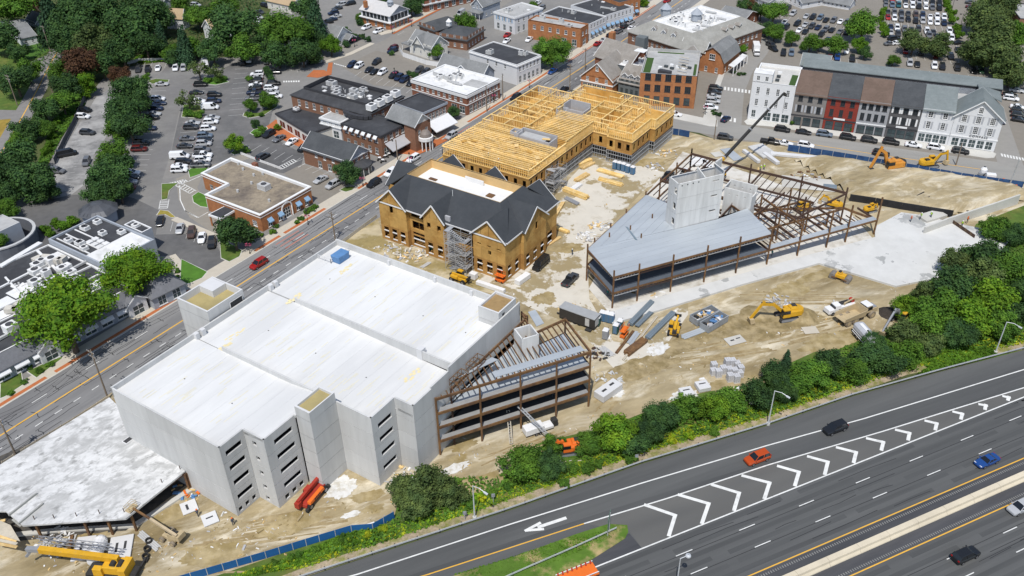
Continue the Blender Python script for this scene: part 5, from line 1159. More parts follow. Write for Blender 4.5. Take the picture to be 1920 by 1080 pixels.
# --- bank with pale hip roof
Q,h=rb((676,16),(730,29),(762,15),(723,57)); b=B('pale_roof_bank','brick and white bank with pale gable roof and brick chimney',Q)
walls(b,Q,0,h*.5,BRO,{0:[shop(3,1.2,.4,2.4)],1:[shop(4,1.6,.4,2.6)]}); walls(b,Q,h*.5,h,WHW,{0:[(7,1.7,h*.58,h*.9,{'g':GLS,'f':FRD})],1:[(5,1.9,h*.55,h*.92,{'f':FRD})]},name='upper_wall'); band(b,Q,h*.5-.2,.4,.7,WTRIM); gable_roof(b,Q,h,h+2.8,0,mat('pale_roof',(.52,.51,.50),.9,.08,1),.5,GRW)
m=MB(); m.box(at(686,14,h+1),(1.3,1.3,2.6),A34); m.ob('chimney',BRO,b); m=MB(); p=at(732,10,h+2.4); m.box(p,(1.7,1.7,1.5),A34); m.lathe(p+V((0,0,1.5)),[(1.4,0),(.1,1.3)],8); m.ob('cupola',GRW,b)
# --- cape house
Q,h=rb((588,63),(630,72),(648,58),(632,90)); b=B('white_cape_house','small white house with grey roof behind the round green tree',Q)
walls(b,Q,0,h,WHW,{0:[sash(4,.9,1,2.4)],1:[sash(2,.9,.8,2.2),sash(2,.8,3,4.2)]}); gable_roof(b,Q,h,h+3.4,0,SHG,.4,WHW); p=Q[1].lerp(Q[2],.5); gable_roof(b,[p,p+T56*2.4-U56*.0,p+T56*2.4+U56*4,p+U56*4],2.6,4.0,0,SHG,.3,WHW); 
c=Q[0].lerp(Q[1],.5)-U56*2.2; pq=[c-T56*4,c+T56*3,c+T56*3+U56*2.2,c-T56*4+U56*2.2]; walls(b,pq,0,2.4,WHW,{0:[sash(4,1.1,.8,2.0)]},name='porch_wall'); hip_roof(b,pq,2.5,3.1,SHG,.2)
# --- houses among the trees at the top left
def house(label,a,bb,c,base,roof,wm=WHW,ax=0,rise=3,w0=3,w1=2):
    Q,h=rb(a,bb,c,base); b=B('house',label,Q,'house'); walls(b,Q,0,h,wm,{0:[sash(w0,.9,1,2.3)]+([sash(w0,.9,3.8,5.1)] if h>5.6 else []),1:[sash(w1,.9,1,2.3)]+([sash(w1,.9,3.8,5.1)] if h>5.6 else [])}); gable_roof(b,Q,h,h+rise,ax,roof,.4,wm); return b
TAN=mat('shingle_tan',(.42,.31,.19),.9,.1,1.5)
house('white house with tan roof among the dark trees',(307,31),(341,33),(349,27),(343,56),TAN)
house('white gabled house half hidden by dark trees behind the truck',(380,48),(398,54),(418,36),(398,80),TAN,ax=1)
house('white house with pale roof edge beside the mown lawn',(0,40),(38,72),(50,52),(40,88),SHG,ax=1)
house('grey roofed house deep in the trees above the lawn',(48,36),(66,43),(84,30),(66,52),SHD,GRW)
house('tan roofed building at the top edge among parked cars',(500,0),(545,10),(570,-8),(545,26),TAN,CRW)
house('small pale house at the top edge beside the driveway',(276,4),(300,12),(316,2),(300,22),SHG,GRW)
# --- buildings across the street at the top
Q,h=rb((990,38),(1089,55),(1105,46),(1087,90)); b=B('orange_brick_shop','two storey orange brick shop with pale flat roof beyond the big tree',Q)
walls(b,Q,0,h,BRO,{0:[sash(6,1.2,4.2,5.8),shop(2,2,.4,2.8,m=(.6,.02))],1:[sash(2,1.2,4.2,5.8),shop(1,2.6,.4,2.8)]}); flat_roof(b,Q,h+.3,.5,GMB,BRO); junk(b,Q,h-.2,5,A34,12)
Q,h=rb((926,22),(965,33),(1007,12),(965,65)); b=B('white_flat_roof_shop','white two storey shop with pale flat roof at the street corner',Q); walls(b,Q,0,h,WHW,{0:[(3,.9,4.2,5.7,{'s':AWB}),shop(3,1.4)],1:[sash(5,1,4.2,5.7),shop(5,1.2)]}); band(b,Q,h-.6,.6,.25,WTRIM); flat_roof(b,Q,h+.1,.4,GMB,WTRIM); junk(b,Q,h-.3,6,A34,13)
Q,h=rb((1015,26),(1105,46),(1133,30),(1107,76)); b=B('grey_front_shop','black roofed shop with pale grey front next to the orange brick shop',Q); walls(b,Q,0,h,WHW,{1:[(5,1,4.2,5.8,{}),(4,1.4,.4,2.7,{'g':GLT,'aw':AWB})]}); flat_roof(b,Q,h+.1,.35,BLK,WTRIM); junk(b,Q,h-.25,5,A34,14)
Q,h=rb((1070,10),(1133,30),(1172,8),(1133,60)); b=B('pale_shop_row','black roofed row of pale two storey shops along the far street',Q); walls(b,Q,0,h,WHW,{1:[(7,.9,4.2,5.8,{}),(6,1.5,.4,2.7,{'g':GLT,'aw':AWB})]}); flat_roof(b,Q,h+.1,.35,BLK,WTRIM); junk(b,Q,h-.25,6,A34,15)
Q,h=rb((1110,-12),(1161,6),(1186,-9),(1160,40)); b=B('brick_shop_row','red brick shop row at the top of the far street',Q); walls(b,Q,0,h,BRO,{1:[(4,1,4.2,5.8,{}),(4,1.5,.4,2.7,{'g':GLT,'aw':AWB})]}); flat_roof(b,Q,h+.1,.35,BLK,BRO); junk(b,Q,h-.25,3,A34,16)
Q,h=rb((884,7),(905,12),(929,-2),(904,36)); b=B('grey_porch_house','grey gabled house with a red flowered porch at the top',Q); walls(b,Q,0,h,GRW,{0:[sash(3,.8,4,5.4)],1:[sash(3,.8,1,2.4),sash(3,.8,4,5.4)]}); gable_roof(b,Q,h,h+2.8,1,SHG,.4,GRW); 
pq=[Q[0]-U56*2.6,Q[1]-U56*2.6,Q[1],Q[0]]; hip_roof(b,pq,3,3.8,SHG,.3)
for f in (0,.33,.66,1): m=MB(); q=pq[0].lerp(pq[1],f); m.bar(xy(q),xy(q,2.9),.18,.18); m.ob('porch_post',WTRIM,b)
Q,h=rb((768,-3),(796,10),(868,-28),(797,24)); b=B('brick_white_shop','brick and white shop behind the street trees at the top',Q); walls(b,Q,0,h,BRK,{1:[sash(9,1,3.6,4.8),shop(7,1.8)],0:[shop(3,1.5)]}); band(b,Q,3,.5,.3,WTRIM); hip_roof(b,Q,h,h+2.2,SHG,.5)
# --- tudor and brick complex on the right of the main street
Qa,h=rb((1090,140),(1149,152),(1190,128),(1147,181)); b=B('brick_gable_block','brown brick shop with steep front gable behind the timber frame',Qa)
walls(b,Qa,0,h,BRO,{0:[sash(3,1,4.0,5.8,nz=3),(5,1.9,.4,3,{'g':GLT,'m':(.05,.2)})],1:[sash(3,1,4,5.8)]}); gable_roof(b,Qa,h,h+5.2,1,SHB,.4,BRO); band(b,Qa,3.3,.4,.2,WTRIM); m=MB(); u=(Qa[1]-Qa[0]).normalized(); window(b,Qa[0].lerp(Qa[1],.5)-u*.5+V((u.y,-u.x,0))*.14+V((0,0,7.8)),u,1,1.7,2,3)
Qb,h2=rb((1160,151),(1201,160),(1236,140),(1199,187),); b=B('slate_dormer_block','dark slate fronted block with three dormers between the brick gables',Qb)
walls(b,Qb,0,h2,SLW,{0:[sash(4,1,1,2.8,f=FRD,g=GLT),sash(4,1,4,5.8,f=FRD,g=GLT)]}); gable_roof(b,Qb,h2,h2+4,0,SHB,.4,SLW)
for f in (.2,.5,.8):
    c=Qb[0].lerp(Qb[1],f)+U56*1.2; q=[c-T56*1,c+T56*1,c+T56*1+U56*2.4,c-T56*1+U56*2.4]; walls(b,q,h2,h2+2.0,SHUT,{0:[(1,1.2,h2+.5,h2+1.8,{'g':GLS})]},name='dormer_wall'); gable_roof(b,q,h2+2.0,h2+2.8,1,SHB,.2)
Qc,h3=rb((1201,137),(1307,144),(1322,97),(1302,204)); b=B('orange_brick_terrace_block','three storey orange brick block with roof terrace',Qc)
walls(b,Qc,0,h3,BRO,{0:[(5,1.9,1,3.4,{'g':GLT,'f':FRD,'nx':3}),(5,1.9,5.0,7.2,{'f':FRD,'nx':3}),(5,1.9,8.6,10.8,{'f':FRD,'nx':3})],1:[(4,1.5,5,7,{'f':FRD}),(4,1.5,8.6,10.6,{'f':FRD})]}); flat_roof(b,Qc,h3+.2,.9,GMB,GMB,.3)
L=lambda a,c,z=0: xy(Qc[0].lerp(Qc[1],a).lerp(Qc[3].lerp(Qc[2],a),c),h3-.7+z)
AST=mat('artificial_turf',(.045,.09,.022),.9,.1,1)
for a0,a1,c0,c1 in ((.03,.16,.1,.7),(.92,.97,.05,.55),(.2,.7,.92,.97)): MB().poly([L(a0,c0,.02),L(a1,c0,.02),L(a1,c1,.02),L(a0,c1,.02)]).ob('terrace_turf',AST,b)
for k in range(8): m=MB(); q=L(.32+.07*k,.3,0); m.box(q+U56*(k%3)*1.5,(1.2,.8,.7),A34); m.ob('terrace_table',SHUD if k%2 else WTRIM,b)
m=MB(); m.box(L(.42,.12),(4.2,1.6,1.1),A34); m.ob('terrace_bar',FRD,b); m=MB()
for k in range(6): m.box(L(.72,.08+.12*k,.9),(3.4,.35,.1),A34)
m.ob('terrace_slats',LUMW,b)
# big hipped complex behind with white flat centre
z=11; I0_=[xy(at(x,y,z)) for x,y in ((1214,47),(1284,61),(1345,18),(1276,4))]
Qd=rect3((1150,74),(1284,111),(1345,68),7); Qd=[xy(p) for p in rect3((1178,58),(1300,98),(1385,38),7)]
b=B('grey_roofed_complex','large grey hipped shopping complex with white flat roof and cupolas',Qd); walls(b,Qd,0,7,BRB,{0:[sash(12,1,4,5.6)],1:[sash(14,1,4,5.6),shop(8,1.8)]})
SHC=mat('shingle_stone',(.27,.265,.24),.9,.12,1.6,c2=(.31,.305,.28),th=(.4,.6),sc2=.3)
I_=hip_roof(b,Qd,7,11,SHC,.6,ins=6.0,fm=WMB); junk(b,I_,10.3,44,A34,21,1,WMB)
for k,f in enumerate((.35,.5,.65)):
    c=Qd[0].lerp(Qd[1],f)+U56*2.6; q=[c-T56*.8,c+T56*.8,c+T56*.8+U56*2,c-T56*.8+U56*2]; walls(b,q,8.4,9.9,WHW,{0:[(1,.9,8.7,9.7,{})]},name='dormer_wall'); gable_roof(b,q,9.9,10.6,1,SHB,.2)
for k in range(3):
    c=Qd[1].lerp(Qd[2],.55+.1*k)-T56*2.6; q=[c-U56*.9-T56*1.8,c-U56*.9,c+U56*.9,c+U56*.9-T56*1.8]; walls(b,q,8.4,9.8,SHB,{},name='dormer_wall'); gable_roof(b,q,9.8,10.4,0,SHB,.2)
for x,y in ((1248,28),(1305,38)): m=MB(); p=at(x,y,10.5); m.lathe(p,[(1.9,0),(1.9,2.4),(2.3,2.5),(.1,4.6)],8); m.ob('cupola',GRW,b)
for x,y,w,d,hh,rm_ in ((1306,80,9,6,8.6,SHC),(1292,96,6,6,9.4,SHB),(1235,98,7,5,8.2,SHC),(1348,62,8,7,7.6,SHC)):
    c=at(x,y,hh); q=[c-T56*w/2-U56*d/2,c+T56*w/2-U56*d/2,c+T56*w/2+U56*d/2,c-T56*w/2+U56*d/2]; walls(b,q,0,hh-1.6,SLW if rm_ is SHB else BRB,{0:[sash(2,.9,hh-3.6,hh-2.2)]},name='gable_block_wall'); gable_roof(b,q,hh-1.6,hh+1.2,1 if x in(1292,1348) else 0,rm_,.4,SLW)
Qw=[xy(p) for p in rect3((1153,119),(1203,131),(1226,106),8)]; b2=B('white_deck_roof','white flat roof crowded with units between the taupe gables',Qw); walls(b2,Qw,0,7.6,SLW); flat_roof(b2,Qw,7.9,.3,WMB,UNIT); junk(b2,Qw,7.6,14,A34,77,.8,WMB)
Qw=[xy(p) for p in rect3((1298,74),(1342,83),(1362,68),6.6)]; b2=B('small_white_deck','small white flat roof with units beside the barn shaped roof',Qw); walls(b2,Qw,0,6.2,BRB,{1:[sash(4)]}); flat_roof(b2,Qw,6.5,.3,WMB,UNIT); junk(b2,Qw,6.2,7,A34,78,.8,WMB)
Qe=[xy(p) for p in rect3((1116,103),(1180,122),(1215,102),7.5)]; b=B('tudor_wing','taupe roofed wing with brick chimney beside the main street',Qe); walls(b,Qe,0,7.5,BRK,{0:[sash(3,1,4,5.6)]}); gable_roof(b,Qe,7.5,12,0,SHB,.5,BRK)
m=MB(); m.box(at(1147,84,9),(1.6,2.2,4.5),A34); m.ob('chimney',BRO,b); m=MB(); m.box(at(1202,95,8),(3.5,3,5),A34); m.ob('stair_head',SLW,b); m=MB(); m.box(at(1202,95,13.0),(3.7,3.2,.15),A34); m.ob('stair_head_roof',WMB,b)
h=4.2; p_=at(1354,141); Qf=[p_-T56*8.6,p_,p_+U56*15,p_+U56*15-T56*8.6]; b=B('gambrel_brick_shop','brick shop with grey barn shaped roof and white porch',Qf); walls(b,Qf,0,h,BRO,{0:[sash(2,1,.4,2.2)],1:[sash(4,1,.6,2.4)]})
u=(Qf[1]-Qf[0]); v=(Qf[3]-Qf[0]); m=MB(); pr_=[(0-.05,h),(.16,h+3.2),(.5,h+5.0),(.84,h+3.2),(1.05,h)]
for k in range(4): 
    m=MB(); a,b2=pr_[k],pr_[k+1]; m.poly([xy(Qf[0]+u*a[0]-v*.03,a[1]),xy(Qf[0]+u*b2[0]-v*.03,b2[1]),xy(Qf[3]+u*b2[0],b2[1]),xy(Qf[3]+u*a[0],a[1])][::-1]); m.ob('roof_slope',SHG,b)
m=MB(); m.poly([xy(Qf[0]+u*max(0,min(1,a)),z) for a,z in pr_][::-1]); m.ob('gable_wall',BRO,b); MB().poly([xy(Qf[3]+u*max(0,min(1,a)),z) for a,z in pr_]).ob('gable_wall',BRO,b); window(b,Qf[0]+u*.38-v.normalized()*.14+V((0,0,h+.6)),u.normalized(),u.length*.24,2,3,2)
pq=[xy(at(1366,122,3.2)),xy(at(1376,126,3.2)),xy(at(1402,104,3.2))]; pq.append(pq[0]+pq[2]-pq[1]); m=MB(); m.prism(pq,3.0,3.2,bot=True); m.ob('porch_roof',WMB,b)
for f in (0,.25,.5,.75,1): m=MB(); q=pq[1].lerp(pq[2],f); m.bar(xy(q),xy(q,3.0),.25,.25); m.ob('porch_post',WTRIM,b)
Qg,h=rb((1345,30),(1392,40),(1408,20),(1390,56)); b=B('far_brick_hall','brick hall with grey gable roof beside the yellow flowers',Qg); walls(b,Qg,0,h,BRK,{0:[sash(2,1.5,.5,2.6,m=(.05,.6))],1:[sash(2)]}); gable_roof(b,Qg,h,h+2.5,0,SHG,.5,BRK)
# --- shop row along the second street
FA,FB_=at(1401,223),at(1862,285); fu=(FB_-FA).normalized(); fnv=V((-fu.y,fu.x,0))
def fx(px): p=at(*px); return (p-FA).dot(fu)
xs=[0,fx((1481,232)),fx((1541,239)),fx((1600,248)),fx((1657,254)),fx((1715,262)),fx((1775,270)),fx((1863,285))]
def RP(x,d): return FA+fu*x+fnv*d
TAU=mat('taupe_front',(.22,.205,.19),.85,.05,1); RED=mat('red_front',(.235,.038,.025),.8,.06,1); GRF=mat('grey_front',(.33,.335,.345),.85,.05,1); DKF=mat('charcoal_front',(.10,.098,.10),.85,.06,1)
spec=[('white_corner_shop','white three storey corner shop with roof terrace next to the crane boom',WHW,None,0,None),
('taupe_shop','taupe row shop with brown roof next to the white corner shop',TAU,SHBR,3,SHUT),('red_shop','dark red row shop with charcoal roof',RED,SHD,3,None),
('pale_grey_shop','pale grey row shop with brown roof between the red and charcoal ones',GRF,SHBR,4,None),('charcoal_shop','charcoal row shop with dark roof and pale shutters',DKF,SHD,3,WTRIM),
('white_row_shop','white row shop with grey roof and grey shutters',WHW,SHGN,2,SHUT),('white_gable_shop','white gabled corner shop lettered COMPASS at the end of the row',WHW,SHGN,3,SHUT)]
HE=10.6; DEP=10.0
for k,(nm,lb,wm,rm,nw,sh) in enumerate(spec):
    x0,x1=xs[k]+(.03 if k else 0),xs[k+1]-.03; Q=[RP(x0,0),RP(x1,0),RP(x1,DEP if k else 17),RP(x0,DEP if k else 17)]; b=B(nm,lb,Q,'shop')
    if k==0:
        walls(b,Q,0,HE+1.7,wm,{0:[(4,1.0,4.8,7.0,{'nz':4,'m':(.04,.04)}),(4,1.0,8.6,10.8,{'nz':4,'m':(.04,.04)}),(1,1.3,.9,3.3,{'m':(.05,.8),'g':GLT}),shop(3,2.2,.3,3,m=(.35,.03))],3:[(2,1.2,4.4,6.6,{'nz':4,'f':FRD})]}); flat_roof(b,Q,HE+1.8,1.0,mat('terrace_paving',(.50,.49,.46),.9,.12,1.5),WTRIM,.35)
        for i in range(9): m=MB(); q=RP(x0+2+(i%3)*2.4,5+(i//3)*3.2)+V((0,0,HE+.85)); m.box(q,(1.2,.8,.7),math.atan2(fu.y,fu.x)); m.ob('terrace_table',SHUD if i%4 else WTRIM,b)
        qs=[RP(x0+.02,.03),RP(x0+(x1-x0)*.44,.03),RP(x0+(x1-x0)*.44,4.5),RP(x0+.02,4.5)]; walls(b,qs,HE+1.85,HE+4.4,wm,{0:[(2,1.0,HE+2.3,HE+3.7,{})]},name='stair_head_wall'); flat_roof(b,qs,HE+4.5,.2,WMB,WTRIM,.25)
        MB().poly([xy(RP(x1-2.4,3),HE+.83),xy(RP(x1-.5,3),HE+.83),xy(RP(x1-.5,12),HE+.83),xy(RP(x1-2.4,12),HE+.83)]).ob('terrace_turf',AST,b); continue
    dk={'f':FRD} if wm in (TAU,DKF,GRF,RED) else {'nz':4}
    if k==6:
        walls(b,Q,0,HE-.6,wm,{0:[(3,1.35,4.6,6.9,{'s':sh,'nx':3,'nz':4}),(3,1.35,7.9,10.1,{'s':sh,'nx':3,'nz':4}),shop(5,1.9,.4,2.9)],1:[(4,1.2,4.6,6.8,{}),(4,1.2,7.9,9.9,{})]})
        gable_roof(b,Q,HE-.6,HE+4.4,1,SHGN,.7,wm); uu=(Q[1]-Q[0]).normalized(); window(b,Q[0].lerp(Q[1],.5)-uu*.6+V((uu.y,-uu.x,0))*.14+V((0,0,11.0)),uu,1.2,1.8,3,3)
    else:
        walls(b,Q,0,HE,wm,{0:[(nw,1.15,4.6,6.8,{'s':sh,**dk}),(nw,1.3,8.0,10.2,{**dk,**({'s':sh} if k in (4,5) else {})}),shop(3 if k!=5 else 4,2.3,.3,2.9,f=FRD if k!=5 else None)]})
        ms=MB(); L_=[xy(RP(x0,-.5),HE-.35),xy(RP(x1,-.5),HE-.35),xy(RP(x1,DEP),HE+3.6),xy(RP(x0,DEP),HE+3.6)]; ms.hexa([p-V((0,0,.25)) for p in L_],L_); ms.ob('roof_slope',rm,b)
        mw=MB(); mw.poly([xy(RP(x0,DEP),0),xy(RP(x1,DEP),0),xy(RP(x1,DEP),HE+3.4),xy(RP(x0,DEP),HE+3.4)][::-1]); mw.poly([xy(RP(x1,0),HE),xy(RP(x1,DEP),HE),xy(RP(x1,DEP),HE+3.4)]); mw.poly([xy(RP(x0,0),HE),xy(RP(x0,DEP),HE),xy(RP(x0,DEP),HE+3.4)]); mw.ob('gable_wall',wm,b)
    band(b,Q,3.3,.35,.14,WTRIM if wm in (WHW,GRF) else FRD)
    if k in (2,4):
        m=MB(); m.bar(RP(x0+(x1-x0)*.3,-.2)+V((0,0,3.9)),RP(x0+(x1-x0)*.66,-.2)+V((0,0,3.9)),.1,.55); m.ob('sign_board',WTRIM,b)
    if k==6:
        fc=bpy.data.curves.new('lettering','FONT'); fc.body='COMPASS'; fc.size=.95; fc.align_x='CENTER'; fc.extrude=.03; fc.space_character=1.25
        fo=bpy.data.objects.new('lettering',fc); me=bpy.data.meshes.new_from_object(fo); bpy.data.objects.remove(fo); me.materials.append(FRD); o=bpy.data.objects.new('lettering',me); COL.objects.link(o); o.parent=b
        o.matrix_local=Matrix.Translation(RP((x0+x1)/2+1.2,-.16)+V((0,0,3.72))-AB[b.name])@Matrix.Rotation(math.atan2(fu.y,fu.x),4,'Z')@Matrix.Rotation(math.pi/2,4,'X')
x0,x1=xs[1],xs[7]; D0,D1=18,27.5; Q=[RP(x0,D0),RP(x1-.6,D0),RP(x1-.6,D1),RP(x0,D1)]; b=B('rear_shop_wing','long rear wing with grey green roof facing the car park',Q,'building')
walls(b,Q,0,HE+.8,GRW,{2:[sash(14,1.2,4.6,6.6)]})
for d0,z0_,d1,z1_ in ((D1+.6,HE+1.0,23,HE+2.9),(23,HE+2.9,D0-.3,HE+1.9)):
    m=MB(); L_=[xy(RP(x1,d0),z0_),xy(RP(x0,d0),z0_),xy(RP(x0,d1),z1_),xy(RP(x1,d1),z1_)]; m.hexa([p-V((0,0,.25)) for p in L_],L_); m.ob('roof_slope',SHGN,b)
m=MB(); m.poly([xy(RP(x0,D0),HE-1),xy(RP(x1,D0),HE-1),xy(RP(x1,D0),HE+1.9),xy(RP(x0,D0),HE+1.9)]); m.ob('court_wall',FRD,b)
m=MB(); m.hexa([RP(x1-7,DEP)+V((0,0,HE+3.2)),RP(x1-.4,DEP)+V((0,0,HE+.6)),RP(x1-.4,D0)+V((0,0,HE+.6)),RP(x1-7,D0)+V((0,0,HE+2.2))],[RP(x1-7,DEP)+V((0,0,HE+3.5)),RP(x1-.4,DEP)+V((0,0,HE+.9)),RP(x1-.4,D0)+V((0,0,HE+.9)),RP(x1-7,D0)+V((0,0,HE+2.5))]); m.ob('link_roof',SHGN,b)
MB().poly([xy(RP(x0,DEP+.05),HE-1),xy(RP(x1-9,DEP+.05),HE-1),xy(RP(x1-9,D0-.05),HE-1),xy(RP(x0,D0-.05),HE-1)]).ob('court_roof',GMB,b)
Q=[RP(x0-1,D1-5),RP(x0+7.5,D1-5),RP(x0+7.5,D1+7),RP(x0-1,D1+7)]; walls(b,Q,0,HE+.6,GRW,{},name='end_wall'); gable_roof(b,Q,HE+.6,HE+2.6,0,SHGN,.3,GRW)
# --- far buildings at the top right
Q,h=rb((1524,-3),(1593,9),(1606,1),(1592,19)); b=B('white_long_building','long low white building with grey roof at the top right',Q); walls(b,Q,0,h,WHW,{0:[(8,.9,.8,2.1,{})]}); gable_roof(b,Q,h,h+1.8,0,SHG,.5,WHW)
Q,h=rb((1478,-6),(1505,5),(1525,-12),(1504,17)); b=B('white_gabled_wing','white gabled building at the top right beside parked cars',Q); walls(b,Q,0,h,WHW,{0:[sash(3)],1:[sash(2)]}); gable_roof(b,Q,h,h+2.6,1,SHG,.4,WHW)
Q,h=rb((1400,-10),(1440,4),(1462,-12),(1440,15)); b=B('white_grey_roof_shed','small white building with grey roof at the top edge',Q); walls(b,Q,0,h,WHW,{0:[sash(3)]}); gable_roof(b,Q,h,h+2.2,0,SHG,.4,WHW)
Q,h=rb((1889,6),(1912,36),(2010,20),(1916,62)); b=B('pale_flat_hall','pale flat roofed hall behind the trees at the right edge',Q); walls(b,Q,0,h,BRB,{0:[(3,2,1,3,{})],1:[(8,1.6,1,3,{})]}); flat_roof(b,Q,h+.3,.4,GMB,FRD)
# --- mall at the lower left
Q,h=rb((90,448),(197,498),(292,450),0,6.5); b=B('black_white_roof_mall','grey mall building with black and white patched flat roof',Q); walls(b,Q,0,h,GRW,{1:[sash(3,1.2,1,3)]}); flat_roof(b,Q,h,.5,BLK,GRW,.4)
lp=lambda a,c,z=6.05: xy(Q[0].lerp(Q[1],a).lerp(Q[3].lerp(Q[2],a),c),z)
MB().poly([lp(.02,.62),lp(.98,.62),lp(.98,.97),lp(.02,.97)]) and None
MB().poly([lp(.62,.03),lp(.98,.03),lp(.98,.97),lp(.62,.97)]).ob('white_roof_patch',WMB,b)
for f in (.12,.3,.48): m=MB(); m.bar(lp(.04,f,6.1),lp(.62,f,6.1),.35,.15); m.ob('roof_seam',WMB,b)
for k in range(9): rtu(b,lp(.1+.5*R.random(),.1+.8*R.random()),(1.6,1.5,.7),A34,WMB)
for i in range(3):
    for j in range(2): m=MB(); m.box(lp(.42+.09*i,.35+.12*j),(1.4,1.4,.3),A34); m.ob('skylight',WMB,b)
Q2,h=rb((232,421),(266,436),(281,425),0,6.2); b2=B('mall_stair_block','small black roofed block joined to the patched roof mall',Q2); walls(b2,Q2,0,h,GRW); flat_roof(b2,Q2,h,.3,BLK,WTRIM); rtu(b2,at(255,424,5.9),(1.8,1.4,.4),A34,WMB)
QM=Q
FL0,FL1=at(-60,752),at(262,583); fd2=(FL1-FL0).normalized(); fn2=V((-fd2.y,fd2.x,0)); LL=(FL1-FL0).length
Q=[FL0,FL1,FL1+fn2*17,FL0+fn2*17]; h=5.6; b=B('street_mall_wing','grey mall wing with slate mansard and shopfronts along the main street',Q)
walls(b,Q,0,3.2,GRW,{0:[(9,2.6,.4,2.6,{'g':GLT,'aw':AWW,'nz':1})]}); m=MB(); L_=[xy(FL0-fn2*.5,3.0),xy(FL1-fn2*.5,3.0),xy(FL1+fn2*1.4,5.6),xy(FL0+fn2*1.4,5.6)]; m.hexa([p-V((0,0,.2)) for p in L_],L_); m.ob('mansard_slope',mat('slate_mansard',(.16,.165,.18),.85,.14,1.5),b)
m=MB()
for P_ in ([FL1,FL1+fn2*17],[FL1+fn2*17,FL0+fn2*17]): m.poly([xy(P_[0],3.2),xy(P_[1],3.2),xy(P_[1],5.6),xy(P_[0],5.6)])
m.ob('upper_wall',GRW,b); IQ=[FL0+fn2*1.4,FL1+fn2*1.4,FL1+fn2*17,FL0+fn2*17]; flat_roof(b,IQ,5.7,.4,BLK,WMB,.35)
lp=lambda a,c,z=5.35: xy(IQ[0].lerp(IQ[1],a).lerp(IQ[3].lerp(IQ[2],a),c),z)
for a0,a1,c0,c1 in ((.7,.95,.35,.6),(.3,.55,.75,.95),(.1,.25,.2,.4)): MB().poly([lp(a0,c0),lp(a1,c0),lp(a1,c1),lp(a0,c1)]).ob('white_roof_patch',WMB,b)
for f in (.35,.7): m=MB(); m.bar(lp(.02,f,5.4),lp(.98,f,5.4),.4,.3); m.ob('roof_seam',WMB,b)
junk(b,[lp(0,0),lp(1,0),lp(1,1),lp(0,1)],5.3,16,A56,31,1.2,WMB)
m=MB(); r0=None
for k in range(7):
    q=lp(.42+.03*k,.8-.02*(k%3),6.2)+V((math.sin(k*1.1),math.cos(k*1.1),0))*1.0
    if r0: m.bar(r0,q,1.6,1.1)
    r0=q
m.ob('wrapped_duct',mat('duct_wrap',(.55,.52,.46),.8,.1,1),b)
for f in (.985,.45): 
    c=FL0.lerp(FL1,f)-fn2*1.2; q=[c-fd2*2.2,c+fd2*2.2,c+fd2*2.2+fn2*4,c-fd2*2.2+fn2*4]; walls(b,q,0,3.6,WHW,{0:[(1,2.6,.1,2.5,{'g':GLT})]},name='porch_wall'); gable_roof(b,q,3.6,5.2,1,mat('slate_mansard',(0,0,0)),.3,WHW)
P_=[FL0+fn2*17.25,FL0.lerp(FL1,.74)+fn2*17.25,QM[1]-U56*.25,QM[0]-U56*.25-T56*.1,xy(at(2,497,5)),xy(at(-80,548,5))]; P_=[xy(p) for p in P_]
b3=B('dark_roof_annex','wide dark mall roof strewn with ducts and white patches at the left edge',P_); walls(b3,P_,0,5.0,GRW); flat_roof(b3,P_,5.15,.3,BLK,WMB,.4)
for (x0,y0),(x1,y1),w in (((0,500),(76,455),1.4),((-40,560),(120,478),.5),((20,590),(165,505),.6),((70,470),(130,530),.6),((10,520),(60,575),.4)): m=MB(); m.bar(at(x0,y0,5.1),at(x1,y1,5.1),w,.35); m.ob('roof_seam',WMB,b3)
for x,y,w,d in ((95,490,7,5),(150,520,6,4.5),(40,545,5,4),(120,540,5,3),(10,570,4,5)): m=MB(); m.box(at(x,y,4.86),(w,d,.06),A56); m.ob('white_roof_patch',WMB,b3)
junk(b3,[at(-20,560,4.86),at(150,545,4.86),at(165,500,4.86),at(60,475,4.86)],4.86,30,A56,91,1.2,WMB)
m=MB(); r0=None
for x,y in ((62,490),(78,483),(98,484),(112,490),(122,482)):
    q=at(x,y,6.0)
    if r0: m.bar(r0,q,1.5,1.2)
    r0=q
m.ob('wrapped_duct',mat('duct_wrap',(.55,.52,.46),.8,.1,1),b3)
# corner pavilions with slate roofs
Q=[xy(p) for p in rect3((200,500),(285,560),(328,520),3.2)]; b=B('slate_corner_block','slate roofed corner block of the mall next to the lawn',Q); walls(b,Q,0,3.2,GRW,{0:[shop(3,2)],1:[shop(2,2)]}); I_=hip_roof(b,Q,3.2,6.6,mat('slate_mansard',(0,0,0)),.4,ins=3.2,fm=BLK)
c=at(190,412); b=T('octagon_pavilion','octagonal pavilion with dark metal roof behind the mall','pavilion',c); m=MB(); m.lathe(c,[(4.4,0),(4.4,3.1)],8); m.ob('wall',GRW,b); 
mm=mat('standing_seam',(.10,.105,.115),.5,.1,1,metal=.3); m=MB(); m.lathe(c,[(5.2,3.0),(3.8,4.0),(1.5,4.9),(.05,5.1)],8); m.ob('roof',mm,b)
for k in range(24): t=2*math.pi*k/24; m=MB(); m.bar(c+V((4.7*math.cos(t),4.7*math.sin(t),3.4)),c+V((1.5*math.cos(t),1.5*math.sin(t),4.95)),.06,.06); m.ob('roof_rib',mm,b)
c=at(8,462); b=T('round_yard_building','round walled dark building with pale roof at the left edge','building',c); m=MB()
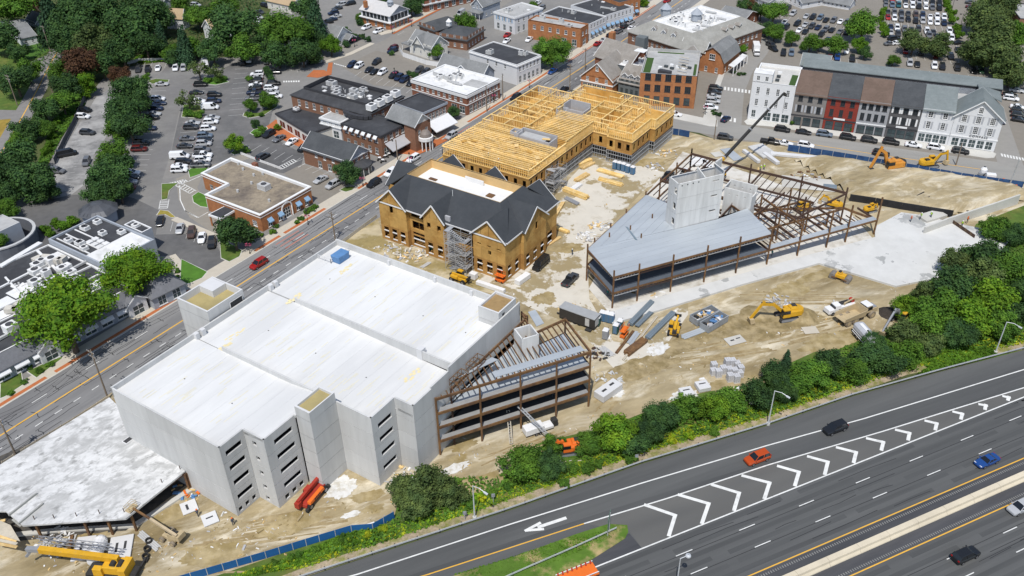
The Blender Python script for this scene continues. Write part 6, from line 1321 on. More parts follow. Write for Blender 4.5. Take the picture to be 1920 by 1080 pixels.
m.lathe(c,[(8.2,0),(8.2,3.6),(7.7,3.6),(7.7,.4)],28); m.ob('round_wall',mat('round_wall_grey',(.13,.14,.16),.8,.1,1),b); m=MB(); m.lathe(c,[(8.35,3.4),(8.35,3.75),(7.6,3.75)],28); m.ob('wall_coping',UNIT,b)
Q=[c+T56*a+U56*d for a,d in ((-6,-3),(1.5,-3),(1.5,5),(-6,5))]; walls(b,Q,0,5,GRW,name='core_wall'); flat_roof(b,Q,5,.2,GMB,UNIT); MB().lathe(c,[(7.7,.5),(.05,.55)],20).ob('yard_floor',FRD,b)
# ---------------------------------------------------------------- trees and shrubs
def fol(n,c,c2,rv=.18): return mat('foliage_'+n,c,.7,.5,1.5,c2=c2,th=(.42,.62),sc2=.5,spec=.2,trans=.22,rv=rv)
FD_=fol('dark',(.034,.080,.026),(.068,.138,.032)); FM_=fol('mid',(.060,.140,.018),(.110,.215,.022)); FL_=fol('light',(.085,.19,.014),(.15,.25,.015)); FY_=fol('bright',(.075,.19,.012),(.17,.28,.012))
FO_=fol('olive',(.060,.100,.032),(.120,.165,.045)); FB_l=fol('blue',(.028,.070,.034),(.055,.115,.05)); FP_=fol('purple',(.080,.040,.022),(.125,.065,.030)); FH_=fol('hedge',(.075,.17,.012),(.11,.22,.015)); FW_=fol('weeds',(.15,.30,.014),(.42,.42,.018)); 
BARK=mat('bark',(.11,.085,.065),.95,.2,2)
def leaf(v,f,p,n,s,r):
    a=n.orthogonal().normalized(); b=n.cross(a); t=r.uniform(0,6.28); a,b=a*math.cos(t)+b*math.sin(t),b*math.cos(t)-a*math.sin(t); i=len(v); k=r.uniform(.55,.9)
    for x,y in ((-1,-k*.4),(0,-k),(1,-k*.3),(.75,k*.6),(-.4,k)): v.append(tuple(p+a*(x*s)+b*(y*s)+n*(s*.35*(abs(x)-.5))))
    f.append((i,i+1,i+2,i+3,i+4))
def crown_mesh(seed,n=1500,lobes=9,sq=.85,s=.10,airy=0,cone=False,name='crown'):
    r=random.Random(seed); v=[]; f=[]; L=[]
    for k in range(lobes):
        if cone: z=k/lobes; rr=.95*(1-z)**.9+.06; L.append((V((r.uniform(-.1,.1),r.uniform(-.1,.1),-1+2.1*z)),rr*.62 if k else .6))
        else:
            d=V((r.gauss(0,1),r.gauss(0,1),r.gauss(.1,.7))).normalized(); q=r.uniform(.40,.92); L.append((V((d.x*q,d.y*q,d.z*q*sq)),r.uniform(.16,.44)*(1.25-.45*q)))
    if not cone and not airy: L.append((V((0,0,0)),.55))
    if not airy:
        for c,R_ in L:                                  # inner twig mass of each limb, ragged
            i=len(v); m=7
            for j in range(1,4):
                for k in range(m):
                    th=math.pi*j/4; ph=2*math.pi*(k+.5*j)/m; w=R_*.8*r.uniform(.75,1.1); v.append(tuple(c+V((math.sin(th)*math.cos(ph)*w,math.sin(th)*math.sin(ph)*w,math.cos(th)*w*.85))))
            v.append(tuple(c+V((0,0,R_*.7)))); v.append(tuple(c-V((0,0,R_*.6)))); t=len(v)
            for k in range(m):
                f.append((t-2,i+k,i+(k+1)%m)); f.append((t-1,i+2*m+(k+1)%m,i+2*m+k))
                for j in range(2): f.append((i+j*m+k,i+(j+1)*m+k,i+(j+1)*m+(k+1)%m,i+j*m+(k+1)%m))
    w=[R_**2 for c,R_ in L]
    for k in range(n):
        c,R_=r.choices(L,w)[0]; d=V((r.gauss(0,1),r.gauss(0,1),r.gauss(.15,1))).normalized()
        p=c+d*R_*r.uniform(.70,1.28) if not airy else c+d*R_*r.random()**.4*1.1
        leaf(v,f,p,(d+V((r.gauss(0,.5),r.gauss(0,.5),r.gauss(.3,.4)))).normalized(),s*r.uniform(.6,1.25),r)
    me=bpy.data.meshes.new(name); me.from_pydata(v,[],f); me.update(); return me
def trunk_mesh(seed,limbs=5):
    r=random.Random(seed); m=MB(); m.tube((0,0,-1.9),(.03,.02,-.3),.075,.05,7)
    for k in range(limbs):
        t=2*math.pi*k/limbs+r.random(); q=V((math.cos(t)*.5,math.sin(t)*.5,r.uniform(.1,.5))); s=V((.02,.02,r.uniform(-.9,-.3))); h=s.lerp(q,.5)+V((0,0,.08)); m.tube(s,h,.04,.026,5); m.tube(h,q,.026,.01,5)
    return m.mesh('trunk')
CR=[crown_mesh(s,4600,19,.9,.052) for s in range(6)]; CRX=[crown_mesh(20+s,8000,30,.8,.033) for s in range(3)]; CRA=[crown_mesh(40+s,800,11,.8,.07,airy=1) for s in range(2)]; CRC=[crown_mesh(60+s,3600,9,1,.055,cone=True) for s in range(2)]; CRS=[crown_mesh(80+s,1100,8,.7,.10) for s in range(3)]
TRK=[trunk_mesh(s) for s in range(4)]
TGRP={}
def tree(px,py,rp,kind='d',low=1.05,grp=None):
    m={'d':FD_,'m':FM_,'l':FL_,'y':FY_,'o':FO_,'c':FB_l,'p':FP_,'a':FO_,'x':FY_,'b':FM_,'h':FH_,'e':FD_}[kind]
    z=3.0
    for _ in range(3): r=rp/ppm(px,py,z); z=r*low*(1.55 if kind=='c' else 1.0)
    c=at(px,py,z); t=T('conifer' if kind=='c' else 'tree','', 'tree',V((c.x,c.y,0)),world=False)
    me=R.choice(CRX if kind in 'xbe' else CRA if kind=='a' else CRC if kind=='c' else CR); a=R.uniform(0,6.28); sz=1.5 if kind=='c' else R.uniform(.82,.98)
    o=inst(me,'crown',m,t,V((0,0,z)),a); o.scale=(r*R.uniform(1.0,1.14),r*R.uniform(1.0,1.14),r*sz)
    o.rotation_euler=(R.uniform(-.18,.18),R.uniform(-.18,.18),a); k=inst(R.choice(TRK),'trunk',BARK,t,V((0,0,z)),a); k.scale=(r,r,z/1.9)
    TGRP.setdefault(grp,[]).append((px,py,t,kind,rp)); return t
KN={'d':'dark green','m':'mid green','l':'pale green','y':'yellow green','o':'olive green','c':'blue green','p':'purple leaved','a':'thin open crowned','x':'bright sunlit','b':'rounded green','h':'bright green','e':'wide dark green'}
G1='in the grove behind the far lot'
for a in ((18,14,44,'m'),(92,26,38,'c'),(135,38,44,'d'),(188,24,44,'d'),(120,72,32,'d'),(172,82,36,'o'),(236,52,46,'d'),(284,26,42,'d'),(228,98,30,'d'),(272,82,32,'d'),(322,98,20,'m'),(345,82,24,'c'),(435,48,48,'d'),(398,96,26,'d'),(452,92,30,'m'),(366,88,22,'m'),(300,70,22,'c'),(372,30,26,'m'),(420,16,28,'m'),(205,64,30,'o'),(255,14,34,'d'),(320,108,16,'d'),(150,8,34,'d'),(60,4,26,'p'),(340,4,20,'m')): tree(*a,grp=G1)
G2='in the clump by the side street'
for a in ((535,58,50,'b'),(590,36,32,'c'),(500,60,28,'d'),(566,96,30,'d'),(600,80,20,'d'),(520,100,28,'d'),(570,14,26,'d'),(585,62,26,'d'),(490,84,22,'d')): tree(*a,grp=G2)
G3='along the residential road'
for a in ((28,148,34,'d'),(50,130,26,'m'),(10,70,34,'d'),(32,95,20,'d'),(150,118,36,'p'),(112,132,26,'m'),(124,160,28,'d'),(154,158,24,'y'),(190,120,28,'d'),(82,205,26,'d'),(116,190,26,'m'),(50,242,24,'d'),(30,266,20,'m'),(88,240,18,'m'),(222,138,20,'p'),(205,92,24,'d')): tree(*a,grp=G3)
G4='in the cluster at the left edge'
for a in ((36,298,42,'d'),(60,338,40,'d'),(12,322,38,'d'),(5,390,24,'m'),(88,352,24,'d'),(20,360,26,'d'),(-5,450,22,'m')): tree(*a,grp=G4)
G5='in the row between the left lots'
for a in ((242,168,32,'d'),(258,190,26,'d'),(228,208,36,'d'),(243,236,34,'d'),(222,240,24,'m'),(215,290,32,'m'),(198,330,40,'d'),(222,352,32,'d'),(186,362,26,'d'),(215,312,34,'d')): tree(*a,grp=G5)
G6='in the parking lot islands'
for a in ((352,186,22,'a'),(372,128,22,'a'),(406,134,18,'a'),(467,196,14,'m'),(502,186,18,'m'),(440,269,18,'l'),(478,231,9,'d'),(520,237,7,'l')): tree(*a,grp=G6)
G7='beside the main street'
for a in ((646,322,26,'d'),(437,436,38,'d'),(250,512,60,'x'),(118,592,84,'x'),(849,212,13,'d'),(1035,92,34,'b')): tree(*a,grp=G7)
G8='among houses and shops'
for a in ((620,85,20,'h'),(820,96,15,'m'),(874,40,20,'m'),(770,12,18,'d'),(790,2,16,'d'),(720,4,14,'d'),(676,32,9,'m'),(1000,10,9,'m'),(1173,28,8,'d'),(1154,42,7,'d'),(1190,2,10,'m'),(1208,4,9,'l'),(1178,14,8,'m')): tree(*a,grp=G8)
G9='around the top right car parks'
for a in ((1452,22,24,'m'),(1428,20,18,'d'),(1436,52,16,'d'),(1453,60,18,'m'),(1486,70,16,'m'),(1520,78,20,'m'),(1536,84,12,'m'),(1569,82,22,'m'),(1612,84,15,'h'),(1620,46,30,'m'),(1714,78,26,'o'),(1758,82,26,'o'),(1675,112,12,'m'),(1856,60,40,'o'),(1872,92,44,'o'),(1846,30,34,'o'),(1880,12,30,'o'),(1832,96,28,'o'),(1900,128,36,'o'),(1898,70,32,'m'),(1388,76,13,'h'),(1394,92,10,'h'),(1396,6,14,'d'),(1412,8,12,'p'),(1862,2,26,'m'),(1622,98,14,'d')): tree(*a,grp=G9)
G10='in the belt beside the highway'
for a in [(x,y-11,r*.86,k) for x,y,r,k in ((760,930,34,'o'),(800,925,50,'o'),(845,935,36,'d'),(780,955,40,'o'),(980,880,46,'e'),(1038,840,26,'m'),(1030,880,34,'d'),(1150,822,46,'d'),(1105,842,30,'m'),(1190,842,34,'d'),(1236,792,42,'m'),(1215,820,34,'d'),(1290,770,36,'m'),(1335,778,36,'d'),(1375,760,34,'m'),(1415,748,40,'m'),(1455,712,32,'d'),(1470,745,32,'d'),(1520,712,38,'m'),(1498,730,34,'d'),(1560,690,34,'d'),(1475,685,20,'c'),(1600,702,36,'d'),(1630,682,36,'d'),(1665,690,38,'e'),(1700,672,36,'d'),(1640,650,26,'m'),(1700,635,34,'m'),(1735,620,42,'m'),(1700,590,30,'m'),(1760,590,48,'d'),(1800,635,40,'d'),(1818,600,50,'d'),(1785,545,52,'d'),(1740,560,32,'o'),(1860,570,52,'d'),(1850,490,50,'m'),(1895,520,46,'d'),(1868,438,32,'m'),(1900,450,30,'m'),(1905,600,40,'d'),(1790,500,36,'o'),(1840,525,40,'d'),(1920,560,40,'d'),(1880,620,36,'d'),(1740,655,30,'d'))]: tree(*(a[:3]+(R.choice(['d','d','m','m','l','e','o']) if a[3] in 'dme' else a[3],)),low=.8,grp=G10)
for g_,l in TGRP.items():
    l.sort(key=lambda x:(x[0]))
    cnt={}
    for px,py,t,k,rp in l: cnt[k]=cnt.get(k,0)+1
    seen={}
    for px,py,t,k,rp in l:
        seen[k]=seen.get(k,0)+1; n=seen[k]
        pos='only one' if cnt[k]==1 else (ORD[n-1]+' from left' if n<=20 else ORD[cnt[k]-n]+' from right')
        t['label']=f"{KN[k]} tree, {pos}, {g_}"; t['group']=g_
# shrubs
SG={}
def shrub(px,py,rp,m=None,hf=.8,g='shrubs'):
    r=rp/ppm(px,py); c=at(px,py,r*hf*.8); o=inst(R.choice(CRS),'shrub',m or FM_,None,V((c.x,c.y,r*hf*.75)),R.uniform(0,6)); o.scale=(r,r,r*hf); SG.setdefault(g,[]).append((px,py,o)); o['category']='shrub'; o['group']=g; return o
for x,y,r in ((105,229,8),(98,255,8),(93,270,9),(86,280,9),(82,285,8)): shrub(x,y,r,FH_,.9,'clipped bright shrubs by the retaining wall')
for x,y,r in ((86,428,12),(102,418,11),(116,424,12),(138,413,13),(92,438,10),(128,420,9)): shrub(x,y,r,FH_,.8,'rounded bushes beside the patched roof mall')
for x,y,r in ((467,148,8),(490,240,8),(483,252,9),(495,248,7),(462,282,8),(469,214,9),(490,214,7),(420,146,10),(408,150,10),(390,150,9),(356,212,12),(370,214,12),(268,152,8),(272,144,10)): shrub(x,y,r,FM_,.7,'low shrubs in the parking islands')
for x,y,r in ((1655,20,8),(1657,46,8),(1660,55,9),(1652,34,7),(1777,4,9),(1780,14,8),(1783,24,9),(1787,36,9),(1795,52,9),(1797,64,9),(1660,62,8)): shrub(x,y,r,FH_,1.25,'clipped round trees in the far car park')
for x,y,r in ((653,60,9),(660,66,8),(668,68,7),(680,68,7),(690,73,7),(650,83,8),(735,99,6),(767,137,7),(774,140,7),(779,143,7),(676,40,9),(648,56,7)): shrub(x,y,r,FD_,1.0,'dark shrubs by the side street houses')
for x,y,r in ((510,433,9),(566,408,8),(557,415,7),(582,392,9),(575,398,7),(590,388,7),(518,424,6),(490,440,6),(329,520,8),(333,508,7),(45,715,8),(75,695,9),(95,682,9),(20,735,9),(55,690,7),(340,535,6)): shrub(x,y,r,FM_,.7,'planting beds along the main street')
for x,y,r in ((1340,212,6),(1336,208,5),(1348,214,6),(1375,135,5),(1385,138,6),(1395,138,5)): shrub(x,y,r,FD_,.7,'low planting by the orange brick block')
for x,y,r in ((500,128,8),(505,140,8),(502,133,8),(507,147,7)): shrub(x,y,r,FD_,1,'hedge bushes between the parked cars')
for x,y,r in ((1485,230,4),(1540,234,5),(1596,243,4),(1657,248,4),(1722,255,5),(1782,262,5),(1842,266,9)): shrub(x,y,r,FM_,1.6,'young street trees before the shop row')
for x,y,r in ((545,1045,8),(560,1040,8),(590,1030,9),(640,1010,10),(690,1000,10),(515,1055,8),(720,990,10),(900,930,12),(925,922,12),(950,910,12),(880,945,12),(1075,880,12),(1060,905,12),(1100,880,14),(1260,825,12),(1290,815,12),(1120,870,12),(1180,860,14),(1340,810,12)): shrub(x,y,r,FW_ if x%3==0 else FM_,.8,'bushes along the highway verge')
for g_,l in SG.items():
    l.sort(key=lambda q:q[0]+q[1]*.01)
    for i,(x,y,o) in enumerate(l): o['label']=f"shrub, {ORD[i] if i<20 else 'last'} from left among the {g_}"
# ground cover on the verge and in the belt
def cover(name,P,n,s0,s1,m,zmax=.5,seed=1):
    r=random.Random(seed); v=[]; f=[]; x0,x1=min(p.x for p in P),max(p.x for p in P); y0,y1=min(p.y for p in P),max(p.y for p in P); k=0; tries=0
    while k<n and tries<n*12:
        tries+=1; p=V((r.uniform(x0,x1),r.uniform(y0,y1),0))
        if not inside(p,P): continue
        h=zmax*max(.15,.5+.9*NZ.noise(p*.16)); p.z=r.uniform(.02,h); leaf(v,f,p,V((r.gauss(0,.45),r.gauss(0,.45),1)).normalized(),r.uniform(s0,s1),r); k+=1
    me=bpy.data.meshes.new(name); me.from_pydata(v,[],f); me.update(); o=inst(me,name,m); o['kind']='stuff'; return o
cover('undergrowth',pts([(440,1075),(560,1050),(660,1005),(740,975),(770,890),(930,900),(1010,840),(1140,805),(1280,750),(1400,722),(1500,680),(1700,612),(1800,500),(1850,430),(2000,400),(2050,600),(1920,640),(1700,690),(1440,780),(1200,850),(960,935),(700,1025)]),21000,.14,.34,FM_,1.0,3)
cover('weeds',pts([(420,1085),(700,998),(960,908),(1200,828),(1440,755),(1700,668),(1920,615),(1920,645),(1700,694),(1440,783),(1200,853),(960,938),(570,1066)]),9500,.11,.26,FW_,.6,4)
cover('ivy',pts([(1740,690),(1700,665),(1750,640),(1800,650),(1860,655),(1870,668),(1720,705)]),5000,.15,.32,FH_,.8,5)
cover('rough_grass',pts([(380,1100),(520,1055),(640,1005),(720,985),(745,992),(560,1062)]),6000,.12,.28,FH_,.5,6)
cover('island_weeds',pts([(850,1078),(960,1044),(1080,1004),(1172,990),(1140,1012),(985,1076)]),3500,.08,.2,FH_,.25,7)
cover('woodland_floor',pts([(60,120),(75,60),(20,-20),(500,-40),(480,95),(330,110),(225,120),(130,170)]),9000,.25,.6,FD_,1.2,8)
cover('meadow',pts([(246,116),(260,104),(300,104),(330,112),(330,116),(260,118)]),2500,.2,.45,FH_,.8,9)
cover('roadside_plants',pts([(70,310),(85,270),(100,225),(140,190),(160,195),(120,250),(90,310)]),4000,.2,.45,FM_,.7,10)
# ---------------------------------------------------------------- cars
def paint(n,c,r=.22): return mat('car_'+n,c,r,.03,1,spec=.55)
PT={'black':paint('black',(.014,.015,.017)),'dark':paint('dark_grey',(.045,.048,.052)),'grey':paint('grey',(.13,.135,.145)),'silver':paint('silver',(.40,.41,.42),.3),'white':paint('white',(.76,.77,.78)),'navy':paint('navy',(.012,.022,.055)),'blue':paint('blue',(.015,.06,.22)),'red':paint('red',(.32,.014,.012)),'maroon':paint('maroon',(.10,.012,.012)),'orange':paint('orange',(.42,.06,.008)),'teal':paint('teal',(.02,.10,.12)),'brown':paint('brown',(.08,.05,.04)),'green':paint('green',(.02,.06,.03)),'steel':paint('steel_blue',(.12,.16,.21))}
CN={'dark':'dark grey','navy':'navy blue','maroon':'dark red','steel':'grey blue','green':'dark green'}
CGL=mat('car_glass',(.012,.014,.017),.08,.05,1,spec=.6); TYR=mat('tyre',(.018,.018,.019),.9,.1,3); RIMM=mat('wheel_rim',(.30,.30,.31),.4,.05,2,metal=.6); HLM=mat('headlight_glass',(.70,.72,.74),.15,.03,2); TLM=mat('tail_light_red',(.30,.01,.01),.25,.05,2); TRIMK=mat('black_trim',(.02,.02,.021),.6,.05,2)
def loft(sec):
    m=MB(); n=len(sec[0])
    for s in sec: m.v+=s
    for i in range(len(sec)-1):
        for k in range(n): m.f.append((i*n+k,i*n+(k+1)%n,(i+1)*n+(k+1)%n,(i+1)*n+k))
    m.f.append(tuple(range(n-1,-1,-1))); m.f.append(tuple(range((len(sec)-1)*n,len(sec)*n))); return m
def bsec(x,hw,zb,zm,zt): return [(x,-hw*.9,zb),(x,-hw,zb+.15),(x,-hw,zm),(x,-hw*.88,zt),(x,-hw*.45,zt+.025),(x,hw*.45,zt+.025),(x,hw*.88,zt),(x,hw,zm),(x,hw,zb+.15),(x,hw*.9,zb)]
CARS={}
def carproto(kind):
    if kind in CARS: return CARS[kind]
    P={'sedan':(4.75,.92,1.45),'suv':(4.8,.97,1.74),'coupe':(4.75,.95,1.38),'pickup':(5.7,1.0,1.88),'van':(5.6,1.0,2.2)}[kind]; L,w,H=P; h=L/2
    if kind in('sedan','coupe'): S_=[(-h,.72,.38,.7,.82),(-h+.12,.86,.28,.78,.96),(-h+1.0,w,.22,.80,.99),(.1,w,.22,.78,.95),(h-1.5,w,.22,.76,.92),(h-.45,w*.95,.22,.66,.80),(h-.08,w*.80,.28,.55,.66),(h,w*.7,.34,.5,.58)]; G_=(-h+.75,h-1.45,-h+1.55,h-2.25); zb=.93
    elif kind=='suv': S_=[(-h,.82,.42,.85,1.02),(-h+.1,.92,.32,.9,1.08),(-h+1.1,w,.28,.92,1.08),(.4,w,.28,.90,1.06),(h-1.25,w,.28,.88,1.04),(h-.35,w*.96,.28,.80,.95),(h-.06,w*.86,.32,.66,.80),(h,w*.76,.4,.6,.68)]; G_=(-h+.12,h-1.2,-h+.5,h-2.05); zb=1.05
    elif kind=='pickup': S_=[(-h,.95,.5,.98,1.08),(-h+.1,w,.42,1.0,1.1),(-.4,w,.36,1.0,1.1),(.0,w,.36,1.0,1.12),(h-1.5,w,.36,.98,1.12),(h-.3,w*.97,.36,.9,1.04),(h-.05,w*.9,.4,.75,.9),(h,w*.8,.48,.65,.75)]; G_=(-.75,h-1.45,-.5,h-2.2); zb=1.1
    else: S_=[(-h,.96,.38,1.0,1.2),(-h+.06,w,.32,1.05,1.25),(0,w,.3,1.05,1.25),(h-1.0,w,.3,1.0,1.18),(h-.3,w*.95,.3,.85,1.0),(h,w*.8,.38,.65,.75)]; G_=(-h+.03,h-.85,-h+.1,h-1.7); zb=1.22
    body=loft([bsec(*s) for s in S_])
    if kind=='pickup':
        pass
    g=MB(); a,b,c,d=G_; wb,wt=w*.90,w*.72; zt=H-.04
    g.hexa([V((a,-wb,zb)),V((b,-wb,zb)),V((b,wb,zb)),V((a,wb,zb))],[V((c,-wt,zt)),V((d,-wt,zt)),V((d,wt,zt)),V((c,wt,zt))])
    r=MB(); r.hexa([V((c-.06,-wt-.02,zt)),V((d+.05,-wt-.02,zt)),V((d+.05,wt+.02,zt)),V((c-.06,wt+.02,zt))],[V((c+.04,-wt*.92,H+.02)),V((d-.06,-wt*.92,H+.02)),V((d-.06,wt*.92,H+.02)),V((c+.04,wt*.92,H+.02))])
    for sgn in (-1,1):                                  # pillars
        for f in ((a+.04,c),(b-.04,d),((a+b)/2-.1,(c+d)/2-.1)): r.bar(V((f[0],sgn*(wb+.005),zb)),V((f[1],sgn*(wt+.01),zt)),.1,.05)
        if kind=='van': r.hexa([V((a,sgn*wb-.03,zb)),V((.6,sgn*wb-.03,zb)),V((.6,sgn*wb+.03,zb)),V((a,sgn*wb+.03,zb))],[V((c,sgn*wt-.03,zt)),V((.4,sgn*wt-.03,zt)),V((.4,sgn*wt+.03,zt)),V((c,sgn*wt+.03,zt))])
        r.bar(V((b-.25,sgn*(wb+.16),zb+.08)),V((b-.1,sgn*(wb+.14),zb+.08)),.2,.14)
    wr=.35 if kind in('sedan','coupe','suv') else .4; tw=MB(); tw.tube((0,-.12,0),(0,.12,0),wr,n=12); rm=MB(); rm.tube((0,-.135,0),(0,.135,0),wr*.62,n=10)
    M=dict(body=body.mesh('body'),glazing=g.mesh('glazing'),roof=r.mesh('roof'),tyre=tw.mesh('wheel'),rim=rm.mesh('rim'),wh=[(s*(h-.95 if kind!='pickup' else h-1.05),y*(w-.1),wr) for s in (-1,1) for y in (-1,1)])
    hl=MB(); hl.box((0,0,-.07),(.16,.42,.14)); M['headlight']=hl.mesh('headlight'); M['hp']=[(h-.2,s*w*.62,.66 if kind!='pickup' else .86) for s in (-1,1)]; tl=MB(); tl.box((0,0,-.09),(.12,.3,.2)); M['tail']=tl.mesh('tail_light'); M['tp']=[(-h+.05,s*w*.70,.84 if kind in('sedan','coupe') else .98) for s in (-1,1)]
    if kind=='pickup': bd=MB(); bd.poly([V((-h+.15,-w*.78,1.128)),V((-.85,-w*.78,1.128)),V((-.85,w*.78,1.128)),V((-h+.15,w*.78,1.128))]); M['bed']=bd.mesh('bed')
    CARS[kind]=M; return M
ALLC=[]
def car(px,py,col,kind,hd,detail=1,label='',grp=None,z=0.0,sc=1.0):
    M=carproto(kind); c=at(px,py,.7+z); c.z=z+.025; nm={'suv':'suv','sedan':'car','coupe':'car','pickup':'pickup_truck','van':'van'}[kind]
    t=T(nm,label,'van' if kind=='van' else 'pickup' if kind=='pickup' else 'car',c,hd,grp,world=False); O=V((0,0,0)); m=PT[col]
    if sc!=1: t.scale=(sc,sc,sc)
    inst(M['body'],'body',m,t,O); inst(M['glazing'],'glazing',CGL,t,O); inst(M['roof'],'roof',m,t,O)
    for w in M['wh']:
        o=inst(M['tyre'],'wheel',TYR,t,V(w))
        if detail>1: inst(M['rim'],'rim',RIMM,o,O)
    if detail>0:
        for p in M['hp']: inst(M['headlight'],'headlight',HLM,t,V(p))
        for p in M['tp']: inst(M['tail'],'tail_light',TLM,t,V(p))
    if 'bed' in M: inst(M['bed'],'bed',TRIMK,t,O)
    return t
def row(desc,hd,spec,detail=1,flip=0):
    """spec: (x, y, colour, kind); heading from two picture points"""
    h=head(*hd); xs_=[s[0] for s in spec]; ys_=[s[1] for s in spec]; horiz=(max(xs_)-min(xs_))>=(max(ys_)-min(ys_))
    S_=sorted(spec,key=lambda s:s[0] if horiz else s[1])
    for i,s in enumerate(S_):
        c=CN.get(s[2],s[2]); k={'suv':'suv','sedan':'sedan','coupe':'coupe','pickup':'pickup','van':'van'}[s[3]]
        pos=f"{ORD[i] if i<20 else 'last'} from the {'left' if horiz else 'top'}" if len(S_)>1 else 'parked alone'
        car(s[0],s[1],s[2],s[3],h+(math.pi if (len(s)>4 and s[4]) or (flip and R.random()<.4) else 0)+R.uniform(-.03,.03),detail,f"{c} {k}, {pos} in {desc}",'cars in '+desc)
s,u,n='sedan','suv','navy'
row('the back row by the pale wall',((320,126),(318,137)),[(259,130,'dark',u),(277,130,'black',u),(296,127,'white',s),(329,127,'white',u),(344,127,'silver',u)],0)
row('the column shaded by the tree row',((285,200),(312,199)),[(303,157,'silver',s),(296,185,'white',u),(298,193,n,s),(292,203,n,u),(288,213,'silver',s),(284,220,'black',u),(279,240,n,u),(265,268,'black',u),(261,279,'maroon',u),(246,324,'white',u),(246,332,'black',s),(241,341,'silver',u),(238,351,'maroon',u)])
row('the left middle column of the big lot',((340,250),(366,249)),[(376,158,'black',u),(368,173,'black',s),(372,190,'white',u),(361,230,'silver',s),(358,238,'dark',u),(350,259,'grey',s),(346,273,'dark',s),(337,293,'white','van'),(344,303,'black',u),(336,311,'white',s),(336,318,'white',u)])
row('the right middle column of the big lot',((375,230),(400,229)),[(402,177,'black',u),(401,189,n,u),(394,201,'white','van'),(398,220,'silver',s),(395,228,'white',u),(390,241,'white',u),(384,254,'steel',u),(384,262,'black',s),(382,269,'silver',u),(379,281,'grey',u),(380,291,'white','pickup'),(380,299,'white',u),(376,309,'grey','pickup')])
row('the dark lot column left of the hedge',((490,160),(465,161)),[(482,138,'white',u),(481,145,'silver',s),(480,151,'black',u),(479,158,'white',s),(479,165,'black',u),(478,173,n,'pickup'),(475,184,'grey','pickup')])
row('the dark lot column right of the hedge',((500,160),(525,159)),[(512,135,'black','pickup'),(513,156,'black',u),(508,165,'white',u),(510,172,'silver',s),(516,180,'white',u)])
row('the small yard before the brick terrace',((515,249),(497,259)),[(504,251,'black',u),(523,259,'grey',s),(547,265,'white',s),(570,277,'black',u)])
row('the yard behind the brick bank',((485,297),(502,287)),[(493,293,'dark',u)])
row('the old grey lot at the left',((150,220),(176,221)),[(158,206,'black',u),(155,218,'white',u),(164,248,'dark',u),(107,320,'grey',u)])
row('the left lot near the shrubs',((110,290),(140,284)),[(126,288,'black','van')])
row('the left lot driving lane',((164,298),(159,308)),[(162,303,'grey',u)])
row('the diagonal bays beside the mall',((340,418),(336,434)),[(300,414,'black',s),(337,428,'silver',s),(359,436,'brown',u),(378,445,'white',s),(397,455,'black',u)],2)
row('the bays beside the brick bank',((611,331),(590,342)),[(601,336,'silver',s),(624,346,'silver',u)],2)
MR=((340,602),(480,514))
for a in ((485,494,'red',u,'red suv driving on the main street beside the garage',1),(701,343,'black',u,'black suv on the main street by the brick strip',1),(733,323,'white',u,'white suv behind the black suv on the main street',1),(775,297,'white',u,'white suv parked beside the outdoor seating on the main street',1),(846,254,'silver',u,'silver suv on the main street beside the timber frame',1),(967,182,'black',u,'black suv on the main street by the white roofed brick block',1),(1036,133,'blue',s,'blue car under the big street tree',1),(1059,166,'black',s,'black car behind the utility pole at the junction',0)): t=car(a[0],a[1],a[2],a[3],head(*MR)+math.pi*a[5],2,a[4])
row('the kerb line of the far main street',((1121,81),(1160,59)),[(1121,81,'red',s),(1133,74,'silver',s),(1145,66,'black',u),(1160,58,'grey',u),(1171,49,'black',u),(1182,41,'silver',u),(1184,52,'white',s)])
row('the top end of the main street',((1121,81),(1160,59)),[(1251,1,'red',s)],0)
SS=((683,116),(664,128))
row('the side street bays by the brown lot',SS,[(660,121,n,u),(673,123,'white',u),(692,130,'black',s),(702,134,'black',s),(717,135,'white',u),(738,141,'black',u),(748,145,n,u),(758,149,n,u),(770,155,'black',s)])
row('the brown lot beside the white fence',SS,[(706,116,'black',u),(786,131,'dark',u),(798,135,'dark',u)])
row('the lot below the tree clump',((570,108),(568,118)),[(500,115,'dark',u),(513,114,'black',u),(571,115,'white',s),(585,115,'black',u),(600,112,'silver',u)])
row('the two bays before the pale roof bank',((700,47),(680,55)),[(687,51,'white',u),(709,58,'white',u)])
row('the drive beside the white cape house',((672,71),(656,76)),[(664,74,'black',u)])
row('the yard by the white wooden house',((748,88),(730,96)),[(737,90,'maroon',u),(736,95,n,u)])
row('the shaded lot at the top',((640,10),(618,14)),[(640,8,'silver',u),(657,6,'black',u),(632,15,'dark',s),(625,24,n,u),(630,30,'silver',s),(622,36,n,s),(614,41,'black',u)],0)
row('the top left court',((488,18),(502,22)),[(497,10,'black',u),(488,22,'dark',s),(486,31,'silver',s),(482,40,'white',u)],0)
row('the driveway at the top edge',((358,8),(376,10)),[(367,9,'silver',u)],0)
row('the truck yard by the rear wall',((456,122),(454,110)),[(455,117,'black',u)],0)
ST_=((1500,247),(1560,256))
row('the kerb bays before the shop row',ST_,[(1467,242,'black',u),(1507,247,'black',s),(1546,251,'steel',u),(1590,257,'black',u),(1630,262,'black',u),(1671,266,'black',u),(1713,271,'white',s),(1755,276,'white',u),(1801,283,'black',u)],1)
row('the lane along the blue site fence',ST_,[(1360,257,'dark',u),(1444,265,'black','pickup'),(1472,268,'white',s),(1511,272,'white',u),(1652,287,'black',u)],1)
row('the stretch before the orange brick block',ST_,[(1265,213,'white',s)],1)
row('the junction beside the white corner shop',((1352,230),(1370,216)),[(1361,222,n,s)],1)
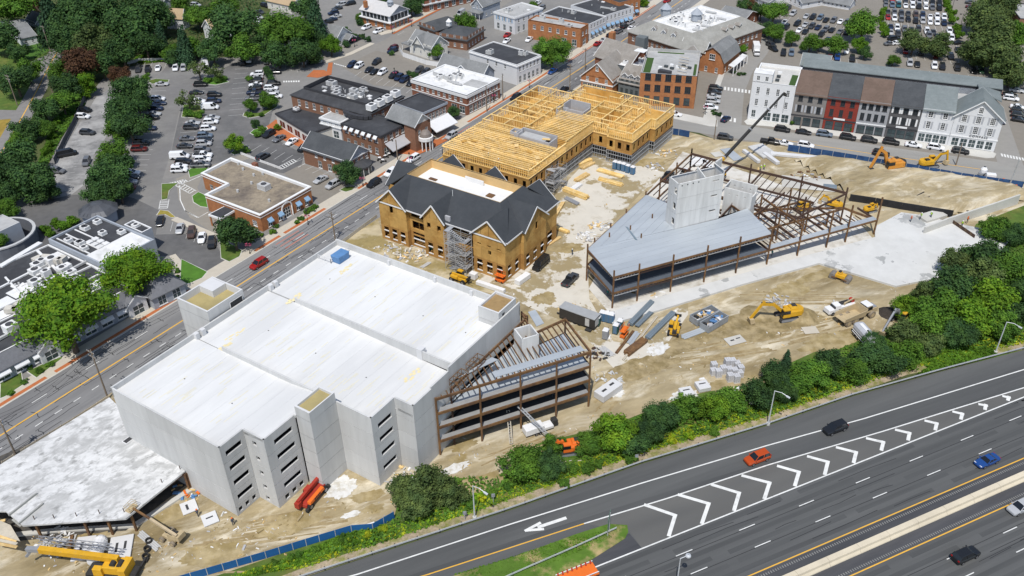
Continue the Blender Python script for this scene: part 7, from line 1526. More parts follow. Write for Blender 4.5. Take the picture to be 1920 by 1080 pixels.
row('the column by the orange brick block',((1325,185),(1352,187)),[(1342,165,'black',u),(1340,172,'black',s),(1338,180,'silver',s),(1337,189,'silver',u),(1333,201,'white',u)])
H1=((1500,40),(1491,48))
row('the top rank of the upper car park',H1,[(1477,15,'dark',u),(1487,25,'silver',u),(1512,30,'silver',s),(1524,32,'black',u),(1538,33,'steel',u),(1549,37,'black',s),(1563,38,'grey',u),(1576,40,'white',s),(1588,42,'grey',u)],0)
row('the middle rank of the upper car park',H1,[(1471,41,'white',s),(1474,51,'black',u),(1495,44,'black',u),(1510,46,'silver',s),(1522,49,'dark',u),(1534,51,n,s),(1548,55,'grey',u),(1560,56,'black',s),(1575,59,'grey',s),(1588,60,'black',u)],0)
row('the lower rank of the upper car park',H1,[(1499,56,'white',s),(1510,59,'black',s),(1540,64,'black',u),(1552,74,n,s)],0)
VR=((1690,20),(1692,32))
row('the bays behind the rear shop wing',VR,[(1469,99,'black',u),(1484,99,'steel',u),(1556,107,'maroon',s),(1570,107,'blue',u),(1598,110,'black',u),(1587,95,'white',s)],0)
row('the planted bay beside the box truck',((1440,82),(1456,90)),[(1446,84,'dark',u),(1450,91,'black',s)],0)
def dbl(desc,x,y,cols): row(desc,VR,[(x[i],y[i],c,u if i%3 else s) for i,c in enumerate(cols) if c],0)
X1=[1661,1673,1685,1698,1711,1723,1736,1748,1761]; dbl('the top rank of the far car park',X1,[0,0,1,1,2,3,3,3,4],['dark','red','white','dark','white','silver','white','black','black']); dbl('the second rank of the far car park',X1,[8,9,9,10,11,12,13,14,15],['grey','steel','teal','white','white','black','white','grey','black'])
X2=[1665,1677,1690,1703,1717,1730,1744,1757,1770]; dbl('the third rank of the far car park',X2,[22,23,25,25,27,28,31,31,32],['dark','grey','dark','dark','brown','navy','white','white','white']); dbl('the fourth rank of the far car park',X2,[32,34,36,36,39,39,41,42,43],['red','white','grey','black','black','silver','white','white','navy'])
dbl('the fifth rank of the far car park',[1670,1682,1696,1709,1722,1738,1750,1780],[50,52,55,55,54,58,60,58],['navy','white','grey','dark','dark','white','dark','white']); dbl('the sixth rank of the far car park',[1670,1684,1742,1758,1784],[60,63,66,68,71],['silver','dark','grey','navy','white'])
row('the end bays left of the olive trees',((1665,74),(1684,72)),[(1676,72,'black',u),(1669,81,'grey',s),(1682,80,'white',s)],0)
row('the aisle right of the olive trees',((1790,80),(1808,77)),[(1799,79,'black',s)],0)
row('the rank under the olive trees',VR,[(1698,95,'red',s),(1727,98,'black',u),(1754,104,'maroon',s),(1783,106,'black',u),(1796,93,'black',s),(1810,95,'black',u),(1828,111,'dark',u),(1844,115,'dark',u),(1858,117,'black',s),(1873,117,n,u)],0)
row('the rank against the rear shop wing',VR,[(1706,118,'silver',u),(1720,120,'black',s),(1752,123,'white',u),(1767,125,'black',u),(1795,127,'black',u),(1825,131,'black',s),(1840,132,'green',s),(1872,136,'black',s),(1890,144,'black',u)],0)
row('the column under the right edge trees',((1815,20),(1838,22)),[(1821,4,'dark',s),(1822,12,'maroon',s),(1825,17,'dark',u),(1829,22,'white',s),(1831,33,'black',u),(1833,44,'white',s),(1838,51,'black',s),(1839,60,'white',s)],0)
row('the bays right of the white gabled shop',((1885,180),(1912,184)),[(1907,169,'silver',s),(1894,177,'black',s),(1896,184,'white',u),(1909,200,'white',s),(1910,208,'black',u),(1911,216,'black',u),(1912,224,'black',s)],1)
row('the lane behind the white gabled shop',((1876,215),(1882,232)),[(1879,225,n,s)],0)
row('the yard of the white flat roof shop',SS,[(951,65,'red',s),(950,76,'white',s),(864,25,'silver','van'),(992,73,'white',s),(1008,5,'white',s),(1016,15,'grey',u)],0)
HWH=math.atan2(HU.y,HU.x)
for a in ((1566,802,'black',u,'black suv in the exit lane of the highway',1),(1420,858,'orange',u,'orange red suv driving on the exit lane',1),(1851,863,'blue','coupe','blue coupe in the lane beside the median barrier',1),(1811,1040,'black',u,'black suv on the far carriageway beyond the barrier',0),(1914,950,'silver',u,'silver suv at the right edge beyond the barrier',1)): car(a[0],a[1],a[2],a[3],HWH+math.pi*a[5],2,a[4],z=.02)
# cars of the building site
car(1014,495,'black','van',head((1000,510),(1030,482))+math.pi,2,'black van parked beside the wooden building'); car(1069,524,'dark','pickup',head((1055,538),(1085,508)),2,'dark grey pickup with a loaded bed on the courtyard slab')
car(1252,330,'black','pickup',head((1240,345),(1268,318)),1,'black pickup behind the steel frame beside white trucks'); car(1283,325,'white','pickup',head((1270,340),(1297,312)),1,'white pickup nearest the black pickup behind the steel frame'); car(1312,306,'white','van',head((1300,308),(1330,306)),1,'white van beyond the corner of the steel frame')
for x,y,c,k,l in ((1268,357,'white','van','white van between steel columns beside the courtyard'),(1326,318,'white','pickup','white pickup parked behind the tall concrete core')): car(x,y,c,k,head((1270,340),(1297,312)),1,l)
# ---------------------------------------------------------------- machines, materials and street furniture
YM=mat('machine_yellow',(.60,.33,.02),.5,.16,1.2,c2=(.40,.26,.07),th=(.55,.72),sc2=1.2); OM=mat('machine_orange',(.58,.25,.04),.5,.14,1.2,c2=(.38,.22,.09),th=(.55,.72),sc2=1.2); RM_=mat('machine_red',(.36,.04,.025),.45,.14,1.2); ORM=mat('safety_orange',(.70,.15,.02),.6,.06,1.5)
IRON=mat('dark_iron',(.035,.034,.033),.75,.2,2); CABG=CGL; GRYM=mat('machine_grey',(.26,.27,.29),.5,.08,1.5); WHM=mat('machine_white',(.72,.72,.72),.5,.06,1.5); TANM=mat('machine_tan',(.44,.35,.21),.7,.12,1.5)
O0=V((0,0,0))
def part(par,name,m,f,loc=None,bevel=0):
    b=MB(); f(b); return b.ob(name,m,par,O0 if loc is None else loc,bevel=bevel)
def stadium(b,x0,x1,r,y0,y1,n=7):
    P=[(x1+r*math.sin(math.pi*k/n),r-r*math.cos(math.pi*k/n)) for k in range(n+1)]+[(x0-r*math.sin(math.pi*k/n),r+r*math.cos(math.pi*k/n)) for k in range(n+1)]
    i=len(b.v); m=len(P); b.v+=[(x,y0,z) for x,z in P]+[(x,y1,z) for x,z in P]
    for k in range(m): b.f.append((i+k,i+(k+1)%m,i+m+(k+1)%m,i+m+k))
    b.f+=[tuple(range(i+m-1,i-1,-1)),tuple(range(i+m,i+2*m))]
def excavator(px,hd,col,label,el=(4.6,4.0),st=(6.9,1.2),tr=None,sc=1.0,boomm=None):
    """boom elbow and stick tip given as (reach, height)"""
    t=T('excavator',label,'excavator',at(*px),hd,world=False); t.scale=(sc,)*3; ta=tr if tr is not None else 0; ca,sa=math.cos(ta),math.sin(ta)
    for s in (-1,1):
        b=MB(); stadium(b,-1.6,1.6,.42,s*1.15-.3,s*1.15+.3); b.v=[(x*ca-y*sa,x*sa+y*ca,z) for x,y,z in b.v]; k=b.ob('track',IRON,t,O0)
        b=MB(); stadium(b,-1.5,1.5,.28,s*1.15-.32,s*1.15+.32); b.v=[(x*ca-y*sa,x*sa+y*ca,z+.14) for x,y,z in b.v]; b.ob('track_frame',GRYM,k,O0)
    part(t,'turntable',IRON,lambda b:b.tube((0,0,.6),(0,0,1.05),.8,n=12))
    part(t,'house',col,lambda b:(b.box((-1.0,.0,1.05),(2.9,2.6,1.15),0,.96),b.box((-1.1,-.2,2.2),(1.6,1.8,.35),0,.8)),bevel=.08)
    part(t,'counterweight',col if col!=OM else IRON,lambda b:b.lathe((-2.0,0,1.05),[(1.25,0),(1.3,.6),(1.15,1.1),(.01,1.15)],10,math.pi/2,3*math.pi/2))
    part(t,'cab',col,lambda b:b.box((.75,.8,1.05),(1.5,1.0,1.75),0,.9)); part(t,'cab_glass',CABG,lambda b:(b.box((.80,.8,1.85),(1.5,1.04,.72),0,.93),b.box((1.0,.8,1.3),(1.16,.8,1.2),0,.9)))
    part(t,'grille',IRON,lambda b:b.box((-1.4,-.5,2.21),(1.0,1.0,.36)))
    e=V((el[0],-.1,el[1])); q=V((st[0],-.1,st[1])); r0=V((.9,-.1,1.6)); mid=r0.lerp(e,.55)+V((-.25,0,.75)); bm=boomm or col
    part(t,'boom',bm,lambda b:(b.bar(r0,mid,.45,.6),b.bar(mid-V((.1,0,.05)),e,.42,.55)))
    part(t,'boom_cylinder',IRON,lambda b:(b.tube((1.4,-.4,1.3),mid-V((.1,.3,.2)),.09,n=6),b.tube(mid+V((.1,0,.3)),e+V((.25,0,.45)),.09,n=6)))
    d=(q-e).normalized(); a=e-d*.7
    part(t,'stick',bm,lambda b:(b.bar(a,e,.3,.55),b.bar(e,q,.34,.45)))
    part(t,'bucket',IRON if col!=YM else TANM,lambda b:b.hexa([q+V((-.9,-.65,-.9)),q+V((.1,-.65,-1.05)),q+V((.1,.65,-1.05)),q+V((-.9,.65,-.9))],[q+V((-.55,-.6,.05)),q+V((.35,-.6,.1)),q+V((.35,.6,.1)),q+V((-.55,.6,.05))]))
    return t
excavator((1668,320),head((1668,320),(1634,325)),OM,'orange excavator digging beside the blue fence',(3.3,5.2),(4.8,1.3),sc=1.35)
excavator((1742,312),head((1742,312),(1768,309)),YM,'small yellow excavator with raised boom beside the blue fence',(4.4,3.6),(5.0,1.3),sc=1.05)
excavator((1474,596),head((1474,596),(1400,608)),YM,'big yellow excavator on the brown soil below the terrace',(5.6,4.2),(7.6,1.2),sc=1.12)
excavator((1688,600),head((1688,600),(1640,642)),YM,'grey boomed excavator half hidden by the trees',(4.2,4.2),(7.6,1.0),sc=1.05,boomm=GRYM)
excavator((1068,846),head((1068,846),(1040,850)),ORM,'orange compact excavator half hidden behind the bushes',(2.5,2.6),(3.4,.9),sc=.95)
excavator((1560,388),head((1560,388),(1530,380)),YM,'yellow excavator behind the end columns of the steel frame',(3.4,3.0),(4.4,1.1),sc=.8)
excavator((1632,396),head((1632,396),(1650,392)),YM,'mini yellow excavator by the black shoring wall',(2.4,2.2),(3.0,.9),sc=.7)
def wheel(par,c,r,w,m=TYR,rim=RIMM,ax=V((0,1,0))):
    k=part(par,'wheel',m,lambda b:b.tube(V(c)-ax*w/2,V(c)+ax*w/2,r,n=14)); part(k,'rim',rim,lambda b:b.tube(V(c)-ax*(w/2+.02),V(c)+ax*(w/2+.02),r*.55,n=10))
# articulated dump truck
t=T('dump_truck','tan articulated dump truck with empty bed','dump truck',at(1604,598),head((1578,606),(1640,583)),world=False)
part(t,'bed',TANM,lambda b:(b.hexa([V((-4.6,-1.0,1.5)),V((.4,-1.0,1.2)),V((.4,1.0,1.2)),V((-4.6,1.0,1.5))],[V((-5.0,-1.5,1.62)),V((.9,-1.5,1.4)),V((.9,1.5,1.4)),V((-5.0,1.5,1.62))]),b.hexa([V((-5.0,-1.55,1.6)),V((.9,-1.55,1.4)),V((.9,-1.4,1.4)),V((-5.0,-1.4,1.6))],[V((-4.8,-1.65,2.5)),V((1.1,-1.65,2.9)),V((1.1,-1.5,2.9)),V((-4.8,-1.5,2.5))]),b.hexa([V((-5.0,1.4,1.6)),V((.9,1.4,1.4)),V((.9,1.55,1.4)),V((-5.0,1.55,1.6))],[V((-4.8,1.5,2.5)),V((1.1,1.5,2.9)),V((1.1,1.65,2.9)),V((-4.8,1.65,2.5))]),b.hexa([V((.8,-1.55,1.4)),V((.95,-1.55,1.4)),V((.95,1.55,1.4)),V((.8,1.55,1.4))],[V((1.1,-1.6,3.2)),V((1.25,-1.6,3.2)),V((1.25,1.6,3.2)),V((1.1,1.6,3.2))])))
part(t,'cab',TANM,lambda b:(b.box((2.4,0,1.5),(1.6,2.2,1.7),0,.92),b.box((4.1,0,1.1),(2.0,2.2,1.1),0,.9)),bevel=.07); part(t,'cab_glass',CABG,lambda b:b.box((2.4,0,2.2),(1.64,2.24,.75),0,.95)); part(t,'cab_roof',WHM,lambda b:b.box((2.4,0,3.2),(1.7,2.1,.12))); part(t,'hood',GRYM,lambda b:b.box((4.0,0,2.2),(1.5,1.6,.15))); part(t,'chassis',IRON,lambda b:b.box((-.5,0,.8),(8,1.0,.5)))
for x in (-3.4,-1.5,3.3):
    for y in (-1.2,1.2): wheel(t,(x,y,.85),.85,.6,mat('dusty_tyre',(.24,.20,.15),.9,.15,2),TANM)
# service truck
t=T('service_truck','white service truck with crane and red tank','truck',at(1572,583),head((1596,575),(1552,587)),world=False)
part(t,'body',WHM,lambda b:(b.box((2.1,0,.5),(2.6,2.0,1.0),0,.95),b.box((-1.6,0,.5),(3.8,2.1,1.25))),bevel=.06); part(t,'cab',WHM,lambda b:b.box((.95,0,1.3),(1.7,1.9,.85),0,.84)); part(t,'windshield',CABG,lambda b:b.box((1.1,0,1.35),(1.75,1.8,.62),0,.86)); part(t,'crane_arm',TANM,lambda b:(b.bar((-.8,.5,2.2),(-3.2,.3,2.7),.25,.25),b.bar((-.8,.5,1.6),(-.8,.5,2.3),.3,.3))); part(t,'red_tank',RM_,lambda b:b.tube((-3.1,-.6,2.1),(-3.1,.4,2.1),.45,n=10)); part(t,'tool_bed',IRON,lambda b:b.box((-1.4,-.2,1.76),(2.4,1.1,.2)))
for x in (2.3,-2.2):
    for y in (-.95,.95): wheel(t,(x,y,.45),.45,.3)
# tanker
t=T('tank_trailer','grey rounded tank trailer at the edge of the trees','tanker',at(1622,642),head((1606,626),(1636,660)),world=False)
def tank(b):
    n=12; sec=[]
    for x in (-3.6,-3.3,3.3,3.6):
        k=.86 if abs(x)>3.5 else 1; sec.append([(x,1.25*k*math.copysign(abs(math.cos(2*math.pi*i/n))**.6,math.cos(2*math.pi*i/n)),1.9+1.0*k*math.copysign(abs(math.sin(2*math.pi*i/n))**.6,math.sin(2*math.pi*i/n))) for i in range(n)])
    q=loft(sec); i=len(b.v); b.v+=q.v; b.f+=[tuple(a+i for a in f) for f in q.f]
part(t,'tank',GRYM if 0 else mat('tank_grey',(.42,.43,.45),.45,.08,1.5),tank); part(t,'walkway',WHM,lambda b:b.box((0,0,2.9),(5.6,.7,.06))); part(t,'hatch',IRON,lambda b:b.tube((0,0,2.9),(0,0,3.1),.25,n=8)); part(t,'side_rail',WHM,lambda b:(b.bar((-3,-1.5,1.2),(3,-1.5,1.2),.1,.1),b.bar((-3,-1.5,1.7),(3,-1.5,1.7),.08,.08)))
for x in (-2.6,-1.4,2.4):
    for y in (-1.05,1.05): wheel(t,(x,y,.5),.5,.35)
# yellow telehandler, seen from behind
def telehandler(px,hd,col,label,boom,big=False,cat='telehandler'):
    t=T('telehandler',label,cat,at(*px),hd,world=False); L=3.2 if big else 2.4
    part(t,'chassis',col,lambda b:b.box((0,0,.65),(L*1.75,1.5,.7),0,.96),bevel=.06); part(t,'engine_cover',ORM if big else col,lambda b:(b.box((-.2 if big else -.9,-.85,1.1),(L*1.3 if big else 2.0,.75,.65),0,.92)),bevel=.05)
    part(t,'cab',col,lambda b:b.box((-.2,.72,1.0),(1.5,.95,1.6),0,.88)); part(t,'cab_glass',CABG,lambda b:b.box((-.2,.72,1.6),(1.54,.98,.75),0,.92))
    p,q=V(boom[0]),V(boom[1]); d=(q-p).normalized(); part(t,'boom',col,lambda b:b.bar(p,p.lerp(q,.72),.55 if big else .45,.6 if big else .5)); part(t,'inner_boom',col if big else col,lambda b:b.bar(p.lerp(q,.70),q,.36,.38)); part(t,'fork_carriage',IRON,lambda b:(b.bar(q+V((0,-.7,0)),q+V((0,.7,0)),.3,.5),b.bar(q+V((0,-.4,-.5)),q+V((1.2,-.4,-.5)),.12,.08),b.bar(q+V((0,.4,-.5)),q+V((1.2,.4,-.5)),.12,.08),b.bar(q-V((.5,.2,.3)),q+V((.4,.3,-.3)),.3,.3))); part(t,'grille',IRON,lambda b:[b.box((-.9+.45*k,-1.24 if big else -.85,1.3),(.3,.04,.35)) for k in range(4 if big else 1)]); ([part(t,'outrigger',IRON,lambda b:b.box((x,y,.3),(.5,.5,.6))) for x in (-3.0,3.0) for y in (-1,1)],part(t,'boom_head',IRON,lambda b:(b.bar(q-d*1.3,q+V((0,0,-.2)),.46,.5),b.bar(q-V((.6,.5,.3)),q+V((.9,.5,-.1)),.2,.2),b.bar(q+V((.2,-.5,.1)),q+V((1.4,.1,.1)),.2,.3)))) if big else None; part(t,'boom_pivot',IRON if not big else col,lambda b:b.box((p.x,p.y,1.1),(.9,.9,p.z-1.1)))
    for x in (-L*.66,L*.66):
        for y in (-1.0,1.0): wheel(t,(x,y,.62),.62,.45)
    return t
telehandler((1264,622),head((1259,640),(1272,592)),YM,'yellow telehandler with raised boom beside the deck bundles',((-1.9,-.25,1.9),(2.6,-.25,2.6)))
telehandler((588,935),head((562,962),(612,903)),RM_,'red rotating telehandler beside the garage stair tower',((-3.3,.5,2.2),(5.4,.5,2.4)),True)
telehandler((862,527),head((840,520),(880,535)),YM,'yellow telehandler below the garage parapet by the scaffold stair',((-1.9,-.25,1.7),(2.8,-.25,1.9)))
telehandler((1505,396),head((1490,400),(1520,390)),YM,'yellow telehandler under the open joists of the steel frame',((-1.9,-.25,1.8),(2.4,-.25,2.0)))
# boom lift in tan with the boom over the podium deck
t=T('boom_lift','dusty tan boom lift reaching over the podium deck','boom lift',at(324,1010),head((324,1010),(262,984)),world=False)
part(t,'chassis',TANM,lambda b:(b.box((0,0,.5),(2.8,1.6,.6),0,.95),b.box((-.9,.1,1.1),(2.2,1.4,.8),0,.9),b.box((-2.0,0,1.1),(.8,1.7,1.1),0,.95)),bevel=.05); part(t,'hydraulics',IRON,lambda b:(b.box((.6,-.3,1.1),(1.0,.9,.5)),b.bar((-1.5,.6,1.5),(1.8,.6,3.3),.14,.14),b.box((-.9,.1,1.9),(1.2,.9,.25)))); part(t,'lower_boom',mat('lift_boom',(.50,.40,.26),.7,.1,1.5),lambda b:b.bar((-2.0,.6,2.3),(3.0,.6,4.0),.4,.46)); part(t,'upper_boom',RUST,lambda b:b.bar((2.8,.6,3.95),(6.3,.6,5.0),.28,.33)); part(t,'basket',TANM,lambda b:[b.bar((6.3,y,z),(7.4,y,z),.06,.06) for y in (-.4,.5,1.4) for z in (4.7,5.2,5.7)]+[b.bar((x,-.4,z),(x,1.4,z),.06,.06) for x in (6.3,7.4) for z in (4.7,5.2,5.7)]+[b.box((6.85,.5,4.62),(1.1,1.8,.06))])
for x in (-1.1,1.1):
    for y in (-1.15,1.15): wheel(t,(x,y,.5),.5,.4,mat('dusty_tyre',(0,0,0)),TANM)
# roller
t=T('tandem_roller','yellow tandem roller with two steel drums','roller',at(1575,524),head((1555,516),(1597,530)),world=False)
part(t,'body',YM,lambda b:(b.box((0,0,.7),(2.4,1.5,.8),0,.92),b.box((-.2,0,1.5),(.8,1.0,.5))),bevel=.05); part(t,'seat',IRON,lambda b:b.box((-.3,0,1.9),(.6,.7,.35)))
for x in (-1.75,1.75): part(t,'drum',mat('drum_steel',(.20,.185,.17),.6,.1,2),lambda b:b.tube((x,-.95,.72),(x,.95,.72),.72,n=16)); part(t,'drum_frame',YM if 0 else RUST,lambda b:(b.bar((x,-1.05,.72),(x*.3,-1.05,.9),.12,.25),b.bar((x,1.05,.72),(x*.3,1.05,.9),.12,.25)))
# mobile crane at the bottom left
t=T('mobile_crane','yellow mobile crane with long lowered boom at the bottom left','crane',at(205,1078),head((205,1078),(70,1065)),world=False)
part(t,'carrier',IRON,lambda b:b.box((-1.0,0,.6),(8,2.5,.8)),bevel=.08); part(t,'superstructure',YM,lambda b:(b.box((-1.4,-.2,1.5),(3.0,2.4,1.5),0,.96),b.box((.6,1.0,1.5),(1.6,1.0,1.5),0,.9)),bevel=.06); part(t,'counterweight',YM,lambda b:b.box((-3.4,0,1.4),(1.2,2.9,1.7))); part(t,'winch',IRON,lambda b:(b.tube((-1.6,-.6,3.2),(-1.6,.6,3.2),.45,n=12),b.tube((-2.7,-.6,3.1),(-2.7,.6,3.1),.4,n=12))); part(t,'boom',YM,lambda b:b.bar((-2.2,-.6,3.4),(10.8,-.6,3.9),.85,.95)); part(t,'boom_head',GRYM,lambda b:(b.bar((10.8,-.6,3.9),(13.0,-.6,3.7),.7,.7),b.bar((12.4,-.9,3.4),(13.4,-.3,2.2),.3,.4)))
def lattice(b,p,q,w,n=9):
    p,q=V(p),V(q); d=(q-p).normalized(); s=d.cross(V((0,0,1))).normalized()*w; u_=V((0,0,w*1.6)); c=[O0,s,s+u_,u_]
    for k in c: b.bar(p+k,q+k,.09,.09)
    for i in range(n):
        a,e=p.lerp(q,i/n),p.lerp(q,(i+1)/n)
        for k in range(4): b.bar(a+c[k],e+c[(k+1)%4],.05,.05)
part(t,'lattice_jib',GRYM,lambda b:lattice(b,(-.5,-1.9,3.6),(11.8,-1.9,3.9),.55)); part(t,'outrigger',IRON,lambda b:[b.bar((x,-3.2,.6),(x,3.2,.6),.35,.35) for x in (-4.6,3)]+[b.box((x,y,.0),(.7,.7,.5)) for x in (-4.6,3) for y in (-3.2,3.2)])
for x in (-4.2,-2.8,.6,2.0):
    for y in (-1.1,1.1): wheel(t,(x,y,.62),.62,.45)
# crane in the middle of the site: boom leaning over the street
cb=at(1338,338); tip=at(1470,176,19.5); hd_=math.atan2(tip.y-cb.y,tip.x-cb.x); Lh=math.hypot(tip.x-cb.x,tip.y-cb.y)
t=T('telescopic_crane','yellow crane with long dark telescopic boom leaning over the street','crane',cb,hd_,world=False)
part(t,'carrier',YM,lambda b:b.box((-.5,0,.7),(8,2.5,.9)),bevel=.06); part(t,'cab',YM,lambda b:(b.box((-.6,-1.0,1.6),(1.8,1.0,1.7),0,.9),b.box((-2.4,0,1.6),(2.4,2.4,1.4),0,.95))); a,b_=V((-1.5,.2,2.6)),V((Lh,.2,19.5)); part(t,'boom_base',YM,lambda b:b.bar(a,a.lerp(b_,.2),.75,.85)); part(t,'boom_section',IRON,lambda b:(b.bar(a.lerp(b_,.19),a.lerp(b_,.55),.62,.7),b.bar(a.lerp(b_,.54),a.lerp(b_,.8),.5,.56),b.bar(a.lerp(b_,.79),b_,.4,.45))); part(t,'boom_collar',GRYM,lambda b:[b.bar(a.lerp(b_,f),a.lerp(b_,f+.012),.85,.95) for f in (.19,.54,.79)]); part(t,'boom_head',IRON,lambda b:(b.bar(b_,b_+V((.8,0,-.5)),.4,.9),b.tube(b_+V((.8,-.3,-.6)),b_+V((.8,.3,-.6)),.35,n=10))); part(t,'hook_line',IRON,lambda b:b.tube(b_+V((1,0,-.6)),b_+V((1,0,-6)),.05,n=5))
for x in (-3.4,-2.0,1.5,2.9):
    for y in (-1.1,1.1): wheel(t,(x,y,.62),.62,.45)
# dumpsters
def dumpster(px,hd,label,fill):
    t=T('dumpster',label,'dumpster',at(*px),hd,world=False); sm=mat('dumpster_grey',(.28,.30,.315),.6,.12,1.5,c2=(.16,.10,.06),th=(.58,.75),sc2=.8)
    for a,b in (((-3.2,-1.2),(3.2,-1.2)),((-3.2,1.2),(3.2,1.2)),((-3.2,-1.2),(-3.2,1.2)),((3.2,-1.2),(3.2,1.2))): part(t,'side_wall',sm,lambda m:m.bar((*a,.95),(*b,.95),.12,1.5))
    part(t,'rim',IRON if 0 else sm,lambda m:[m.bar((-3.25,y,1.7),(3.25,y,1.7),.2,.14) for y in (-1.2,1.2)]); part(t,'floor',RUSTD,lambda m:m.box((0,0,.2),(6.3,2.3,.1)))
    for x in (-2.8,2.8):
        for y in (-.9,.9): part(t,'caster',IRON,lambda m:m.tube((x,y-.1,.15),(x,y+.1,.15),.15,n=8))
    r=random.Random(len(label)); 
    for k in range(fill): part(t,'waste_piece',[WHR,LUM,IRON,CMU,BL][r.randrange(5)],lambda m:m.box((r.uniform(-2.6,2.4),r.uniform(-.8,.8),r.uniform(.4,1.2)),(r.uniform(.4,1.3),r.uniform(.3,.9),r.uniform(.1,.5)),r.uniform(0,3)))
dumpster((1320,598),head((1296,608),(1345,585)),'grey dumpster heaped with timber and black bags, further from the excavator',34); dumpster((1338,610),head((1318,620),(1360,595)),'grey dumpster half filled with white rubble, nearer the excavator',20)
# office trailer and toilets
t=T('site_trailer','dark site office trailer with grey roof','trailer',at(1086,604),head((1055,592),(1110,612)),world=False)
part(t,'body',mat('trailer_dark',(.04,.037,.035),.6,.15,1.5),lambda b:b.box((0,0,.5),(8.6,2.5,2.5))); part(t,'roof',mat('trailer_roof',(.33,.34,.345),.7,.08,1),lambda b:b.box((0,0,3.0),(8.8,2.7,.14))); part(t,'end_window',UNIT,lambda b:(b.box((4.32,0,.9),(.06,1.6,1.7)),b.box((2.6,-1.27,.8),(1.0,.06,1.9)))); part(t,'step',IRON,lambda b:b.box((3.2,-1.7,.1),(1.4,.8,.3))); part(t,'drawbar',IRON,lambda b:b.bar((-4.3,0,.5),(-5.6,0,.4),.3,.15))
for x in (-.5,.6):
    for y in (-1.1,1.1): part(t,'wheel',TYR,lambda b:b.tube((x,y-.12,.4),(x,y+.12,.4),.4,n=10))
def toilet(px,hd,m,label,grp=None):
    t=T('portable_toilet',label,'portable toilet',at(*px),hd,grp,world=False); part(t,'cabin',m,lambda b:b.box((0,0,.1),(1.15,1.15,2.1))); part(t,'roof',WHM,lambda b:b.box((0,0,2.2),(1.25,1.25,.22),0,.8)); part(t,'door',mat('toilet_door',(.10,.17,.26),.6,.06,2) if m!=GRYM else GRYM,lambda b:b.box((0,-.59,.2),(.8,.05,1.9))); part(t,'vent',IRON,lambda b:b.tube((.4,.4,2.2),(.4,.4,2.7),.06,n=6)); part(t,'skid',IRON,lambda b:b.box((0,0,0),(1.2,1.3,.1)))
BLT=mat('toilet_blue',(.06,.17,.32),.55,.06,1.5); GRT=mat('toilet_green',(.02,.09,.075),.55,.06,1.5); DBT=mat('toilet_dark_blue',(.035,.09,.15),.55,.06,1.5)
for i,(x,y) in enumerate(((1153,316),(1161,318),(1169,320),(1177,323),(1186,326))): toilet((x,y),math.radians(-34),DBT if i==1 else BLT,f"{'dark' if i==1 else 'blue'} portable toilet, {ORD[i]} from left before the yellow timber frame",'toilets before the timber frame')
for x,y,m,l in ((1120,609,GRT,'dark green portable toilet nearest the dark trailer'),(1129,600,BLT,'blue portable toilet behind the dark green one by the trailer'),(1138,602,BLT,'blue portable toilet in the middle of the three by the steel frame corner'),(1146,604,BLT,'blue portable toilet at the right end of its row by the steel frame corner'),(1154,624,GRT,'dark green portable toilet standing before the deck bundles'),(1162,616,GRT,'dark green portable toilet behind another green one by the deck bundles'),(1135,634,GRYM,'grey portable toilet beside the stacked frames')): toilet((x,y),math.radians(-25),m,l,'toilets by the trailer')
# bundles and stacks of material
def stack(name,label,cat,a,b,w,layers,per,ph,m,z0=.12,gap=.04,grp=None,piece='plank'):
    A,B_=at(*a),at(*b); c=(A+B_)/2; t=T(name,label,cat,c,math.atan2((B_-A).y,(B_-A).x),grp,world=False); L=(B_-A).length; me=MB(); pw=w/per; me.hexa([V((-L/2,-pw/2+gap/2,0)),V((L/2,-pw/2+gap/2,0)),V((L/2,pw/2-gap/2,0)),V((-L/2,pw/2-gap/2,0))],[V((-L/2,-pw/2+gap/2,ph-.03)),V((L/2,-pw/2+gap/2,ph-.03)),V((L/2,pw/2-gap/2,ph-.03)),V((-L/2,pw/2-gap/2,ph-.03))]); me=me.mesh(piece)
    for k in range(layers):
        for j in range(per): inst(me,piece,m,t,V((R.uniform(-.25,.25),-w/2+pw*(j+.5),z0+k*ph)))
    for x in (-L*.3,L*.3): part(t,'bearer',LUMW,lambda q:q.box((x,0,.02),(.12,w,z0-.02)))
    return t
gl='lumber stacks in the courtyard'
for i,(a,b,w,la,pe,m,l) in enumerate((((1057,357),(1101,374),1.6,3,3,YL,'long yellow lumber stack nearest the dark gabled roof'),((1121,320),(1168,334),1.5,2,3,YL,'yellow lumber stack just below the blue toilets'),((1123,337),(1167,349),1.4,2,3,YL,'yellow lumber stack, lower one of the pair in the courtyard middle'),((1090,318),(1112,307),1.4,2,3,LUM,'tan board stack beside the scaffold bay, lower one'),((1084,311),(1108,301),1.4,2,3,YL,'tan board stack beside the scaffold bay, upper one'),((1080,341),(1102,328),1.6,2,3,LUM,'tan board stack standing left of the long wet patch'),((1040,428),(1066,438),1.1,2,3,YL,'yellow boards at the right wall of the wooden building'),((1042,405),(1056,382),1.0,2,2,LUM,'loose boards between wooden building and courtyard slab'),((1070,360),(1088,347),1.5,2,4,WTRIM,'white truss stack beside the long yellow lumber stack'),((1060,372),(1084,384),1.4,1,4,GRYM,'dark grey bundle in the shadow of the long lumber stack'),((1028,460),(1050,446),.9,1,3,LUM,'pale boards lying by the side gable of the wooden building'))): stack('lumber_stack',l,'lumber',a,b,w,la,pe,.32,m,grp=gl)
gd='bundles on the pale slab beside the trailer'
GS=mat('bundle_grey',(.19,.235,.27),.55,.08,1,metal=.2)
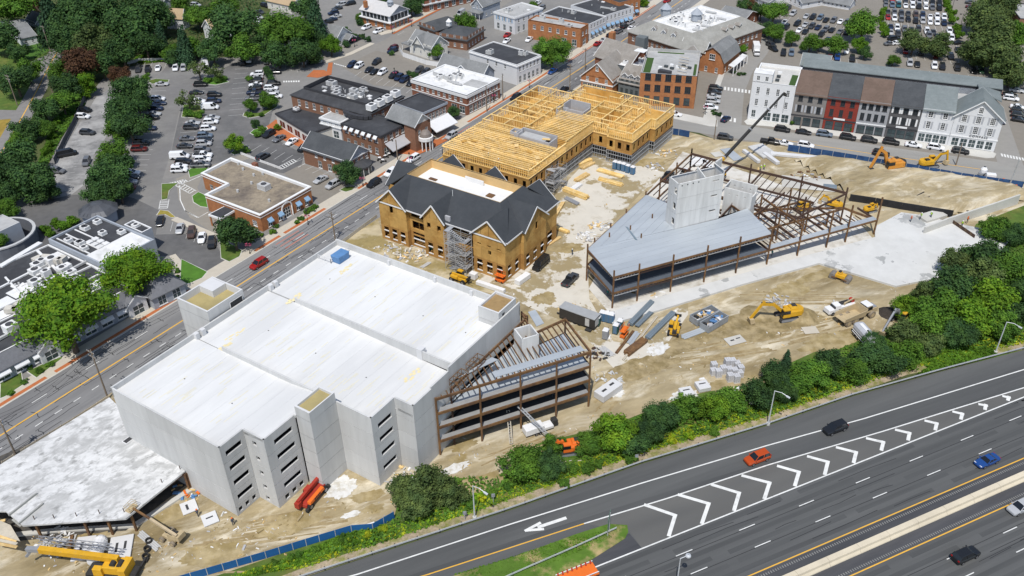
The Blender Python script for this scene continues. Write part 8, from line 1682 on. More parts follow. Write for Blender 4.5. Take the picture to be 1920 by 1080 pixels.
for a,b,w,la,pe,m,ph,l in (((1181,612),(1222,570),1.2,3,2,GS,.28,'dark grey deck bundle, leftmost and longest beside the steel frame corner'),((1194,614),(1221,588),1.0,2,2,GS,.28,'short dark grey deck bundle, middle one of three'),((1214,636),(1263,588),1.3,2,3,GS,.28,'dark grey deck bundle next to the yellow telehandler'),((1279,634),(1322,618),1.6,1,3,SDK,.2,'pale grey flat sheets lying below the dumpsters'),((1174,666),(1208,640),1.7,2,4,RUST,.35,'rust brown beam bundle at the end of the slab'),((1156,663),(1188,622),.6,1,2,RUST,.35,'pair of rusty beams left of the brown beam bundle'),((1168,676),(1232,594),.5,1,2,LUMW,.25,'long pale timber between the deck bundles'),((1127,652),(1148,668),1.6,1,6,UNIT,.15,'pale steel studs lying beside the toilets'),((1180,646),(1196,624),1.3,1,2,SDK,.2,'blue grey sheet beside the orange lift'),((130,1044),(137,1008),.5,1,1,RUST,.6,'single rusty beam standing out of the muddy pool'),((262,1000),(297,1030),1.2,1,4,UNIT,.12,'grey metal sheets below the podium corner post'),((845,505),(870,490),1.2,1,6,GRYM,.15,'dark steel pieces beside the scaffold stair'),((790,503),(806,493),1.0,1,4,UNIT,.15,'grey metal channels behind the garage parapet')): stack('material_bundle',l,'bundle',a,b,w,la,pe,ph,m,grp=gd,piece='bar')
def rubble(name,px,rx,n,ms,label,s=(.2,.7),cat='debris',z=.02,seed=0):
    r=random.Random(seed or int(px[0])); t=T(name,label,cat,at(*px),0,world=False); k=0
    by={}
    for _ in range(n):
        a=r.uniform(0,6.28); q=rx*r.random()**.6; m=r.choice(ms); b=by.setdefault(m.name,(m,MB()))[1]; l=r.uniform(*s); b.box((math.cos(a)*q*1.3,math.sin(a)*q,z+r.uniform(0,.25)),(l*r.uniform(1,2.2),l*r.uniform(.4,1),l*r.uniform(.1,.5)),r.uniform(0,3.1),r.uniform(.6,1))
    for m,b in by.values(): o=b.ob('debris_pieces',m,t,O0); o['kind']='stuff'
W_=WHR
for px,rx,n,ms,l in (((760,895),3.2,60,[W_,LUM,CMU,PRE],'rubble of white boards and timber at the garage corner'),((740,470),4.2,70,[WTRIM,CMU,LUMW,UNIT],'white and grey material heap beside the wooden building'),((775,480),3.0,50,[WTRIM,LUMW,LUM,CMU],'broken timber and board litter behind the far parapet'),((1245,560),2.6,30,[UNIT,WTRIM,LUM],'scrap steel beside the terrace edge'),((1885,348),3.4,40,[ORM,CMU,IRON,WHM],'orange barrels and tools at the right end of the blue fence'),((1845,338),2.6,24,[WHM,ORM,IRON],'white machine parts beside the blue fence'),((115,1025),2.6,40,[CMU,UNIT,IRON,WTRIM],'scrap heap by the crane boom head'),((100,1008),2.4,30,[WTRIM,LUMW,UNIT],'white torn sheets below the podium beam'),((1140,712),2.4,40,[LUMW,WTRIM,UNIT],'litter of boards beside the white precast box'),((1105,445),2.6,60,[WTRIM,UNIT,CMU,LUMW],'clutter along the left edge of the steel frame'),((1125,425),2.4,50,[WTRIM,UNIT,LUM],'second clutter heap higher up along the steel frame edge'),((1250,288),2.4,24,[WTRIM,LUM,CMU],'white sacks by the timber frame corner'),((1230,312),2.2,24,[WTRIM,CMU],'white rubbish in the brown puddle'),((352,925),2.6,36,[WTRIM,LUM,BL,ORM],'colourful waste heap against the garage wall'),((1510,332),3.4,40,[WTRIM,LUMW,CMU,RUST],'formwork pieces on the footing slab'),((1415,385),4,60,[UNIT,RUSTD,LUMW,SDK],'material lying on the floor of the steel frame'),((1540,420),3,40,[UNIT,RUSTD,WTRIM],'steel pieces under the open joists'),((1400,745),2.6,30,[W_,LUMW],'pale rubble at the edge of the trees'),((1480,580),2.4,40,[CMU,WTRIM,LUMW],'grey rubble behind the yellow excavator'),((1460,563),2.2,30,[CMU,UNIT],'broken concrete by the terrace corner'),((1066,580),2,30,[LUM,ORM,UNIT],'tools and hoses left of the dark trailer'),((1115,665),2.2,46,[IRON,UNIT,RUSTD],'dark scrap at the corner of the small steel frame'),((590,1100),.1,1,[LUM],'small board')): 
    if n>1: rubble('debris_heap',px,rx,n,ms,l)
SITEP=pts(site)
def patch(name,px,rx,ry,m,z,a=0,n=90,seed=None):
    c=at(*px); r=random.Random(seed or int(px[0]*7+px[1])); ph=r.uniform(0,9); P=[]
    for k in range(n):
        t=2*math.pi*k/n; q_=V((math.cos(t),math.sin(t),0)); w=1+.34*NZ.noise(q_*1.2+V((ph,0,ph)))+.26*NZ.noise(q_*3.1+V((0,ph,ph)))+.18*NZ.noise(q_*7+V((ph,ph,0))); x,y=rx*w*math.cos(t),ry*w*math.sin(t); P.append(c+V((x*math.cos(a)-y*math.sin(a),x*math.sin(a)+y*math.cos(a),0)))
    return sheet(name,P,z,m)
MUD=mat('mud_wet',(.27,.205,.09),.7,.2,.5,c2=(.38,.305,.17),th=(.40,.60),sc2=.35); MUDD=mat('mud_dark',(.235,.18,.085),.95,.25,.5,c2=(.36,.285,.16),th=(.42,.58),sc2=.3); CHK=mat('white_spill',(.64,.635,.61),.9,.10,1.2,c2=(.50,.47,.40),th=(.48,.62),sc2=.8)
for i,(x,y,a,b,an) in enumerate(((545,982,5.5,2.2,.4),(690,930,3,1.2,.3),(700,955,2,1,.3),(400,1040,5,2.4,.3),(330,960,4,1.8,.5),(870,835,3,1.3,.4),(905,905,5,2,.4),(860,860,1.6,1,.3),(1065,465,4,2.2,.2),(1020,420,0.1,.1,0),(1215,305,6,2.2,.1),(1500,600,5,3,.3),(1420,610,9,5,.4),(1380,720,6,2,.3),(1200,690,9,2.6,.5),(1560,640,7,2.5,.4),(1480,545,6,2.4,.5),(1540,515,6,1.6,.4),(1290,640,9,2.4,.6),(780,520,4,2,.4),(150,1015,4,1.6,.2),(1020,560,3,2.2,.3),(985,590,3.5,1.4,.2))):
    if a>1: patch('mud_patch',(x,y),a,b,MUDD if i in (11,12,14,18) else MUD,.024+.0006*i,an)
for i,(x,y,a,b,an) in enumerate(((640,915,2.8,2.3,.6),(1370,645,.1,.1,0),(620,895,1.6,1,.3),(1150,735,2.4,1.6,.4),(1235,655,3,1.6,.6),(1285,745,3,1.6,.3),(660,965,1.8,.6,.4),(850,880,3,1.0,.5))):
    if a>1: patch('white_spill',(x,y),a,b,CHK,.045+.001*i,an)
TRK2=mat('tyre_track',(.36,.285,.16),.95,.12,1,c2=(.25,.185,.09),th=(.4,.6),sc2=.4)
mb=MB(); r=random.Random(5)
for (x0,y0),(x1,y1),n in (((1150,690),(1480,640),16),((1170,700),(1090,790),10),((900,880),(1120,790),12),((380,1010),(720,960),18),((1380,560),(1640,560),12),((1400,650),(1650,590),12),((1500,320),(1840,360),14),((1230,300),(1330,270),9),((300,1050),(480,1040),8)):
    A,B_=at(x0,y0),at(x1,y1); d=(B_-A).normalized(); q=V((-d.y,d.x,0)); L=(B_-A).length
    for k in range(n):
        o=r.uniform(-3.2,3.2); s=r.uniform(0,L*.5); e=s+r.uniform(L*.2,L*.5); bw_=r.uniform(-.03,.03); ps=[A+d*(s+(e-s)*i/6)+q*(o+bw_*(i-3)**2+r.uniform(-.08,.08)) for i in range(7)]; w=r.uniform(.1,.3); strip(mb,ps,-w,w,.016+.0002*k)
struct(mb.ob('tyre_track',TRK2),'stuff')
cl={}; r=random.Random(77)                              # stones, offcuts and rags strewn over the ground
for k in range(1700):
    p=None
    (x0,y0,x1,y1)=r.choice([(380,940,740,1020),(820,800,1100,900),(1090,640,1420,790),(1380,540,1680,650),(1480,290,1900,400),(1220,250,1480,330),(1030,290,1230,480),(640,440,940,560),(300,960,560,1050),(940,550,1260,690),(60,1000,330,1075),(1100,560,1330,700)])
    p=at(r.uniform(x0,x1),r.uniform(y0,y1)); w=NZ.noise(p*.12)
    if w<-.15 or not inside(p,SITEP): continue
    m=r.choice([CMU,LUMW,WTRIM,LUM,MUDD,MUDD,MUDD,CONC,DIRT,DIRT]); b=cl.setdefault(m.name,(m,MB()))[1]; l=r.uniform(.08,.34)*(2.6 if r.random()<.06 else 1); b.box(p+V((0,0,.02)),(l*r.uniform(1,2.5),l*r.uniform(.3,.9),l*.35),r.uniform(0,3.1),r.uniform(.6,1))
for m,b in cl.values(): struct(b.ob('ground_litter',m),'stuff')
# block pallets, precast pieces
def pallet(px,hd,label,m,ny=3,nz=3,s=.42,grp='block pallets at the edge of the trees'):
    t=T('block_pallet',label,'pallet',at(*px),hd,grp,world=False); part(t,'pallet_base',LUMW,lambda b:b.box((0,0,0),(1.3,1.3,.14))); me=MB(); me.box((0,0,0),(1.2/ny-.03,1.2/ny-.03,s-.03)); me=me.mesh('block')
    for i in range(ny):
        for j in range(ny):
            for k in range(nz): inst(me,'block',m,t,V((-.6+1.2/ny*(i+.5),-.6+1.2/ny*(j+.5),.14+k*s)))
PB=mat('pale_block',(.50,.50,.51),.85,.08,2); k=0
for x,y in ((1337,702),(1346,706),(1355,700),(1338,690),(1363,686),(1372,686),(1381,688),(1366,702),(1376,704),(1386,706),(1368,714),(1380,716),(1388,696)):
    pallet((x,y),math.radians(10),f"grey block pallet, {ORD[k]} in the cluster by the trees counted from left",PB,3,4 if k%3 else 3); k+=1
def slabpiece(px,hd,d,label,m=RIM,slots=(),cat='concrete piece',name='precast_panel'):
    t=T(name,label,cat,at(*px),hd,world=False); part(t,'slab',m,lambda b:b.box((0,0,.1),d),bevel=.04)
    for s in slots: part(t,'slot',DARKI,lambda b:b.box((s[0],s[1],.1+d[2]),(s[2],s[3],.012)))
slabpiece((1140,738),head((1118,750),(1158,722)),(5.6,2.5,1.5),'white precast box with two slots beside the small steel frame',slots=((-1.2,0,1.2,.5),(1.2,.2,1.2,.5))); slabpiece((1287,740),.25,(2.5,2.4,.9),'white precast box, left one near the trees',slots=((0,.3,1.4,.3),)); slabpiece((1317,728),.25,(2.5,2.4,.9),'white precast box, right one near the trees',slots=((0,.3,1.4,.3),))
slabpiece((355,952),math.radians(30),(2.6,2.8,.22),'white precast panel with slot beside the podium deck',slots=((-.3,0,.4,1.3),)); slabpiece((394,974),math.radians(30),(2.5,2.7,.22),'white precast panel nearest the garage corner',slots=((0,.2,1.2,.3),)); slabpiece((158,1030),math.radians(8),(3.0,4.8,.3),'white precast panel with one slot below the crane boom',slots=((-.4,.2,.4,2.2),)); slabpiece((226,1034),math.radians(12),(3.6,6.0,.3),'white precast panel with two slots behind the crane',slots=((-.6,.6,.4,2.0),(.7,.9,.4,1.6)))
slabpiece((1519,620),.1,(3.2,2.4,.12),'flat beige plate lying alone on the brown soil',WALKM); slabpiece((1378,639),.35,(4.0,2.6,.15),'pale concrete pad with hoses below the excavator bucket',CONC,((-.6,.1,.9,.4),(.9,.3,1.0,.3)))
t=T('white_tank','white ribbed tank lying between the precast panels','tank',at(186,1040),head((178,1056),(194,1014)),world=False); part(t,'shell',WHM,lambda b:b.lathe((0,0,0),[(.1,-2.6),(.8,-2.5),(1.05,-2.0),(1.05,2.0),(.8,2.5),(.1,2.6)],14)); sh=[c for c in t.children][0]; sh.rotation_euler=(0,math.pi/2,0); sh.location=(0,0,1.1)
for x in (-1.6,-.5,.6,1.7): part(t,'rib',WTRIM,lambda b:b.tube((x-.06,0,1.1),(x+.06,0,1.1),1.1,n=14))
for i,(x,y) in enumerate(((280,1017),(277,1032),(274,1046))):
    b=MB(); b.lathe(at(x,y),[(.55,0),(.55,.7),(.42,.7),(.42,.1)],12); tag(b.ob('drain_ring',IRON),f"black drain ring, {ORD[i]} from the top of three",'drain ring','drain rings')
for px,hd,l in (((1000,812),head((975,820),(1035,800)),'white generator trailer beside the small steel frame'),):
    t=T('generator_trailer',l,'trailer',at(*px),hd,world=False); part(t,'body',WHM,lambda b:b.box((0,0,.6),(3.8,1.9,1.3),0,.97),bevel=.06); part(t,'bed',WHM,lambda b:b.box((2.8,0,.6),(2.0,1.7,.5))); part(t,'exhaust',IRON,lambda b:b.box((4.4,.2,.5),(1.0,1.2,1.2)))
    for x in (.2,1.0):
        for y in (-.95,.95): wheel(t,(x,y,.35),.35,.22)
for a,b,za,zb,w,l in (((958,832),(952,770),.4,3.6,.5,'pale timber shore leaning on the small steel frame'),((1032,822),(972,762),1.0,5.2,.4,'grey lattice conveyor rising from the generator trailer')):
    t=T('inclined_brace',l,'brace',at(*a),0,world=False); A=O0; p,q=at(*a,za)-t.location,at(*b,zb)-t.location
    part(t,'member',LUMW if za<.5 else GALV,lambda m:(m.bar(p+V((-.2,0,0)),q+V((-.2,0,0)),.14,.22),m.bar(p+V((.3,.1,0)),q+V((.3,.1,0)),.14,.22)))
    part(t,'rung',GALV,lambda m:[m.bar(p.lerp(q,i/12)+V((-.2,0,0)),p.lerp(q,i/12)+V((.3,.1,0)),.08,.08) for i in range(13)])
# orange scissor lift, carts, wrapped boards beside the wooden building
def scissor(px,hd,label,m):
    t=T('scissor_lift',label,'scissor lift',at(*px),hd,world=False); part(t,'base',m,lambda b:b.box((0,0,.25),(2.3,1.1,.5))); part(t,'platform',m,lambda b:b.box((0,0,1.7),(2.4,1.15,.12))); part(t,'scissor_arm',IRON,lambda b:(b.bar((-1,-.3,.75),(1,-.3,1.7),.1,.1),b.bar((-1,.3,1.7),(1,.3,.75),.1,.1))); part(t,'guard_rail',m,lambda b:[b.bar((-1.2,y,2.7),(1.2,y,2.7),.06,.06) for y in (-.55,.55)]+[b.bar((x,y,1.8),(x,y,2.7),.06,.06) for x in (-1.2,0,1.2) for y in (-.55,.55)])
    for x in (-.8,.8):
        for y in (-.5,.5): part(t,'wheel',TYR,lambda b:b.tube((x,y-.1,.25),(x,y+.1,.25),.25,n=10))
scissor((938,528),math.radians(-34),'orange scissor lift at the front right bays of the wooden building',ORM); scissor((1170,630),math.radians(60),'orange lift standing between toilets and brown beam bundle',ORM); scissor((1410,425),math.radians(24),'orange lift on the floor under the big steel frame',ORM)
slabpiece((888,522),math.radians(-34),(1.7,1.3,1.5),'white wrapped crate at the foot of the scaffold stair',WHM,name='wrapped_crate',cat='crate'); slabpiece((920,541),math.radians(-32),(7.5,1.0,.9),'long white wrapped bundle before the wooden building',WHM,name='wrapped_bundle',cat='bundle'); slabpiece((980,527),math.radians(50),(4.2,1.5,1.2),'white board stack at the right front corner of the wooden building',WTRIM,name='board_stack',cat='stack'); slabpiece((1000,470+40),math.radians(50),(1,1,.1),'pale plate on the courtyard by the black van',LUMW)
slabpiece((815,472),math.radians(-34),(3.0,.4,.9),'teal wrapped boards leaning at the recessed bay',mat('teal_wrap',(.05,.25,.25),.6,.08,1),name='wrapped_boards',cat='boards'); slabpiece((670,473),math.radians(-34),(1.9,1.6,1.0),'grey concrete pit ring behind the garage corner',CMU,((0,0,1.3,1.0),),name='pit_ring',cat='pit')
# excavated footings near the second street
for px,hd,d,m,l in (((1430,285),.35,(5,8,.5),PRE,'grey concrete ramp slab beside the crane boom'),((1408,296),.35,(1.0,8,.9),RIM,'pale footing wall left of the grey ramp slab'),((1445,300),.35,(1.2,7,.9),RIM,'pale footing wall right of the grey ramp slab'),((1372,290),.3,(3.2,8,.12),SDK,'blue grey sheets behind the crane boom'),((1345,290),.3,(3.0,3.0,.1),CONC,'small pale pad behind the steel frame corner'),((1525,298),-.27,(24,1.6,.7),RIM,'long pale footing beam parallel to the blue fence'),((1515,345),-.25,(14,7,.15),CONC,'pale footing slab left of the orange excavator'),((1556,352),-.25,(3.4,1.9,.5),GS,'dark grey sheet stack on the footing slab')): slabpiece(px,hd,d,l,m,name='footing',cat='concrete piece')
slabpiece((1746,410),math.radians(24),(7,3.4,1.0),'concrete stair landing with workers at the end of the terrace',CONC,name='stair_landing',cat='landing'); slabpiece((1800,443),math.radians(-50),(8.5,1.6,.06),'brown timber strip lying on the pale terrace',mat('strip_brown',(.22,.15,.10),.9,.2,1),name='timber_strip',cat='strip')
for k,(a,b) in enumerate((((1704,382),(1730,370)),((1722,388),(1740,379)))):
    m=MB(); m.bar(at(*a)+V((0,0,1.3)),at(*b)+V((0,0,1.6)),.25,.25); tag(m.ob('pipe',IRON),f"black pipe lying on the earth bank, {'longer left' if k==0 else 'shorter right'} one",'pipe','pipes on the bank')
c=at(1842,328); t=T('mixer_machine','white drum mixer machine beside the blue fence','mixer',c,.6,world=False); part(t,'drum',WHM,lambda b:b.lathe((0,0,1.4),[(.3,-1),(.9,-.4),(.9,.4),(.4,1.1)],12)); part(t,'frame',GRYM,lambda b:b.box((0,0,.3),(2.6,1.4,.6)))
for x in (-.8,.8): part(t,'wheel',TYR,lambda b:b.tube((x,-.8,.4),(x,-.55,.4),.4,n=10))
c=at(1856,336); t=T('compressor','white compressor trailer at the blue fence','compressor',c,-.3,world=False); part(t,'body',WHM,lambda b:b.box((0,0,.4),(2.6,1.5,1.3),0,.93),bevel=.06); part(t,'wheel',TYR,lambda b:b.tube((0,-.85,.35),(0,.85,.35),.35,n=10))
c=at(1890,352); t=T('drill_mast','slim drill mast among the orange barrels','drill rig',c,0,world=False); part(t,'mast',GALV,lambda b:lattice(b,(0,0,.3),(.6,.3,8),.25,8)); part(t,'base',GRYM,lambda b:b.box((0,0,.1),(1.8,1.2,.8)))
for i,(x,y) in enumerate(((1876,347),(1882,352),(1893,357),(1899,358),(1904,352),(1880,341),(1908,360))):
    b=MB(); b.lathe(at(x,y),[(.38,0),(.38,.08),(.3,.08),(.26,1.0),(.01,1.02)],10); tag(b.ob('traffic_barrel',ORM),f"orange traffic barrel, {ORD[i]} of the cluster by the drill mast",'barrel','orange barrels by the fence')
mound('soil_mound',(1503,592),3.4,1.5,'low brown soil mound behind the yellow excavator',MUDD); mound('soil_mound',(1415,588),3.2,.8,'brown soil heap at the excavator bucket',MUDD); mound('soil_mound',(1600,318),4,1.3,'tan soil heap left of the orange excavator'); mound('brush_heap',(1668,588),2.6,1.0,'dark brush heap in front of the dump truck',mat('brush',(.05,.042,.035),.95,.4,3)); mound('soil_mound',(1310,268),4.5,1.2,'tan soil heap beside the second street kerb')
# ---------------------------------------------------------------- fences, guardrails, poles, lamps
NET=mat('fence_net_blue',(.02,.055,.15),.7,.12,1,c2=(.03,.08,.19),th=(.4,.6),sc2=.5); NETB=mat('fence_net_bright',(.015,.10,.27),.7,.1,1)
fence('blue_site_fence','long dark blue netting fence between the site and the second street',[(1476,283),(1560,296),(1650,311),(1720,323),(1800,337),(1916,354)],2.1,NET,3.0,GALV); fence('blue_site_fence','short blue netting fence at the corner of the timber frame',[(1250,251),(1272,254),(1292,258)],2.1,NET,2.4,GALV)
fence('blue_silt_fence','blue netting fence along the bottom edge of the building site',[(330,1096),(420,1070),(500,1047),(600,1016),(660,998),(700,995),(740,972)],1.7,NETB,2.4,GALV)
fence('street_barrier','pale site barrier along the main street beside the wooden building',[(640,458),(672,434),(707,408)],1.0,CONC,3.0); fence('street_railing','weathered rail along the main street above the podium deck',[(6,872),(70,832),(140,790),(205,748)],.9,LUMW,2.2)
fence('left_retaining_wall','dark retaining wall between the left lot and the path',[(104,308),(122,270),(140,235),(156,200),(164,182)],2.0,mat('wall_dark_blue',(.06,.07,.085),.8,.12,1),6,cat='wall'); fence('rear_lot_wall','pale wall behind the back row of cars',[(240,121),(262,116),(300,115),(352,118)],1.3,PRE,5,cat='wall'); fence('bank_bollard_fence','white bollards between the bank lane and the rear yard',[(452,290),(470,297),(490,305),(515,314),(528,319)],.9,WTRIM,3.2)
gt=T('guardrail','long steel guardrail along the exit ramp','guardrail',GRL[3]); RAIL=mat('guardrail_steel',(.60,.62,.63),.5,.08,1.5,metal=.3)
wk=[w for w in walk(GRL,3.8) if -60<w[0].x<120]
for i in range(len(wk)-1):
    a,b=wk[i][0],wk[i+1][0]
    if i==0: rail=None
    L=(b-a).length; m=MB(); h_=math.atan2((b-a).y,(b-a).x)
    if rail is None:
        m.bar((0,0,.62),(3.79,0,.62),.06,.12); m.bar((0,.05,.72),(3.79,.05,.72),.16,.05); m.bar((0,0,.82),(3.79,0,.82),.06,.12); rail=m.mesh('rail'); p=MB(); p.box((0,.18,0),(.15,.2,.85)); post=p.mesh('post')
    o=inst(rail,'rail',RAIL,gt,a-gt.location,h_); inst(post,'post',IRON,gt,a-gt.location,h_)
g2=T('guardrail','short steel guardrail on the grass island','guardrail',at(1100,1025)); wk=walk(pts([(880,1118),(970,1078),(1080,1030),(1174,987)]),3.8)
for i in range(len(wk)-1): a,b=wk[i][0],wk[i+1][0]; o=inst(rail,'rail',RAIL,g2,xy(a-g2.location,.1),wk[i][1]); inst(post,'post',IRON,g2,xy(a-g2.location,.1),wk[i][1])
def hlamp(base,h,arm,label,double=False):
    t=T('street_lamp',label,'street lamp',at(*base),0,world=False); part(t,'base',CONC,lambda b:b.tube((0,0,0),(0,0,.5),.35,n=10)); part(t,'pole',RAIL,lambda b:b.tube((0,0,.4),(0,0,h),.14,.08,8)); A=V(arm); part(t,'arm',RAIL,lambda b:(b.tube((0,0,h),A*.55+V((0,0,h+.15)),.06,n=6),b.tube(A*.55+V((0,0,h+.15)),A+V((0,0,h-.25)),.06,n=6))); part(t,'lamp_head',RAIL,lambda b:b.bar(A*.9+V((0,0,h-.2)),A*1.2+V((0,0,h-.4)),.35,.16))
for b,tp,l in (((1866,662),(1889,604),'tall lamp post at the right end of the guardrail'),((1440,796),(1449,733),'tall lamp post in the middle of the belt of trees'),((890,972),(889,911),'short lamp post near the left part of the guardrail')): hlamp(b,HB(b,tp),(2.0,-1.3,0),l)
b0=hw(-20.5,-14.4); t=T('street_lamp','lamp post at the bottom edge among the highway lanes','street lamp',at(1268,1103),0,world=False); part(t,'pole',RAIL,lambda b:b.tube((0,0,0),(0,0,7.0),.13,.08,8)); part(t,'arm',RAIL,lambda b:b.tube((0,0,7),(1.0,.3,7.2),.06,n=6)); part(t,'lamp_head',RAIL,lambda b:b.lathe((1.2,.35,7.1),[(.45,0),(.4,.2),(.05,.3)],10))
t=T('road_sign','green road sign seen edge on in the grass island','sign',at(1139,1005),0,world=False); part(t,'post',GALV,lambda b:(b.bar((0,0,0),(0,0,4.2),.12,.12),b.bar((.4,1.2,0),(.4,1.2,4.2),.12,.12))); part(t,'sign_board',mat('sign_green',(.10,.17,.13),.6,.06,1),lambda b:b.bar((-.12,-.5,3.0),(.5,1.8,3.0),.08,2.6))
for x,y,l in ((872,975,'small dark post sign by the guardrail'),(925,942,'grey sign boards on posts near the tall lamp'),(1193,868,'small post at the ramp guardrail')): t=T('post_sign',l,'sign',at(x,y),0,world=False); part(t,'post',GALV,lambda b:b.bar((0,0,0),(0,0,1.9),.1,.1)); part(t,'plate',GRYM,lambda b:b.bar((-.3,.05,1.6),(.3,.15,1.6),.06,.8))
WOODP=mat('pole_wood',(.21,.17,.13),.9,.15,2)
PT_=[]
def upole(base,top,label,arms=2,hd=RD,dark=False):
    h=HB(base,top); t=T('utility_pole',label,'utility pole',at(*base),hd+math.pi/2,world=False); part(t,'pole',WOODP,lambda b:b.tube((0,0,0),(0,0,h),.19,.13,8))
    for k in range(arms): part(t,'crossarm',WOODP,lambda b:b.bar((-1.1,.15,h-.5-k*1.1),(1.1,.15,h-.5-k*1.1),.12,.14)); part(t,'insulator',UNIT,lambda b:[b.tube((x,.15,h-.42-k*1.1),(x,.15,h-.2-k*1.1),.06,n=6) for x in (-1,-.4,.4,1)])
    if arms: part(t,'transformer',UNIT,lambda b:b.tube((.35,-.25,h-2.6),(.35,-.25,h-1.7),.28,n=10))
    PT_.append((at(*base),h)); return t
for b_,tp,l,a in (((203,748),(166,656),'utility pole between street and garage corner',2),((32,858),(-4,780),'utility pole at the left edge above the podium deck',2),((629,452),(620,397),'utility pole in front of the wooden building',2),((1068,182),(1060,120),'utility pole at the street junction with transformer',2),((1097,132),(1093,90),'utility pole near the red brick gable',1),((746,303),(743,262),'utility pole by the outdoor seating',0),((943,190),(942,142),'utility pole right of the white roofed block',0),((913,210),(911,160),'utility pole before the white roofed block',0),((1339,262),(1344,225),'pole at the kerb of the second street',0),((95,98),(75,48),'utility pole at the mown lawn',1),((33,198),(13,140),'utility pole beside the driveway at the left edge',2),((100,178),(87,136),'thin pole beside the residential road',0),((1792,310),(1806,268),'dark pole before the white gabled shop',0),((1500,243),(1507,222),'dark lamp pole before the taupe shop',0)): upole(b_,tp,l,a)
wi=T('street_wire','overhead wires along the main street between utility poles','wire',PT_[0][0],world=False)
for i,j in ((1,0),(0,2),(2,3),(3,4)):
    for dx in (-1,0,1):
        a=PT_[i][0]+V((0,0,PT_[i][1]-.5))+PN*dx; b=PT_[j][0]+V((0,0,PT_[j][1]-.5))+PN*dx; m=MB(); r0=None
        for k in range(9):
            q=a.lerp(b,k/8)-V((0,0,1.6*(1-(k/4-1)**2)))-wi.location
            if r0: m.tube(r0,q,.022,n=4,cap=False)
            r0=q
        m.ob('wire',IRON,wi,O0)
PINK=mat('flower_pink',(.45,.08,.16),.8,.25,3)
for i,(x,y) in enumerate(((578,421),(469,476),(681,350),(769,312),(845,238),(738,308-20),(741,120+30),(993,165+0),(926,193),(1322,215),(665,88),(736,63),(772,50))):
    k=['beside the brick bank flower beds','by the lawn opposite the garage','by the dark bow window','by the grey awning tables','by the white awning terrace','by the corner brick shop','at the brick crossing','near the junction','beside the white roofed brick block','by the planted corner','by the white cape house','before the pale roof bank','on the corner sidewalk'][i]
    t=T('flower_lamp',f"black street lamp with pink flower baskets {k}",'street lamp',at(x,y),0,world=False); part(t,'pole',IRON,lambda b:(b.tube((0,0,0),(0,0,3.8),.08,.06,6),b.lathe((0,0,0),[(.25,0),(.12,.5)],8))); part(t,'lantern',IRON,lambda b:b.lathe((0,0,3.8),[(.12,0),(.26,.45),(.05,.7)],8))
    for s in (-.45,.45):
        m=MB(); rr=random.Random(i)
        for _ in range(26): p=V((s+rr.gauss(0,.14),rr.gauss(0,.2),2.7+rr.gauss(0,.16))); leaf(m.v,m.f,p,V((rr.gauss(0,1),rr.gauss(0,1),1)).normalized(),.13,rr)
        m.ob('flower_basket',PINK,t,O0)
for i,(x,y) in enumerate(((1783,25),(1800,52),(1812,84),(1875,125))):
    t=T('lot_lamp',f"twin headed black lamp, {ORD[i]} from the top in the far car park",'street lamp',at(x,y),0,'car park lamps',world=False); part(t,'pole',IRON,lambda b:b.tube((0,0,0),(0,0,5.5),.1,.07,6)); part(t,'arm',IRON,lambda b:b.bar((-1.0,0,5.4),(1.0,0,5.4),.08,.08)); part(t,'lamp_head',IRON,lambda b:(b.box((-1.1,0,5.2),(.6,.4,.3)),b.box((1.1,0,5.2),(.6,.4,.3))))
# box trucks
def boxtruck(px,hd,label,m=WHM):
    t=T('box_truck',label,'truck',at(*px),hd,world=False); part(t,'cargo_box',m,lambda b:b.box((-1.2,0,.9),(5.2,2.3,2.5))); part(t,'cab',WHM,lambda b:(b.box((2.4,0,.6),(1.9,2.1,1.5),0,.93),b.box((3.6,0,.6),(.8,1.9,.8),0,.92)),bevel=.08); part(t,'windshield',CABG,lambda b:b.box((2.55,0,1.35),(1.85,1.95,.6),0,.94)); part(t,'chassis',IRON,lambda b:b.box((0,0,.5),(7.2,1.2,.4)))
    for x in (-2.4,2.7):
        for y in (-.95,.95): wheel(t,(x,y,.45),.45,.3)
boxtruck((387,128),head((389,114),(385,136)),'white box truck by the rear wall next to the thin tree'); boxtruck((467,114),head((467,104),(466,124)),'white box truck in the shaded yard at the top of the lot'); boxtruck((1417,100),head((1411,82),(1421,120)),'white box truck in the lane beside the white corner shop')
# orange arrow truck cut by the lower edge
t=T('attenuator_truck','orange striped truck deck cut off by the bottom edge','truck',at(1082,1088),HWH,world=False); part(t,'deck',ORM,lambda b:b.box((0,0,1.0),(6.5,2.3,.3))); part(t,'rail',WHM,lambda b:[b.bar((-3.2,y,1.7),(3.2,y,1.7),.1,.12) for y in (-1.1,1.1)]); part(t,'slat',RM_,lambda b:[b.bar((x,.9,1.4),(x,1.15,1.9),.25,.12) for x in (-2.8,-2,-1.2,-.4,.4,1.2,2,2.8)])
for x in (-2,2):
    for y in (-.95,.95): wheel(t,(x,y,.45),.45,.3)
# orange lines painted on the street by the parked cars
mb=MB()
for s0 in (75,118,150):
    for o in (2.6,4.3,5.9): strip(mb,[pr(s0,o),pr(s0+8,o)],-.09,.09,.026)
struct(mb.ob('orange_marking',mat('paint_orange',(.62,.13,.05),.7,.1,2)))
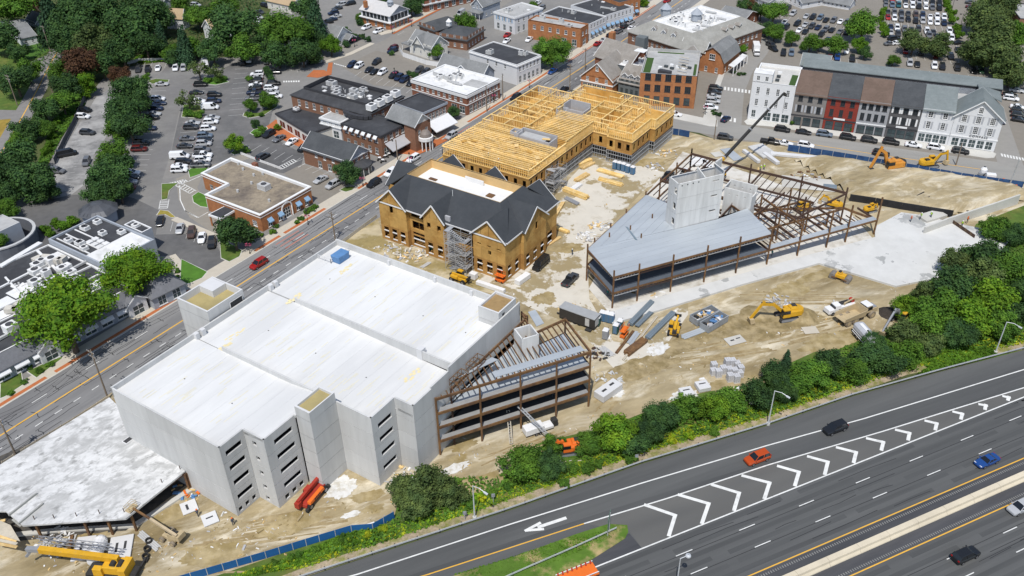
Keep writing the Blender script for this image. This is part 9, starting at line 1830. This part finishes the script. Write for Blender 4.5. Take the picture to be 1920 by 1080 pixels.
# pavement seating
for i,(x,y) in enumerate(((722,296),(730,292),(738,287),(745,283),(752,278),(712,300),(718,304))):
    t=T('cafe_table',f"white pavement table, {ORD[i]} from left under the grey awning",'table',at(x,y,0)+V((0,0,.13)),0,'pavement tables',world=False); part(t,'table_top',WHM,lambda b:b.tube((0,0,.72),(0,0,.76),.5,n=10)); part(t,'leg',IRON,lambda b:b.tube((0,0,0),(0,0,.72),.06,n=6))
    for a in (0,2.1,4.2): part(t,'seat',IRON,lambda b:b.box((math.cos(a)*.85,math.sin(a)*.85,0),(.4,.4,.45),a))
# ---------------------------------------------------------------- workers
def skin_body():
    J=[((0,0,.95),.13),((0,0,1.15),.14),((0,0,1.38),.15),((0,0,1.5),.06),((0,0,1.66),.10)]; E_=[(0,1),(1,2),(2,3),(3,4)]
    for s in (-1,1):
        n=len(J); J+=[((s*.1,0,.88),.10),((s*.13,.04,.48),.075),((s*.14,-.02,.06),.055),((s*.15,.12,.03),.045)]; E_+=[(0,n),(n,n+1),(n+1,n+2),(n+2,n+3)]
        n=len(J); J+=[((s*.22,0,1.42),.07),((s*.28,.05,1.15),.055),((s*.24,.25,1.02),.04),((s*.23,.32,1.0),.035)]; E_+=[(2,n),(n,n+1),(n+1,n+2),(n+2,n+3)]
    me=bpy.data.meshes.new('body'); me.from_pydata([j[0] for j in J],E_,[]); o=bpy.data.objects.new('tmp',me); COL.objects.link(o); md=o.modifiers.new('s','SKIN'); 
    for i,v in enumerate(me.skin_vertices[0].data): v.radius=(J[i][1],J[i][1]); v.use_root=(i==0)
    sm=o.modifiers.new('d','SUBSURF'); sm.levels=1; dg=bpy.context.evaluated_depsgraph_get(); out=bpy.data.meshes.new_from_object(o.evaluated_get(dg)); bpy.data.objects.remove(o); out.name='body'; return out
PB_=skin_body(); vs=MB(); vs.lathe((0,0,0),[(.20,1.0),(.22,1.2),(.21,1.4),(.12,1.5)],10); VS_=vs.mesh('vest'); hh=MB(); hh.lathe((0,0,1.64),[(.17,.02),(.15,.04),(.13,.12),(.02,.18)],10); HH_=hh.mesh('hard_hat')
VEST=mat('vest_lime',(.45,.70,.05),.7,.05,2); CLO=mat('work_clothes',(.07,.08,.10),.9,.15,2); HAT=mat('hat_white',(.78,.78,.76),.5,.03,2)
for x,y,z,h,m,hm,l in ((1726,410,1.0,1,VEST,HAT,'worker in lime vest standing at the left of the stair landing'),(1745,408,1.0,2,VEST,HAT,'worker in lime vest standing at the right of the stair landing'),(1707,416,.5,4,ORM,ORM,'worker in orange vest at the terrace edge'),(1426,320,.12,1,VEST,HAT,'worker in lime vest by the white footing wall'),(1432,318,.12,3,VEST,HAT,'second worker in lime vest nearest the grey ramp slab'),(1037,742,3.5,1,VEST,HAT,'worker in lime vest on the first deck of the small steel frame'),(1073,478,.02,2,CLO,HAT,'worker in dark clothes alone on the courtyard slab'),(1397,388,8.5,1,ORM,HAT,'worker in orange vest beside the lower concrete core'),(1813,417,.5,5,ORM,ORM,'worker in orange vest by the timber lagging wall'),(1803,425,.5,2,VEST,HAT,'worker in lime vest at the timber lagging wall'),(372,968,.02,2,CLO,ORM,'worker in dark clothes between the white panels'),(438,984,.02,4,CLO,ORM,'worker in dark clothes at the foot of the garage corner'),(1139,555,.12,3,mat('vest_teal',(.02,.22,.18),.7,.05,2),HAT,'worker in teal under the left end of the steel frame'),(1447,480,.12,1,mat('vest_teal',(0,0,0)),HAT,'worker in teal beside a column of the steel frame'),(916,297,9.1,1,CLO,HAT,'worker on the joists of the timber frame'),(935,308,9.1,2,ORM,HAT,'worker in orange on the joists of the timber frame')):
    t=T('person',l,'person',at(x,y,z),h,world=False); inst(PB_,'body',CLO,t,O0); inst(VS_,'vest',m,t,O0); inst(HH_,'hard_hat',hm,t,O0)
